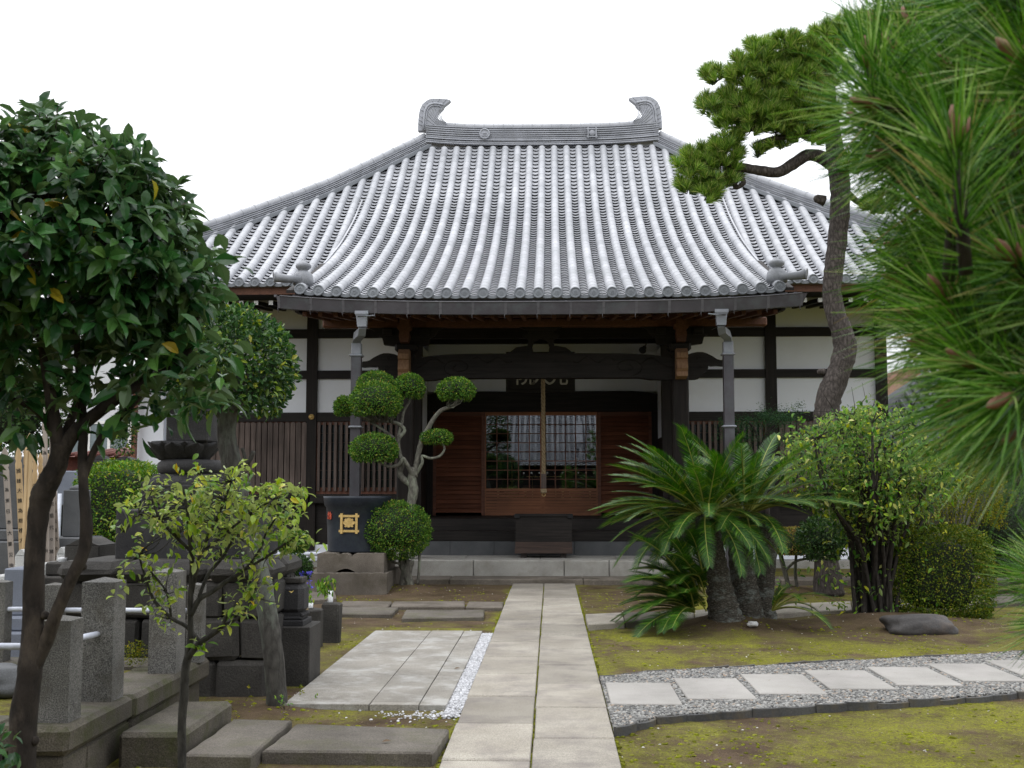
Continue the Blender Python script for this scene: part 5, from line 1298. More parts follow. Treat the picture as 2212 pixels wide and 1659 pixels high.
# leaf templates: x across, y along, z up (unit length)
L_DIA = (np.array([(0, 0, 0), (-.5, .45, .10), (0, .5, 0), (.5, .45, .10), (0, 1, -.05)]), [(0, 2, 4, 1), (0, 3, 4, 2)])
L_OVAL = (np.array([(0, 0, 0), (-.32, .22, .07), (.32, .22, .07), (-.5, .5, .09), (.5, .5, .09), (-.34, .78, .03), (.34, .78, .03), (0, 1, -.10), (0, .22, 0), (0, .5, 0), (0, .78, -.04)]),
          [(0, 8, 1, 1), (0, 2, 8, 8), (8, 9, 3, 1), (2, 4, 9, 8), (9, 10, 5, 3), (4, 6, 10, 9), (10, 7, 5, 5), (6, 7, 10, 10)])
def leaves(name, mat, parent, pos, ldir, nor, size, width, tpl=L_DIA, curl=0.0):
    tv, tf = tpl; N = len(pos)
    if N == 0: return None
    y = nrm(ldir); z = nrm(nor-y*np.sum(nor*y, 1, keepdims=True)); x = np.cross(y, z)
    s = np.asarray(size).reshape(-1, 1, 1)*np.ones((N, 1, 1)); t = tv[None]*s
    P_ = pos[:, None, :]+t[:, :, 0:1]*width*x[:, None, :]+t[:, :, 1:2]*y[:, None, :]+t[:, :, 2:3]*z[:, None, :]
    if curl: P_[:, :, 2] -= curl*(tv[None, :, 1]**2)*s[:, :, 0]
    off = (np.arange(N)*len(tv))[:, None, None]
    qf = [f for f in tf if len(set(f)) == 4]; tr = [tuple(dict.fromkeys(f)) for f in tf if len(set(f)) == 3]
    Q = (np.array(qf)[None]+off).reshape(-1, 4); T = (np.array(tr)[None]+off).reshape(-1, 3) if tr else None
    return np_mesh(name, P_.reshape(-1, 3), Q, mat, parent, T=T)
def sphere_dirs(N, zmin=-1.0):
    z = rng.uniform(zmin, 1, N); th = rng.uniform(0, 2*np.pi, N); r = np.sqrt(1-z*z); return np.stack([r*np.cos(th), r*np.sin(th), z], 1)
def lump(d, k, seed):
    return np.sin(d[:, 0]*k+seed)*np.sin(d[:, 1]*k*1.3+seed*2.1)*np.sin(d[:, 2]*k*.9+seed*.7+1)+.5*np.sin(d[:, 0]*k*2.7+seed*3)*np.sin(d[:, 2]*k*2.3+seed)
def shell(N, c, rad, depth=.3, zmin=-1.0, k=5, amp=.06, sup=1.0, seed=1.0, flat=None):
    if sup != 1:
        d = rng.uniform(-1, 1, (N, 3)); ax_ = rng.integers(0, 3, N); d[np.arange(N), ax_] = np.where(rng.random(N) < .5, -1.0, 1.0); d = d[d[:, 2] >= zmin]; N = len(d)
        e = d/np.sum(np.abs(d)**(2/sup), 1, keepdims=True)**(sup/2)
    else:
        d = sphere_dirs(N, zmin); e = d
    r = (1-rng.exponential(depth, (N, 1))*1.0).clip(.15, 1.02)*(1+amp*lump(d, k, seed)[:, None])
    r = r+(rng.random((N, 1)) < .035)*rng.uniform(0, .09, (N, 1))      # stray shoots
    p = np.array(c)+e*r*np.array(rad)
    n = nrm(e/np.array(rad)); return p, n
def spread(n, amt): return nrm(n+rng.normal(0, amt, n.shape))
def path_pts(lst):
    """[(px,py,Y,half width in px)] -> world points + radii"""
    return [at(a, b_, Y) for a, b_, Y, r in lst], [r*Y/2560 for a, b_, Y, r in lst]
def smooth_path(pts, rad, n=4):
    P_, R_ = [], []
    m = len(pts)
    for i in range(m-1):
        p0, p1, p2, p3 = pts[max(i-1, 0)], pts[i], pts[i+1], pts[min(i+2, m-1)]
        for k in range(n):
            t = k/n
            P_.append(.5*((2*p1)+(-p0+p2)*t+(2*p0-5*p1+4*p2-p3)*t*t+(-p0+3*p1-3*p2+p3)*t**3)); R_.append(rad[i]+(rad[i+1]-rad[i])*t)
    P_.append(pts[-1]); R_.append(rad[-1]); return P_, R_
def limb(mb, lst, n=8, sub=4, wob=.05):
    p, r = path_pts(lst); p, r = smooth_path(p, r, sub); mb.tube(p, r, n, wob=wob)
def twig(mb, a, b_, r0, r1, bend=.15, n=5, k=5):
    a, b_ = Vector(a), Vector(b_); d = b_-a; o = Vector((random.uniform(-1, 1), random.uniform(-1, 1), random.uniform(-1, 1)))*d.length*bend
    o2 = Vector((random.uniform(-1, 1), random.uniform(-1, 1), random.uniform(-1, 1)))*d.length*bend*.5
    pts = [a+d*t+o*math.sin(math.pi*t)+o2*math.sin(2*math.pi*t) for t in np.linspace(0, 1, k)]
    mb.tube(pts, [r0+(r1-r0)*t for t in np.linspace(0, 1, k)], n); return pts

M['lf_cam'] = leaf('camellia_leaf', [(0, (.014, .044, .016)), (.35, (.026, .078, .024)), (.7, (.046, .115, .034)), (.984, (.085, .165, .045)), (.99, (.30, .27, .04)), (1, (.34, .25, .05))], .28, .22, .6, 1.5, .3, back=(.075, .13, .05))
M['lf_mok'] = leaf('second_tree_leaf', [(0, (.022, .055, .022)), (.55, (.050, .105, .036)), (.84, (.09, .16, .045)), (.965, (.22, .30, .06)), (1, (.34, .34, .08))], .24, .25, .55, 2, .25)
M['lf_topi'] = leaf('topiary_leaf', [(0, (.025, .070, .014)), (.5, (.070, .160, .028)), (.85, (.150, .245, .045)), (.97, (.28, .33, .07)), (1, (.24, .15, .05))], .45, .2, .4, 3, .2)
M['lf_small'] = leaf('small_tree_leaf', [(0, (.07, .14, .03)), (.4, (.17, .28, .045)), (.8, (.33, .42, .07)), (.95, (.50, .52, .13)), (1, (.52, .36, .05))], .28, .28, .6, 3, .25, back=(.30, .36, .12))
M['lf_hedge'] = leaf('hedge_leaf', [(0, (.04, .10, .015)), (.6, (.09, .19, .03)), (.9, (.22, .30, .045)), (1, (.42, .34, .06))], .35, .25)
M['lf_cyc'] = leaf('cycad_leaflet', [(0, (.010, .036, .008)), (.5, (.034, .092, .015)), (.9, (.085, .165, .025)), (1, (.22, .24, .04))], .38, .22, .5, 2, .3)
M['lf_cycy'] = leaf('young_cycad_leaflet', [(0, (.10, .17, .022)), (.5, (.19, .27, .035)), (1, (.33, .34, .07))], .38, .3, .5, 2, .2)
M['rachis'] = plain('yellow_green_rachis', (.24, .25, .05), .5)
M['lf_shrub'] = leaf('loose_shrub_leaf', [(0, (.025, .06, .014)), (.5, (.075, .18, .026)), (.78, (.20, .32, .05)), (.93, (.44, .44, .06)), (1, (.50, .50, .22))], .35, .3, .5, 2.5, .45, back=(.20, .28, .08))
M['lf_azal'] = leaf('azalea_leaf', [(0, (.030, .060, .010)), (.5, (.080, .125, .020)), (.85, (.17, .21, .034)), (1, (.28, .25, .05))], .5, .2, .3, 3, .3)
M['lf_azy'] = leaf('yellow_azalea_leaf', [(0, (.05, .07, .010)), (.5, (.12, .145, .018)), (.85, (.22, .22, .03)), (1, (.30, .22, .04))], .5, .25, .3, 2, .35)
M['lf_rust'] = leaf('rusty_clipped_leaf', [(0, (.07, .10, .02)), (.5, (.16, .17, .04)), (.8, (.27, .18, .06)), (1, (.33, .18, .08))], .5, .2, .3, 3, .3)
M['lf_maple'] = leaf('maple_leaf', [(0, (.02, .06, .03)), (.7, (.045, .11, .045)), (1, (.08, .16, .05))], .5, .25)
M['lf_dark'] = leaf('dark_leaf', [(0, (.012, .032, .010)), (.6, (.03, .065, .018)), (1, (.07, .12, .03))], .35, .2)
M['needle'] = leaf('pine_needle', [(0, (.050, .11, .022)), (.5, (.13, .235, .045)), (.85, (.32, .42, .11)), (1, (.42, .40, .17))], .4, .25, .5, 1.5, .25)
M['needlen'] = leaf('near_pine_needle', [(0, (.014, .050, .010)), (.4, (.065, .165, .028)), (.8, (.17, .31, .065)), (.95, (.38, .48, .20)), (1, (.28, .18, .08))], .32, .25, .6, 2.5, .25)
M['core'] = plain('inner_shade_dark', (.012, .018, .007), .9)  # near-black fill for crown cores; their inner shade is put into this colour
M['bk_cam'] = bark('smooth_dark_bark', (.012, .010, .009), (.050, .040, .033), 12, .6, .5, (.080, .064, .050))
M['bk_grey'] = bark('grey_bark', (.030, .028, .025), (.10, .094, .085), 16, .6, .4, (.13, .145, .12))
M['bk_dgrey'] = bark('dark_grey_bark', (.020, .019, .017), (.085, .080, .070), 22, .5, .4)
M['bk_pine'] = bark('pine_plate_bark', (.018, .015, .013), (.135, .115, .105), 17, 1.0, .45)
M['bk_cyc'] = bark('cycad_trunk_scales', (.014, .012, .009), (.20, .18, .15), 22, 1.6, 1.8, (.22, .24, .22))
M['bk_topi'] = bark('pale_topiary_bark', (.055, .052, .044), (.19, .18, .15), 16, .4, .5, (.22, .24, .18))
M['bk_shrub'] = bark('shrub_stem_bark', (.018, .015, .013), (.06, .052, .046), 20, .4, .4)
M['bud'] = plain('brown_pine_bud', (.22, .10, .06), .6)

# ---------- large camellia-like tree, left foreground
YC = 4.4
tr_ = thing('broadleaf_tree', 'large dark green clipped tree with big glossy leaves in the left foreground', 'tree', gnd(45, 1659) if False else (at(45, 1659, YC).x, YC, 0))
mb = MB(); b0 = at(44, 1720, YC)
base_ = Vector((b0.x, YC, -.05))
p, r = path_pts([(48, 1659, YC, 27), (50, 1560, YC, 28), (63, 1460, YC, 26), (70, 1380, YC, 23), (75, 1200, YC, 21), (84, 1106, YC, 22), (92, 1070, YC, 25), (108, 1035, YC, 23), (125, 1000, YC, 21), (134, 960, YC, 21)])
p = [base_]+p; r = [.07]+r; p, r = smooth_path(p, r, 5); mb.tube(p, r, 14, wob=.06)
limb(mb, [(72, 1440, YC, 18), (100, 1385, YC, 16), (118, 1335, YC-.02, 14), (151, 1256, YC-.03, 14), (179, 1196, YC-.03, 14), (187, 1140, YC-.03, 14), (181, 1062, YC-.03, 11), (178, 987, YC, 11), (180, 912, YC, 10), (170, 800, YC, 8), (160, 650, YC+.05, 6)], 10)
limb(mb, [(181, 1030, YC, 9), (215, 950, YC, 8), (262, 900, YC, 7), (300, 860, YC+.05, 6), (340, 800, YC+.1, 4)], 8)
limb(mb, [(132, 985, YC, 18), (165, 930, YC, 15), (240, 870, YC, 13), (310, 825, YC+.05, 11), (370, 795, YC+.1, 9), (420, 730, YC+.1, 7), (430, 600, YC+.1, 4)], 10)
limb(mb, [(130, 990, YC, 17), (116, 900, YC, 15), (100, 800, YC, 11), (80, 680, YC, 8), (50, 520, YC+.1, 6)], 10)
limb(mb, [(134, 960, YC, 12), (170, 860, YC+.1, 9), (210, 740, YC+.15, 9), (240, 600, YC+.2, 6), (250, 450, YC+.2, 4)], 8)
limb(mb, [(110, 920, YC, 10), (70, 880, YC, 8), (20, 860, YC-.05, 7), (-40, 800, YC, 6)], 8)
for a in ((62, 1440, 8), (78, 1330, 7), (160, 1225, 6), (55, 1600, 8)):
    q = at(a[0]+14, a[1], YC); mb.lathe([(a[2]*.0026, -.01), (a[2]*.0022, .02), (a[2]*.0012, .026)], q, 8, axis=(.9, -.4, .1))
mb.build('trunk', M['bk_cam'], tr_)
ce = np.array(at(100, 575, YC+.12)); R0 = 400*YC/2557
tw = MB(); P_, D_, N_ = [], [], []
nt_ = 900
d = sphere_dirs(nt_, -.72); fr_in = rng.uniform(.62, 1.0, nt_)**.6
for i in range(nt_):
    dd = d[i]; rad = np.array([R0, R0*.95, R0*.93 if dd[2] > 0 else R0*.66]); lm = 1+.06*math.sin(dd[0]*7+1)*math.sin(dd[2]*6+2)
    tip = ce+dd*rad*fr_in[i]*lm*.95
    root = ce+np.array([dd[0]*rad[0]*.45, dd[1]*rad[1]*.45, dd[2]*rad[2]*.45-.06])
    if i % 2 == 0: twig(tw, root, tip, .005, .002, .12, 4, 4)
    out = dd/rad; out /= np.linalg.norm(out); k = rng.integers(6, 10)
    ax = nrm((out*1.0+np.array([0, 0, .35])+rng.normal(0, .25, 3))[None])[0]
    for j in range(k):
        ph = j*2.4+rng.uniform(-.4, .4); a1 = np.cross(ax, [0.3, .2, 1]); a1 /= np.linalg.norm(a1); a2 = np.cross(ax, a1)
        side = a1*math.cos(ph)+a2*math.sin(ph); f = j/k; ld = ax*(.2+.8*f)+side*(1.05-.5*f)+np.array([0, 0, -.45*(1-f)])+rng.normal(0, .3, 3)
        P_.append(tip-ax*.06*(1-f)+side*.004); D_.append(ld); N_.append(ax*.8+side*-.35+np.array([0, 0, .4])+rng.normal(0, .4, 3))
# hanging sprays under the crown
for (px, py, yy) in ((300, 770, 0), (350, 760, .1), (400, 700, .1), (440, 690, .15), (300, 850, 0), (330, 880, 0), (270, 900, -.05), (310, 905, 0), (240, 760, .1), (200, 720, .1), (60, 780, 0), (20, 760, 0), (40, 860, -.1), (0, 900, -.1), (70, 930, -.05), (110, 850, 0), (150, 830, -.1), (240, 820, 0), (-20, 700, 0), (30, 690, 0), (90, 710, .1), (150, 700, .15), (380, 770, .1), (460, 760, .1), (35, 930, -.1), (350, 830, .05), (-10, 1000, 0), (260, 690, .2), (430, 640, 0), (480, 560, 0), (180, 900, 0), (215, 935, 0)):
    t0 = np.array(at(px, py, YC+yy))
    for j in range(rng.integers(6, 11)):
        ld = np.array([rng.normal(0, .8), rng.normal(0, .7), -.35+rng.normal(0, .45)]); P_.append(t0+rng.normal(0, .03, 3)); D_.append(ld); N_.append(np.array([0, -.2, 1])+rng.normal(0, .5, 3))
EX = []
while len(EX) < 62:
    px, py = random.uniform(-20, 480), random.gauss(770, 65)
    if py > 900-abs(px-250)*.1 or py < 640 or (95 < px < 165 and 680 < py < 760) or (185 < px < 250 and 650 < py < 740) or (190 < px < 240 and 770 < py < 820): continue
    EX.append((px, py))
    t0 = np.array(at(px, py, YC+random.uniform(-.15, .3)))
    for j in range(rng.integers(6, 10)):
        A_ = np.array([rng.normal(0, .8), rng.normal(0, .7), -.25+rng.normal(0, .5)]); P_ = np.vstack([P_, t0+rng.normal(0, .03, 3)]) if not isinstance(P_, list) else P_+[t0+rng.normal(0, .03, 3)]; D_.append(A_); N_.append(np.array([0, -.2, 1])+rng.normal(0, .55, 3))
P_, D_, N_ = np.array(P_), np.array(D_), np.array(N_)
leaves('crown', M['lf_cam'], tr_, P_, D_, N_, rng.uniform(.055, .104, len(P_)), .50, L_OVAL, curl=.16)
tw.build('twigs', M['bk_cam'], tr_)
# low sprig at bottom left corner
sp_ = thing('low_shrub', 'dark glossy sprig of leaves in the bottom left corner', 'shrub', (at(8, 1700, 4.2).x, 4.2, 0))
P_ = []; D_ = []; N_ = []; q0 = at(2, 1620, 4.2)
mb = MB(); mb.tube([(q0.x, 4.2, -.05), (q0.x, 4.2, q0.z)], .006, 6); mb.build('stem', M['bk_cam'], sp_)
for j in range(34): P_.append(np.array(q0)+rng.normal(0, .045, 3)); D_.append(rng.normal(0, 1, 3)+np.array([0, 0, .2])); N_.append(np.array([0, -.5, 1])+rng.normal(0, .4, 3))
leaves('foliage', M['lf_cam'], sp_, np.array(P_), np.array(D_), np.array(N_), rng.uniform(.04, .07, 34), .5, L_OVAL)

# ---------- second round tree
YS = 8.95
t2 = thing('round_clipped_tree', 'leaning grey-trunked tree with a round clipped crown in front of the left hall wall', 'tree', tuple(gnd(600, 1525)))
mb = MB(); limb(mb, [(600, 1545, YS, 24), (597, 1500, YS, 22), (590, 1410, YS, 22), (578, 1330, YS, 21), (566, 1260, YS, 21), (548, 1200, YS, 21), (530, 1120, YS, 22), (512, 1060, YS, 23), (500, 1000, YS, 22), (490, 950, YS, 21), (492, 900, YS, 20), (505, 840, YS, 16), (520, 770, YS, 10)], 12)
limb(mb, [(492, 920, YS, 12), (460, 870, YS, 10), (420, 820, YS+.05, 6), (400, 760, YS, 4)]); limb(mb, [(495, 900, YS, 12), (540, 850, YS-.05, 8), (590, 800, YS, 5)])
limb(mb, [(512, 1010, YS-.02, 6), (535, 1000, YS-.08, 5), (548, 975, YS-.1, 5)]); limb(mb, [(530, 1005, YS-.06, 4), (528, 985, YS-.08, 4), (523, 968, YS-.08, 4)])
mb.build('trunk', M['bk_grey'], t2)
c2 = at(500, 795, YS); rx2 = 137*YS/2557
p, n = shell(5600, c2, (rx2, rx2*.95, .47), .12, -.75, 9, .07, seed=2)
leaves('crown', M['lf_mok'], t2, p, spread(n, .75)+np.array([0, 0, .1]), spread(n+np.array([0, 0, .4]), .5), rng.uniform(.040, .075, len(p)), .45, L_OVAL, curl=.12)
mb = MB()
for i in range(70):
    dd = sphere_dirs(1, -.4)[0]; twig(mb, at(503, 860, YS), np.array(c2)+dd*np.array((rx2, rx2*.95, .44))*.9, .006, .002, .15, 4, 4)
mb.build('twigs', M['bk_grey'], t2)

# ---------- small foreground tree
YF = 5.75
t3 = thing('small_ornamental_tree', 'small thin-stemmed tree with curling pale green leaves before the granite posts', 'tree', (at(394, 1659, YF).x, YF, 0))
mb = MB(); bb = at(392, 1659, YF)
p, r = path_pts([(393, 1659, YF, 9.5), (393, 1560, YF, 9), (398, 1500, YF, 9.5), (400, 1450, YF, 9), (408, 1410, YF, 8.5), (412, 1370, YF, 6.5), (411, 1300, YF, 6), (415, 1230, YF-.02, 5.5), (412, 1180, YF-.05, 5), (405, 1110, YF-.08, 3.5), (395, 1050, YF-.1, 2)])
p = [Vector((bb.x, YF, -.05))]+p; r = [.026]+r; mb.tube(*smooth_path(p, r, 4), 9, wob=.05)
BR = [[(404, 1425, YF, 7), (428, 1392, YF-.03, 7), (455, 1372, YF-.06, 6), (478, 1355, YF-.08, 5), (492, 1325, YF-.1, 4), (515, 1300, YF-.1, 3)],
      [(430, 1385, YF-.03, 5), (405, 1355, YF+.03, 4.5), (370, 1335, YF+.05, 4), (335, 1300, YF+.08, 3.5), (318, 1260, YF+.1, 3), (300, 1200, YF+.1, 2)],
      [(412, 1330, YF, 6), (430, 1295, YF, 6), (455, 1280, YF+.02, 5.5), (490, 1255, YF+.04, 5), (530, 1230, YF+.05, 4), (560, 1190, YF+.06, 3), (575, 1150, YF+.08, 2)],
      [(414, 1280, YF, 5), (425, 1230, YF-.04, 5), (440, 1180, YF-.06, 4.5), (465, 1130, YF-.08, 4), (485, 1080, YF-.1, 3), (500, 1040, YF-.1, 2)],
      [(430, 1290, YF, 4), (450, 1240, YF+.06, 4), (480, 1205, YF+.1, 3.5), (510, 1150, YF+.12, 3), (530, 1100, YF+.12, 2)],
      [(412, 1190, YF-.04, 4), (380, 1160, YF-.06, 3.5), (345, 1120, YF-.06, 3), (325, 1070, YF-.06, 2)],
      [(440, 1190, YF-.05, 3.5), (490, 1150, YF-.12, 3), (540, 1110, YF-.15, 2.5), (590, 1080, YF-.15, 2)],
      [(530, 1230, YF+.05, 3), (580, 1200, YF, 3), (615, 1175, YF-.03, 2.5), (640, 1160, YF-.05, 2)],
      [(370, 1335, YF+.05, 3), (360, 1280, YF+.08, 2.5), (330, 1240, YF+.1, 2)],
      [(478, 1355, YF-.08, 4), (520, 1330, YF-.05, 3), (545, 1290, YF-.02, 2), (555, 1260, YF, 2)],
      [(575, 1150, YF+.06, 2.5), (610, 1100, YF+.05, 2), (640, 1075, YF+.05, 1.5)], [(345, 1120, YF-.06, 2.5), (300, 1110, YF, 2), (270, 1150, YF, 1.5)]]
for l in BR: limb(mb, l, 7, 4)
ends = [(x, y, Y) for l in BR for (x, y, Y, r_) in l[-3:]]
P_, D_, N_ = [], [], []
cl = []
for _ in range(190):
    a = random.random()
    px = random.gauss(465, 105); py = random.gauss(1095, 62)
    if not (265 < px < 660 and 1012 < py < 1225): continue
    if (px-465)**2/200**2+(py-1110)**2/105**2 > 1.1: continue
    cl.append((px, py, YF+random.uniform(-.28, .28)))
cl += [(x+random.uniform(-22, 22), y+random.uniform(-18, 14), Y) for x, y, Y in ends for _ in range(2)]
cl += [(545, 1255, YF), (570, 1230, YF), (530, 1280, YF), (560, 1290, YF), (590, 1260, YF), (600, 1300, YF), (540, 1310, YF), (520, 1265, YF), (275, 1215, YF), (265, 1240, YF), (262, 1275, YF), (290, 1195, YF), (660, 1155, YF), (640, 1180, YF), (670, 1180, YF), (620, 1130, YF), (650, 1100, YF), (650, 1060, YF), (335, 1330, YF), (370, 1300, YF), (330, 1215, YF), (420, 1395, YF-.05), (440, 1400, YF-.05), (365, 1235, YF)]
nodes = [at(x, y, Y) for l in BR for (x, y, Y, r_) in l]
for (px, py, Y) in cl:
    c = at(px, py, Y); nd = min(nodes, key=lambda q: (q-c).length)
    if (nd-c).length < .45: twig(mb, nd, c, .004, .0015, .14, 4, 5)
    for j in range(random.randint(6, 9)):
        P_.append(np.array(c)+rng.normal(0, .022, 3)); D_.append(rng.normal(0, .75, 3)+np.array([0, 0, .15])); N_.append(np.array([0, -.1, 1])+rng.normal(0, .45, 3))
mb.build('trunk', M['bk_dgrey'], t3)
leaves('crown', M['lf_small'], t3, np.array(P_), np.array(D_), np.array(N_), rng.uniform(.027, .060, len(P_)), .48, L_OVAL, curl=.15)

# ---------- cloud-pruned topiary
YT = 19.17
t4 = thing('cloud_pruned_tree', 'cloud-pruned tree with a big ball below and seven small leaf pads on bare twisted branches', 'tree', (at(880, 1273, YT).x, YT, 0))
mb = MB()
limb(mb, [(868, 1285, YT, 12), (872, 1262, YT, 10), (876, 1235, YT, 10), (870, 1210, YT, 10), (880, 1150, YT, 10), (888, 1090, YT, 10), (893, 1060, YT, 11), (890, 1035, YT, 10), (895, 1010, YT, 8)], 10)
limb(mb, [(888, 1283, YT-.05, 10), (886, 1262, YT-.06, 9), (880, 1240, YT-.06, 9), (886, 1210, YT-.06, 10)], 8)
limb(mb, [(872, 1222, YT, 3), (850, 1214, YT-.1, 2.5), (825, 1212, YT-.15, 2.5), (820, 1200, YT-.15, 2)]); limb(mb, [(902, 1262, YT, 3), (905, 1230, YT, 3), (907, 1190, YT, 3)])
limb(mb, [(893, 1050, YT, 7), (872, 1035, YT, 7), (864, 1022, YT, 7), (868, 1000, YT, 6), (862, 975, YT, 5), (860, 950, YT, 5), (874, 930, YT, 4), (860, 915, YT, 4), (835, 908, YT, 3.5), (815, 890, YT, 3)])
limb(mb, [(895, 1030, YT, 7), (900, 1000, YT, 6), (905, 975, YT, 6), (912, 950, YT, 6), (925, 925, YT, 5.5), (940, 900, YT, 4.5), (955, 885, YT, 4.5), (975, 878, YT, 4), (985, 868, YT, 3), (990, 850, YT, 2)])
limb(mb, [(860, 945, YT, 4), (868, 915, YT+.05, 3.5), (872, 890, YT+.1, 3), (885, 865, YT+.1, 3), (885, 845, YT+.1, 2)])
limb(mb, [(898, 1025, YT, 4), (912, 1000, YT-.05, 3.5), (912, 985, YT-.05, 3), (930, 990, YT-.08, 3), (950, 985, YT-.08, 3), (960, 970, YT-.08, 2.5), (955, 955, YT-.05, 2)])
limb(mb, [(892, 1028, YT-.03, 5), (880, 1005, YT-.1, 5), (870, 990, YT-.15, 4), (862, 1003, YT-.15, 4), (840, 1008, YT-.15, 3.5), (815, 995, YT-.15, 3)])
limb(mb, [(835, 908, YT, 3), (800, 905, YT+.0, 3), (765, 895, YT+.05, 2.5), (748, 885, YT+.05, 2)]); limb(mb, [(862, 955, YT, 3), (830, 930, YT+.1, 3), (790, 905, YT+.12, 2.5)])
for _ in range(46):
    x0_ = random.uniform(770, 860); twig(mb, at(x0_*.5+835*.5, 912, YT+random.uniform(-.1, .1)), at(x0_, random.uniform(870, 895), YT+random.uniform(-.3, .3)), .012, .004, .15, 4, 4)
for _ in range(12):
    twig(mb, at(965, 880, YT), at(random.uniform(960, 1005), 862, YT+random.uniform(-.2, .2)), .01, .004, .15, 4, 4)
mb.build('trunk', M['bk_topi'], t4)
pads = [(854, 1146, 77, 64, YT, 1), (812, 868, 57, 44, YT-.15, 2), (812, 835, 42, 33, YT+.2, 3), (884, 838, 33, 31, YT+.15, 4), (985, 844, 41, 29, YT, 5), (943, 946, 34, 18, YT, 6), (808, 972, 52, 36, YT-.2, 7), (742, 880, 20, 24, YT+.1, 8)]
for (px, py, rx_, ry_, Y, sd_) in pads:
    c = at(px, py, Y); rr_ = rx_*Y/2557; rz_ = ry_*Y/2557; N = int(11000*(rr_*rz_)/(.57*.48)*1.0)+1100
    p, n = shell(N, c, (rr_, rr_*.95, rz_), .07, -.97 if sd_ == 1 else -.72, 9, .06, seed=sd_)
    o = leaves('leaf_pad', M['lf_topi'], t4, p, spread(n, .7), spread(n+np.array([0, 0, .3]), .6), rng.uniform(.026, .044, len(p)), .5)
    mb = MB(); mb.grid(lambda a, b_: (c.x+.82*rr_*math.cos(a*6.2832)*math.cos((b_-.5)*3.1416), c.y+.82*rr_*math.sin(a*6.2832)*math.cos((b_-.5)*3.1416), c.z+(.82*rz_ if b_ > .5 else .6*rz_)*math.sin((b_-.5)*3.1416)), 20, 12); k_ = mb.build('shade_core', M['core'], o)  # solid dark core inside the pad, no twigs: blocks see-through, stands for inner shade

# ---------- generic clipped bush
def bush(name, lab, cat, px, py, rx_, ry_, Y, mat, N, smin, smax, width=.5, sup=1.0, zmin=-.9, depth=.08, rough_=.05, ryd=None, corek=.84, group=None, base_pt=None, tpl=L_DIA, seed=3., grow=.7):
    c = at(px, py, Y); rr_ = rx_*Y/2557; rz_ = ry_*Y/2557; rd = ryd if ryd else rr_*.9
    t_ = thing(name, lab, cat, (c.x, Y, 0), group)
    p, n = shell(N, c, (rr_, rd, rz_), depth, zmin, 6, rough_, sup=sup, seed=seed)
    leaves('foliage', M[mat], t_, p, spread(n, grow), spread(n+np.array([0, 0, .4]), .6), rng.uniform(smin, smax, len(p)), width, tpl)
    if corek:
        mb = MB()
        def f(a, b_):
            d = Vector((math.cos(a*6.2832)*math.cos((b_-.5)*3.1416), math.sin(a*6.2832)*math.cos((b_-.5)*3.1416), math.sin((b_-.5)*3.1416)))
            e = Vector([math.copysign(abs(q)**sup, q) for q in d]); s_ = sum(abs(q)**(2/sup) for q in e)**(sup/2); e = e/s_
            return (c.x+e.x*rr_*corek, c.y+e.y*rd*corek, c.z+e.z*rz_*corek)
        mb.grid(f, 24, 14); mb.build('shade_core', M['core'], t_)  # smooth dark solid behind the leaves, in place of the bush's shaded inside
    return t_, c, rr_, rz_
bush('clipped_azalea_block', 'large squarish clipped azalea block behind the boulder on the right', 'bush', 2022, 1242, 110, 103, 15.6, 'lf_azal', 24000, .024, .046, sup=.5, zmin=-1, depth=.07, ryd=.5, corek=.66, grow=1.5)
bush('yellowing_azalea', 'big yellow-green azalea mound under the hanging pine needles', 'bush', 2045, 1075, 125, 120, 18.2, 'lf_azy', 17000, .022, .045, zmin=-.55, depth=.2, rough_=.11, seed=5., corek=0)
ya = bpy.data.objects['yellowing_azalea']; mb = MB()
for i in range(16):
    bx = 2000+i*7; limb(mb, [(2035+i*3, 1300, 18.2, 5), (2030+i*4, 1220, 18.1, 4.5), (bx, 1150, 18.1+random.uniform(-.3, .3), 3.5), (1945+i*14, random.uniform(1020, 1090), 18.1+random.uniform(-.5, .5), 2)], 6, 3)
mb.build('branches', M['bk_topi'], ya)
bush('dark_evergreen_bush', 'dark evergreen bush at the right edge behind the azaleas', 'bush', 2150, 1150, 120, 120, 19.5, 'lf_dark', 12000, .03, .06, zmin=-.7, depth=.13, rough_=.1, seed=6., corek=.8)
bush('dark_evergreen_bush', 'dark evergreen bush filling the gap behind the multi-stemmed shrub', 'bush', 1925, 1150, 120, 110, 20.2, 'lf_dark', 9000, .03, .06, zmin=-.3, depth=.13, rough_=.1, seed=7., corek=.7)
t_, c, rr_, rz_ = bush('rusty_clipped_tree', 'small flat-topped rusty green clipped tree on thin pale stems right of the cycad', 'tree', 1712, 1172, 62, 32, 18.6, 'lf_rust', 7000, .02, .04, sup=.7, zmin=-.9, depth=.07, seed=8.)
mb = MB(); limb(mb, [(1722, 1290, 18.6, 6), (1705, 1270, 18.6, 5), (1698, 1245, 18.6, 5), (1690, 1215, 18.6, 5), (1685, 1190, 18.6, 4)], 8); limb(mb, [(1725, 1285, 18.65, 4), (1718, 1240, 18.7, 3.5), (1720, 1200, 18.7, 3)]); limb(mb, [(1695, 1235, 18.6, 3), (1720, 1212, 18.5, 3), (1760, 1205, 18.5, 2.5)])
mb.build('trunk', M['bk_topi'], t_)
bush('glossy_dark_bush', 'dark glossy-leaved bush between the clipped rusty tree and the multi-stemmed shrub', 'bush', 1775, 1165, 52, 48, 17.6, 'lf_dark', 3600, .035, .065, zmin=-.9, depth=.16, seed=9., rough_=.12, corek=.6)
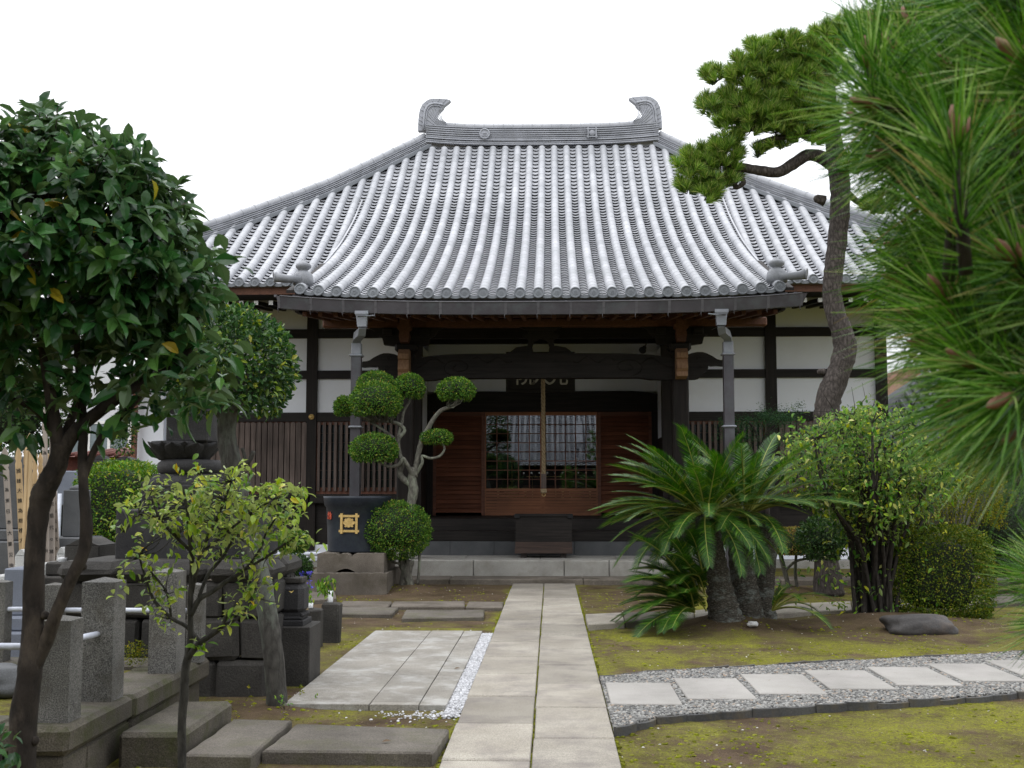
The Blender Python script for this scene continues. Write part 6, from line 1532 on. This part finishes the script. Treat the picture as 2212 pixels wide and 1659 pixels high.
mb = MB(); limb(mb, [(1790, 1285, 18.4, 34), (1788, 1250, 18.4, 30), (1785, 1200, 18.4, 24), (1790, 1120, 18.4, 24), (1784, 1000, 18.4, 26), (1785, 900, 18.4, 27)], 14)  # foot of the garden pine
pine_foot = mb
bush('low_round_azalea', 'low round bright green azalea left of the water tank', 'bush', 632, 1172, 36, 26, 14.8, 'lf_topi', 4200, .02, .035, seed=10.)
bush('dark_evergreen_bush', 'dark bush between the monument base and the water tank', 'bush', 640, 1228, 34, 30, 13.9, 'lf_dark', 3000, .02, .04, seed=11.)
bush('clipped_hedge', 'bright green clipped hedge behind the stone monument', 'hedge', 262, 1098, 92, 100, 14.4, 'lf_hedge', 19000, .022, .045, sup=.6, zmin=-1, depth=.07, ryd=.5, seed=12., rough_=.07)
bush('evergreen_tree', 'dark loose evergreen tree behind the tablets at the left edge', 'tree', 30, 880, 110, 150, 21, 'lf_dark', 9000, .05, .10, zmin=-.8, depth=.3, rough_=.15, corek=.55, seed=13.)
bush('creeper_bush', 'thin creeper in front of the pale building left of the side building', 'bush', 268, 935, 26, 60, 24, 'lf_mok', 700, .06, .10, depth=.5, corek=0, seed=14.)
bush('ground_cover_bush', 'small yellow-green bush inside the grave plot between the tall posts', 'bush', 292, 1412, 28, 28, 8.5, 'lf_azy', 520, .012, .022, depth=.4, corek=0, seed=15.)
# wing trees at far edges, for a step aside
bush('evergreen_tree', 'large dark tree far behind the annex at the right edge', 'tree', 2240, 900, 70, 80, 36, 'lf_dark', 6000, .08, .16, depth=.2, rough_=.15, corek=.7, seed=16.)
# ---------- maple behind the downspout
t5 = thing('maple', 'feathery dark green maple in front of the right hall wall', 'tree', (at(1660, 1000, 21.3).x, 21.3, 0))
mb = MB(); P_, D_, N_ = [], [], []
limb(mb, [(1655, 1240, 21.3, 5), (1658, 1100, 21.3, 5), (1640, 1000, 21.3, 4), (1655, 940, 21.3, 3), (1690, 905, 21.3, 2)]); limb(mb, [(1645, 1010, 21.3, 3), (1610, 950, 21.4, 2.5), (1580, 920, 21.4, 2)]); limb(mb, [(1650, 980, 21.3, 3), (1625, 920, 21.2, 2.5), (1600, 905, 21.2, 2)])
for (px, py, rx_, ry_, k) in ((1690, 905, 50, 26, 1500), (1650, 900, 22, 26, 500), (1610, 915, 34, 20, 800), (1570, 915, 26, 16, 450), (1600, 945, 55, 16, 800), (1690, 950, 60, 22, 1000), (1722, 880, 12, 14, 120)):
    c = at(px, py, 21.3)
    for _ in range(k):
        P_.append(np.array(c)+np.array([rng.normal(0, rx_*.45), rng.normal(0, 30), rng.normal(0, ry_*.45)])*21.3/2557); D_.append(rng.normal(0, 1, 3)*np.array([1, 1, .4])+np.array([0, 0, -.15])); N_.append(np.array([0, 0, 1])+rng.normal(0, .3, 3))
mb.build('trunk', M['bk_shrub'], t5); leaves('crown', M['lf_maple'], t5, np.array(P_), np.array(D_), np.array(N_), rng.uniform(.03, .055, len(P_)), .35)

# ---------- multi-stemmed shrub, right
YG = 15.3
t6 = thing('multi_stemmed_shrub', 'tall multi-stemmed shrub with yellowing leaves right of the cycad', 'shrub', tuple(gnd(1895, 1335)))
mb = MB(); cl = []
for i in range(30):
    bx = random.gauss(1895, 22); ex = 1895+(bx-1895)*2.2+random.gauss(-10, 72); ey = random.uniform(905, 1040); Yb, Ye = YG+random.uniform(-.15, .15), YG+random.uniform(-.7, .6)
    k = 1 if i % 3 else 1.4
    lst = [(bx, 1345, Yb, 5*k), (bx+(ex-bx)*.12+random.gauss(0, 3), 1270, Yb, 4.4*k), (bx+(ex-bx)*.35+random.gauss(0, 6), 1170, Yb*.6+Ye*.4, 4*k), (bx+(ex-bx)*.65+random.gauss(0, 9), 1070, Ye, 3.3*k), (ex, ey, Ye, 1.6)]
    limb(mb, lst, 6, 3)
    for (x, y, Y, r_) in lst[2:]:
        for _ in range(3):
            q = (x+random.gauss(0, 42), y-abs(random.gauss(10, 40)), Y+random.gauss(0, .25)); twig(mb, at(x, y, Y), at(*q), .011, .003, .15, 4, 4); cl.append(q)
P_, D_, N_ = [], [], []
for _ in range(860):
    a = random.uniform(0, 6.28); q = random.random()**.5
    cl.append((1885+195*q*math.cos(a), 1010+130*q*math.sin(a)*(1 if math.sin(a) < 0 else .9), YG+random.uniform(-.9, .7)))
cl = [c for c in cl if c[1] > 872+28*math.sin(c[0]*.05)+(abs(c[0]-1885)/200)**2*45 and c[1] < 1190-abs(c[0]-1890)*.25]
cl += [(random.gauss(1880, 75), random.uniform(1180, 1320), YG+random.uniform(-.4, .3)) for _ in range(50)]
for (px, py, Y) in cl:
    c = np.array(at(px, py, Y)); k = random.randint(6, 10) if py > 900 else random.randint(8, 13)
    for j in range(k): P_.append(c+rng.normal(0, .055, 3)); D_.append(rng.normal(0, 1, 3)); N_.append(np.array([0, -.2, 1])+rng.normal(0, .55, 3))
mb.build('trunk', M['bk_shrub'], t6); leaves('crown', M['lf_shrub'], t6, np.array(P_), np.array(D_), np.array(N_), rng.uniform(.040, .092, len(P_)), .5, L_OVAL, curl=.2)

# ---------- cycad
YY = 14.2
cy = thing('cycad', 'large cycad with scaly trunks and arching fronds right of the main path', 'cycad', tuple(gnd(1600, 1350)))
def scaly(mb, lst, n=22, sub=9):
    p, r = path_pts(lst); p, r = smooth_path(p, r, sub)
    r = [q*(1+.03*math.sin(i*2.1)) for i, q in enumerate(r)]; mb.tube(p, r, n, wob=.055, smooth=False)
for lst in ([(1572, 1364, YY, 50), (1566, 1330, YY, 36), (1556, 1280, YY, 29), (1544, 1220, YY, 26), (1533, 1165, YY, 25), (1527, 1130, YY, 25), (1525, 1105, YY, 20)],
            [(1618, 1352, YY+.3, 38), (1614, 1300, YY+.3, 29), (1604, 1240, YY+.35, 27), (1600, 1180, YY+.35, 26), (1604, 1120, YY+.35, 26), (1606, 1100, YY+.35, 20)],
            [(1656, 1345, YY+.5, 24), (1650, 1290, YY+.6, 22), (1655, 1200, YY+.6, 22), (1660, 1130, YY+.6, 22)]):
    mb = MB(); scaly(mb, lst); mb.build('trunk', M['bk_cyc'], cy)
def frond_mesh(L, arch, nl=58, ll=.155, vup=.35, name='frond'):
    """frond in its own frame: starts at origin, goes +X, up +Z"""
    V, Qf = [], []; pts = []
    for i in range(21):
        s = i/20; a = arch*s**1.3; pts.append(None)
    x = z = 0; P_ = [Vector((0, 0, 0))]
    for i in range(20):
        s = (i+.5)/20; a = -arch*s**1.2; x += math.cos(a)*L/20; z += math.sin(a)*L/20; P_.append(Vector((x, 0, z)))
    def P(s):
        f = s*20; i = min(19, int(f)); return P_[i].lerp(P_[i+1], f-i)
    for i in range(nl):
        s = .10+.90*i/(nl-1); c = P(s); d = (P(min(1, s+.03))-P(max(0, s-.03))).normalized(); up = Vector((-d.z, 0, d.x))
        l_ = ll*(math.sin(min(1, (s-.04)*1.25)*math.pi*.5)**.6)*(1 if s < .6 else 1-.62*((s-.6)/.4)**1.6)
        for sd_ in (-1, 1):
            side = Vector((0, sd_, 0)); dr = (side*(1-.35*s)+d*(.42+.55*s)+up*vup+Vector((0, random.uniform(-.06, .06), random.uniform(-.06, .06)))).normalized()
            w_ = .0070; wv = d*w_
            a0, a1 = c-wv, c+wv; m0, m1 = c+dr*l_*.6-wv*.9-up*.004, c+dr*l_*.6+wv*.9-up*.004; t0 = c+dr*l_-Vector((0, 0, l_*.16)); t1 = t0+wv*.2
            n0 = len(V); V += [a0, a1, m1, m0, t1, t0]; Qf += [(n0, n0+1, n0+2, n0+3), (n0+3, n0+2, n0+4, n0+5)]
    me = bpy.data.meshes.new(name); me.from_pydata([tuple(v) for v in V], [], Qf); me.update()
    mb = MB(); mb.tube([P(q) for q in np.linspace(0, 1, 12)], [.011*(1-q)+.002 for q in np.linspace(0, 1, 12)], 5)
    mr = bpy.data.meshes.new('rachis'); mr.from_pydata(mb.v, [], mb.f); mr.update()
    return me, mr
FR = []
for (L, ar) in ((1.28, .62), (1.25, .8), (1.18, .95), (1.05, .42), (.66, 1.2), (1.0, .95)):
    me, mr = frond_mesh(L, ar, 66 if L > .8 else 40, .200 if L > .8 else .13, vup=.22); me.materials.append(M['lf_cyc'] if ar != .45 else M['lf_cycy']); mr.materials.append(M['rachis']); FR.append((me, mr))
nfr = 0
def add_frond(k, origin, az, el, roll=0, sc=1.0):
    global nfr
    me, mr = FR[k]; o = bpy.data.objects.new('frond', me); COL.objects.link(o); o.parent = cy; o.location = Vector(origin)-ORG[cy.name]
    o.rotation_mode = 'XYZ'; M_ = Matrix.Rotation(az, 3, 'Z')@Matrix.Rotation(-el, 3, 'Y')@Matrix.Rotation(roll, 3, 'X'); o.rotation_euler = M_.to_euler(); o.scale = (sc,)*3
    r_ = bpy.data.objects.new('rachis', mr); COL.objects.link(r_); r_.parent = o; nfr += 1
for (hx, hy, Y, n, elo, ehi, sc) in ((1525, 1112, YY, 58, -.3, 1.3, 1.0), (1612, 1108, YY+.35, 52, -.3, 1.25, 1.04)):
    h = at(hx, hy, Y)
    for i in range(n):
        f = (i+.5)/n; az = i*2.39996+.3; el = elo+(ehi-elo)*f**1.15
        if el > .95 and i % 3: k = 3
        else: k = 0 if el > .5 else (1 if el > .1 else 2)
        if hx > 1560 and math.cos(az) > .2: el = max(el, .38); k = 0
        s2 = sc*random.uniform(.88, 1.06)*(.82 if k == 3 else 1)*(.9 if (math.cos(az) > .3 and hx < 1560) else 1)
        add_frond(k, h+Vector((math.cos(az)*.08, math.sin(az)*.08, .03*f)), az+random.uniform(-.1, .1), el+random.uniform(-.05, .05), random.uniform(-.25, .25), s2)
h = at(1520, 1110, YY)
for i in range(20): add_frond(random.choice((0, 0, 1, 3)), h+Vector((-.05, 0, random.uniform(-.04, .04))), random.uniform(2.35, 4.1), random.uniform(.15, 1.0), random.uniform(-.3, .3), random.uniform(.85, 1.06))
h = at(1500, 1322, YY-.25)
for az, el in ((3.3, .75), (3.0, .5), (3.6, .45), (4.0, .6), (2.7, .85), (3.9, .2), (4.5, .75), (2.4, 1.1), (3.15, 1.0), (1.9, 1.2), (3.4, .95), (2.85, .3), (3.3, .25), (3.7, .8), (4.2, .3), (2.5, .6), (3.05, .72), (3.5, .7), (2.75, .5), (3.95, .5), (4.4, .35), (3.3, 1.15), (2.2, .8)): add_frond(5, h, az, el, random.uniform(-.2, .2), random.uniform(.85, 1.05))
for i in range(22): add_frond(random.choice((5, 5, 1)), at(1500+random.uniform(-6, 30), 1322-random.uniform(0, 60), YY-.22), random.uniform(2.3, 4.4), random.uniform(.15, 1.25), random.uniform(-.3, .3), random.uniform(.72, .98))
h = at(1668, 1318, YY-.1)
for az, el in ((-.2, .75), (.3, .5), (-.7, .35), (-1.3, .8), (.9, 1.0)): add_frond(4, h, az, el, 0, random.uniform(.85, 1.2))
# fibrous skirt at the head
# ---------- garden pine (middle distance)
YP = 18.4
pn = thing('garden_pine', 'tall pine with a winding plated trunk rising before the right hall roof', 'pine tree', tuple(gnd(1790, 1285)))
mb = pine_foot
limb(mb, [(1785, 905, YP, 27), (1788, 870, YP, 27), (1801, 830, YP, 26), (1817, 790, YP, 25), (1826, 753, YP, 25), (1820, 720, YP, 24), (1805, 678, YP, 21), (1797, 633, YP, 20), (1800, 587, YP, 20), (1806, 543, YP, 21), (1812, 490, YP, 21), (1815, 430, YP, 21), (1812, 370, YP, 22), (1800, 300, YP, 18), (1790, 200, YP+.1, 16), (1790, 120, YP+.1, 10)], 14, 5, .07)
limb(mb, [(1815, 372, YP, 16), (1780, 342, YP-.1, 15), (1745, 335, YP-.15, 13), (1712, 355, YP-.2, 13), (1680, 372, YP-.25, 12), (1640, 368, YP-.3, 11), (1605, 362, YP-.35, 10), (1575, 355, YP-.35, 7), (1545, 350, YP-.35, 5)], 10)
limb(mb, [(1600, 368, YP-.33, 6), (1592, 385, YP-.34, 6), (1588, 405, YP-.35, 5), (1606, 395, YP-.38, 6), (1600, 380, YP-.4, 5)], 7)
limb(mb, [(1805, 310, YP, 10), (1760, 285, YP-.2, 8), (1715, 295, YP-.3, 6), (1665, 300, YP-.4, 5), (1630, 310, YP-.4, 3)]); limb(mb, [(1800, 240, YP, 9), (1750, 215, YP-.1, 7), (1690, 225, YP-.2, 5), (1640, 240, YP-.2, 4), (1580, 240, YP-.2, 3)])
limb(mb, [(1795, 190, YP, 8), (1740, 160, YP-.1, 6), (1680, 130, YP-.1, 5), (1640, 120, YP, 3)]); limb(mb, [(1690, 225, YP-.2, 4), (1620, 190, YP-.3, 3), (1560, 165, YP-.3, 3)]); limb(mb, [(1815, 400, YP, 8), (1860, 440, YP, 6), (1900, 430, YP, 5)])
mb.lathe([(.09, -.05), (.07, .08), (.03, .12)], at(1774, 432, YP), 8, axis=(-1, -.2, .25)); mb.lathe([(.06, -.05), (.04, .05), (.03, .06)], at(1774, 803, YP), 8, axis=(-1, -.2, .1))
mb.build('trunk', M['bk_pine'], pn)
def needles(name, mat, parent, tips, axes, L, n, width, a0, a1, shoot, segs=1, droop=.0, Lj=.15):
    """tufts: tips (T,3), axes (T,3). each needle a thin curved strip"""
    T_ = len(tips); tot = T_*n
    ax = np.repeat(nrm(np.asarray(axes)), n, 0); tp = np.repeat(np.asarray(tips), n, 0)
    r_ = nrm(rng.normal(0, 1, (tot, 3))); s1 = nrm(np.cross(ax, r_)); ang = rng.uniform(a0, a1, (tot, 1)); u = rng.uniform(0, 1, (tot, 1))
    d = ax*np.cos(ang)+s1*np.sin(ang); b0_ = tp-ax*shoot*u
    l_ = L*rng.uniform(1-Lj, 1+Lj, (tot, 1)); wv = nrm(np.cross(d, nrm(rng.normal(0, 1, (tot, 3)))))*width/2
    V = np.zeros((tot, 2*(segs+1), 3))
    bend = rng.normal(0, .05, (tot, 3))+ax*.12
    for k in range(segs+1):
        q = k/segs; c = b0_+d*l_*q+bend*l_*q*q; c[:, 2:3] -= droop*l_*q*q
        wk = wv*(1-.8*q**3); V[:, 2*k] = c-wk; V[:, 2*k+1] = c+wk
    nv = 2*(segs+1); off = (np.arange(tot)*nv)[:, None, None]
    qf = np.array([(2*k, 2*k+1, 2*k+3, 2*k+2) for k in range(segs)])
    return np_mesh(name, V.reshape(-1, 3), (qf[None]+off).reshape(-1, 4), mat, parent)
pads = [(1720, 150, 60, 44), (1650, 240, 60, 36), (1600, 240, 40, 30), (1760, 240, 60, 44), (1560, 375, 50, 34), (1490, 355, 38, 30), (1530, 400, 34, 30), (1520, 340, 45, 28), (1570, 330, 42, 32), (1485, 395, 22, 30), (1525, 425, 26, 14), (1570, 310, 40, 24), (1640, 325, 24, 16), (1545, 165, 32, 26), (1540, 228, 40, 28), (1580, 265, 40, 22), (1640, 110, 34, 36), (1610, 160, 46, 34), (1670, 150, 56, 40), (1600, 210, 48, 36), (1660, 210, 56, 40), (1620, 265, 50, 34), (1690, 260, 60, 42), (1740, 200, 60, 60), (1740, 110, 50, 30), (1700, 90, 40, 22), (1750, 290, 50, 30), (1790, 150, 50, 60), (1600, 128, 20, 10), (1850, 350, 40, 30), (1690, 310, 30, 12), (1800, 80, 60, 40), (1900, 440, 40, 26), (1850, 60, 60, 40)]
tips, axs = [], []; mb = MB()
for (px, py, rx_, ry_) in pads:
    n_t = max(7, int(rx_*ry_/31)); c0_ = at(px, py+ry_*.5, YP-.2)
    for _ in range(n_t):
        a = random.uniform(0, 6.28); q = random.random()**.5; dy_ = random.uniform(-.55, .35)
        q_ = at(px+rx_*.85*q*math.cos(a), py+ry_*.8*q*math.sin(a), YP-.2+dy_); tips.append(q_)
        o_ = Vector((math.cos(a)*q*.9+random.uniform(-.3, .3), random.uniform(-.9, .2), .95-.5*q*math.sin(a))); axs.append(o_)
        if random.random() < .4: twig(mb, c0_, q_-o_.normalized()*.05, .012, .005, .2, 4, 4)
mb.build('branchlets', M['bk_pine'], pn)
needles('crown', M['needle'], pn, np.array([tuple(t) for t in tips]), np.array([tuple(a) for a in axs]), .15, 76, .0085, .10, 1.12, .04, 2, .02)
# ---------- near pine boughs, right edge (their tree stands beyond the right edge)
npn = thing('near_pine', 'near black pine whose long-needled boughs hang into the right side of the picture', 'pine tree', (3.0, 2.6, 0))
mb = MB(); mb.tube(*smooth_path([Vector((3.05, 2.7, -.1)), Vector((3.0, 2.65, .8)), Vector((2.9, 2.6, 1.7)), Vector((2.95, 2.6, 2.4)), Vector((2.9, 2.6, 3.3))], [.16, .14, .13, .11, .06], 6), 14, wob=.08)
TU = [  # px, py, Y, direction of the shoot
    (2124, 57, 1.75, (.1, -.2, 1)), (2064, 300, 1.45, (-.15, -.3, 1)), (1875, 135, 1.8, (-.15, -.1, 1)), (1893, 225, 1.75, (-1, -.2, .15)), (1965, 60, 2.1, (-.3, 0, 1)), (2200, 130, 1.5, (-.6, -.2, .5)),
    (2040, 642, 1.65, (-.55, -.3, .6)), (2091, 783, 1.6, (-.75, -.4, .35)), (2178, 858, 1.5, (-.5, -.3, -.2)), (2187, 560, 1.5, (-.4, -.3, .3)), (1980, 400, 1.9, (-.9, -.1, .1)), (1930, 330, 1.8, (-1, 0, -.1)),
    (2070, 470, 1.9, (-.8, -.1, 0)), (2150, 420, 1.7, (-.4, -.3, .4)), (1990, 190, 1.9, (-.6, 0, .6)), (2060, 160, 1.8, (-.5, -.2, .6)), (2200, 300, 1.6, (-.2, -.3, .6)), (2140, 230, 1.9, (-.5, 0, .4)),
    (2200, 720, 1.7, (-.5, -.2, .2)), (2010, 745, 1.95, (-.8, -.2, .1)), (2075, 870, 1.85, (-.7, -.2, -.1)), (2160, 940, 1.8, (-.5, -.2, -.3)), (1985, 680, 2.05, (-.8, 0, .2)), (2215, 930, 1.65, (-.5, -.2, -.2)), (1955, 600, 2.1, (-.9, 0, .1)), (2130, 880, 2.0, (-.6, 0, -.1)), (2140, 640, 1.9, (-.7, 0, .1)), (1960, 520, 2.1, (-.9, 0, -.1)), (2050, 560, 2.1, (-.7, 0, 0)), (2250, 450, 1.8, (-.5, 0, 0)),
    (2240, 30, 1.7, (-.6, -.2, .4)), (2060, -10, 1.9, (-.5, -.2, .5)), (2150, -30, 1.6, (-.5, -.3, .2)), (1990, -20, 2.2, (-.4, 0, .6)), (2260, 830, 1.9, (-.6, 0, .2)), (1900, 60, 2.2, (-.5, 0, .7)), (2100, 340, 2.2, (-.7, 0, .1)), (2010, 300, 2.2, (-.8, 0, .2)), (2250, 620, 1.6, (-.5, -.2, .1)),
    (2246, 1240, 2.8, (-.75, -.3, .35)), (2268, 1350, 2.7, (-.8, -.2, -.15)), (2250, 1205, 3.0, (-.6, -.2, .6)), (2130, 540, 1.8, (-.6, -.1, .5)), (2120, 700, 2.2, (-.7, 0, 0)), (2180, 800, 2.1, (-.6, 0, -.1)), (1950, 250, 2.3, (-.6, 0, .3)), (2220, 220, 2.2, (-.5, 0, .2))]
for (px, py, Y, d) in list(TU):
    for _ in range(2 if py < 900 else 1):
        TU.append((px+random.uniform(-20, 75), py+random.uniform(-60, 60), Y+random.uniform(.08, .5), tuple(q+random.uniform(-.35, .35) for q in d)))
tips, axs = [], []
BO = [[(2.95, 2.6, 2.5), (2330, 60, 2.25), (2180, 125, 2.05), (2040, 160, 2.0), (1930, 195, 1.95)], [(2.95, 2.6, 2.9), (2350, -190, 2.3), (2150, -90, 2.1), (1990, 30, 2.2)],
      [(2.95, 2.6, 2.0), (2370, 370, 2.3), (2190, 420, 2.05), (2040, 400, 2.0), (1960, 350, 1.95)], [(2.92, 2.6, 1.7), (2400, 640, 2.2), (2210, 650, 1.95), (2100, 640, 1.85), (2020, 560, 2.05)],
      [(2.92, 2.6, 1.55), (2400, 850, 2.1), (2240, 850, 1.85), (2140, 800, 1.75)], [(2.95, 2.6, 1.2), (2420, 1250, 3.0), (2300, 1290, 2.9)], [(2190, 420, 2.05), (2110, 330, 1.85), (2080, 320, 1.6)]]
BP = []
for bo in BO:
    pts_ = [Vector(q) if i == 0 and q[0] < 10 else at(*q) for i, q in enumerate(bo)]; pts_, rr_ = smooth_path(pts_, list(np.linspace(.026 if bo[0][0] < 10 else .012, .009, len(pts_))), 6); mb.tube(pts_, rr_, 8, wob=.08); BP += pts_[4:]
hub = {0: Vector((2.9, 2.6, 2.3)), 1: Vector((2.95, 2.6, 1.9)), 2: Vector((2.92, 2.6, 1.3))}
bud = MB()
for (px, py, Y, d) in TU:
    q = at(px, py, Y); dv = Vector(d).normalized(); tips.append(tuple(q)); axs.append(tuple(dv))
    mb.tube([q-dv*.17, q-dv*.08, q], [.009, .008, .006], 7)
    bud = MB(); bud.lathe([(.006, -.01), (.009, .008), (.007, .03), (.002, .042)], q, 8, axis=tuple(dv)); bud.lathe([(.004, -.005), (.005, .01), (.001, .026)], q+Vector((.008, -.004, 0)), 6, axis=tuple(dv+Vector((.4, 0, 0)))); bud.build('bud', M['bud'], npn)
    nd = min(BP, key=lambda p_: (p_-q).length+.35*max(0, q.x-p_.x)); e_ = q-dv*.16
    mb.tube(*smooth_path([e_, e_*.6+nd*.4-Vector((0, 0, .015)), nd], [.0055, .006, .007], 4), 6, wob=.08)
mb.build('trunk', M['bk_pine'], npn)
needles('needle_tufts', M['needlen'], npn, np.array(tips), np.array(axs), .125, 190, .0024, .18, 1.25, .13, 4, .09, .22)
# more of the near pine, over and beside the viewer
tp2, ax2 = [], []
for _ in range(120):
    a = random.uniform(0, 6.28); q = random.random()**.5*1.5; z = random.uniform(2.9, 4.3)
    x, y = 3.0+q*math.cos(a), 2.2+q*math.sin(a)
    c = Vector((x, y, z)); tp2.append(tuple(c)); ax2.append((math.cos(a)*.6, math.sin(a)*.6, .8))
needles('upper_tufts', M['needlen'], npn, np.array(tp2), np.array(ax2), .15, 110, .005, .2, 1.4, .12, 2, .1, .2)
# unseen trees added beside and behind the viewer to shade the foreground
def shade_tree(x, y, h, r, n, lab):
    t_ = thing('added_shade_oak', lab, 'tree', (x, y, 0)); mb = MB()
    mb.tube(*smooth_path([Vector((x, y, -.1)), Vector((x+.1, y, h*.25)), Vector((x-.1, y+.1, h*.5)), Vector((x, y, h*.85))], [.22, .18, .14, .05], 5), 12, wob=.06)
    for k in range(8): a = k*.8; twig(mb, (x, y, h*.45+k*.1), (x+math.cos(a)*r*.8, y+math.sin(a)*r*.8, h*.6+random.random()*h*.3), .06, .02, .1, 6, 6)
    mb.build('trunk', M['bk_grey'], t_); p, nn = shell(n, (x, y, h*.64), (r, r, h*.38), .14, -.9, 5, .12, seed=x); leaves('crown', M['lf_dark'], t_, p, spread(nn, .7), spread(nn, .6), rng.uniform(.12, .22, len(p)), .5)
shade_tree(-6.6, 3.0, 6.0, 2.5, 5200, 'unseen evergreen oak added left of the viewer to shade the grave plot')
shade_tree(-4.6, -3.2, 6.5, 2.6, 5200, 'unseen evergreen oak added behind the viewer on the left to cut the light')
shade_tree(7.6, -1.5, 6.5, 2.7, 5200, 'unseen evergreen oak added behind the viewer on the right to cut the light')
# ---------- flowers in the vases
for (v_, px, py, n_, sp_, mt, sz) in ((vases[0], 704, 1262, 62, (16, 14), 'sprig', (.05, .08)), (vases[1], 668, 1285, 26, (6, 18), 'sprig', (.03, .05))):
    Y = ORG[v_.name].y; P_, D_, N_ = [], [], []; mb = MB()
    for i in range(n_):
        c = at(random.gauss(px, sp_[0]*.6), random.gauss(py, sp_[1]*.6), Y+random.gauss(0, .03)); P_.append(np.array(c)); D_.append(np.array([random.gauss(0, .4), random.gauss(0, .4), -1+random.gauss(0, .4)])); N_.append(np.array([random.gauss(0, .6), -1, .5]))
        if i % 7 == 0: twig(mb, ORG[v_.name]+Vector((0, 0, .05)), c, .003, .002, .1, 4, 4)
    mb.build('stems', M['sprig'], v_); leaves('leaves', M[mt], v_, np.array(P_), np.array(D_), np.array(N_), rng.uniform(sz[0], sz[1], len(P_)), .4, L_OVAL)
P_, D_, N_ = [], [], []
for (px, py) in ((648, 1240), (652, 1246), (664, 1240), (669, 1243), (660, 1250), (672, 1238), (655, 1238), (668, 1256), (672, 1268)):
    for _ in range(8): P_.append(np.array(at(px+random.gauss(0, 1.5), py+random.gauss(0, 1.5), 12.4))); D_.append(rng.normal(0, 1, 3)+np.array([0, 0, .8])); N_.append(rng.normal(0, 1, 3))
leaves('blossoms', M['blue'], vases[1], np.array(P_), np.array(D_), np.array(N_), rng.uniform(.02, .035, len(P_)), .6)
# ---------- seedlings and weeds
def seedling(px, py, n, h, mat, lab):
    g_ = gnd(px, py, -.03); t_ = thing('seedling', lab, 'seedling', tuple(g_), 'seedlings and weeds on the bare earth'); mb = MB(); P_, D_, N_ = [], [], []
    for i in range(max(1, n//4)):
        e = g_+Vector((random.gauss(0, .035), random.gauss(0, .03), h*random.uniform(.5, 1))); twig(mb, g_, e, .002, .001, .1, 4, 3)
        for _ in range(5): P_.append(np.array(e)+rng.normal(0, .006, 3)); D_.append(rng.normal(0, .7, 3)+np.array([0, 0, .6])); N_.append(np.array([0, -.4, 1])+rng.normal(0, .5, 3))
    mb.build('stem', M['bk_shrub'], t_); leaves('leaves', M[mat], t_, np.array(P_), np.array(D_), np.array(N_), rng.uniform(.018, .034, len(P_)), .45, L_OVAL)
seedling(617, 1538, 26, .11, 'lf_shrub', 'largest clump of reddish seedlings at the foot of the leaning trunk')
seedling(530, 1514, 4, .11, 'lf_azy', 'single yellow seedling in front of the monument wall')
seedling(632, 1557, 4, .06, 'lf_azy', 'tiny seedling at the corner of the wide foreground slab')
seedling(700, 1520, 4, .08, 'lf_topi', 'green seedling in front of the terrace corner')
seedling(503, 1560, 6, .08, 'lf_rust', 'reddish seedling beside the step block')
seedling(505, 1535, 4, .08, 'lf_azy', 'seedling just behind the step block corner')
seedling(640, 1512, 8, .11, 'lf_azy', 'orange-tipped seedling leaning over the terrace corner')
seedling(855, 1277, 12, .10, 'lf_shrub', 'weeds at the foot of the cloud-pruned tree')
seedling(1600, 1350, 8, .08, 'lf_topi', 'weeds on the cycad mound')
seedling(1848, 1330, 10, .10, 'lf_topi', 'weeds left of the multi-stemmed shrub')
# fallen leaves on the stones
for px, py, z, lab in ((981, 1446, .016, 'curled brown leaf on the pale terrace'), (961, 1569, -.02, 'brown leaf on the earth beside the path edge'), (840, 1556, -.02, 'dry leaf on the earth before the wide slab'), (825, 1604, .06, 'dark pebble-like leaf on the wide slab')):
    g_ = gnd(px, py, z); P_ = np.array([tuple(g_+Vector((0, 0, .004)))]); o = leaves('fallen_leaf', M['litter'], None, P_, np.array([(1., .3, .15)]), np.array([(0, -.3, 1.)]), np.array([.055]), .5, L_OVAL); tag(o, lab, 'leaf')
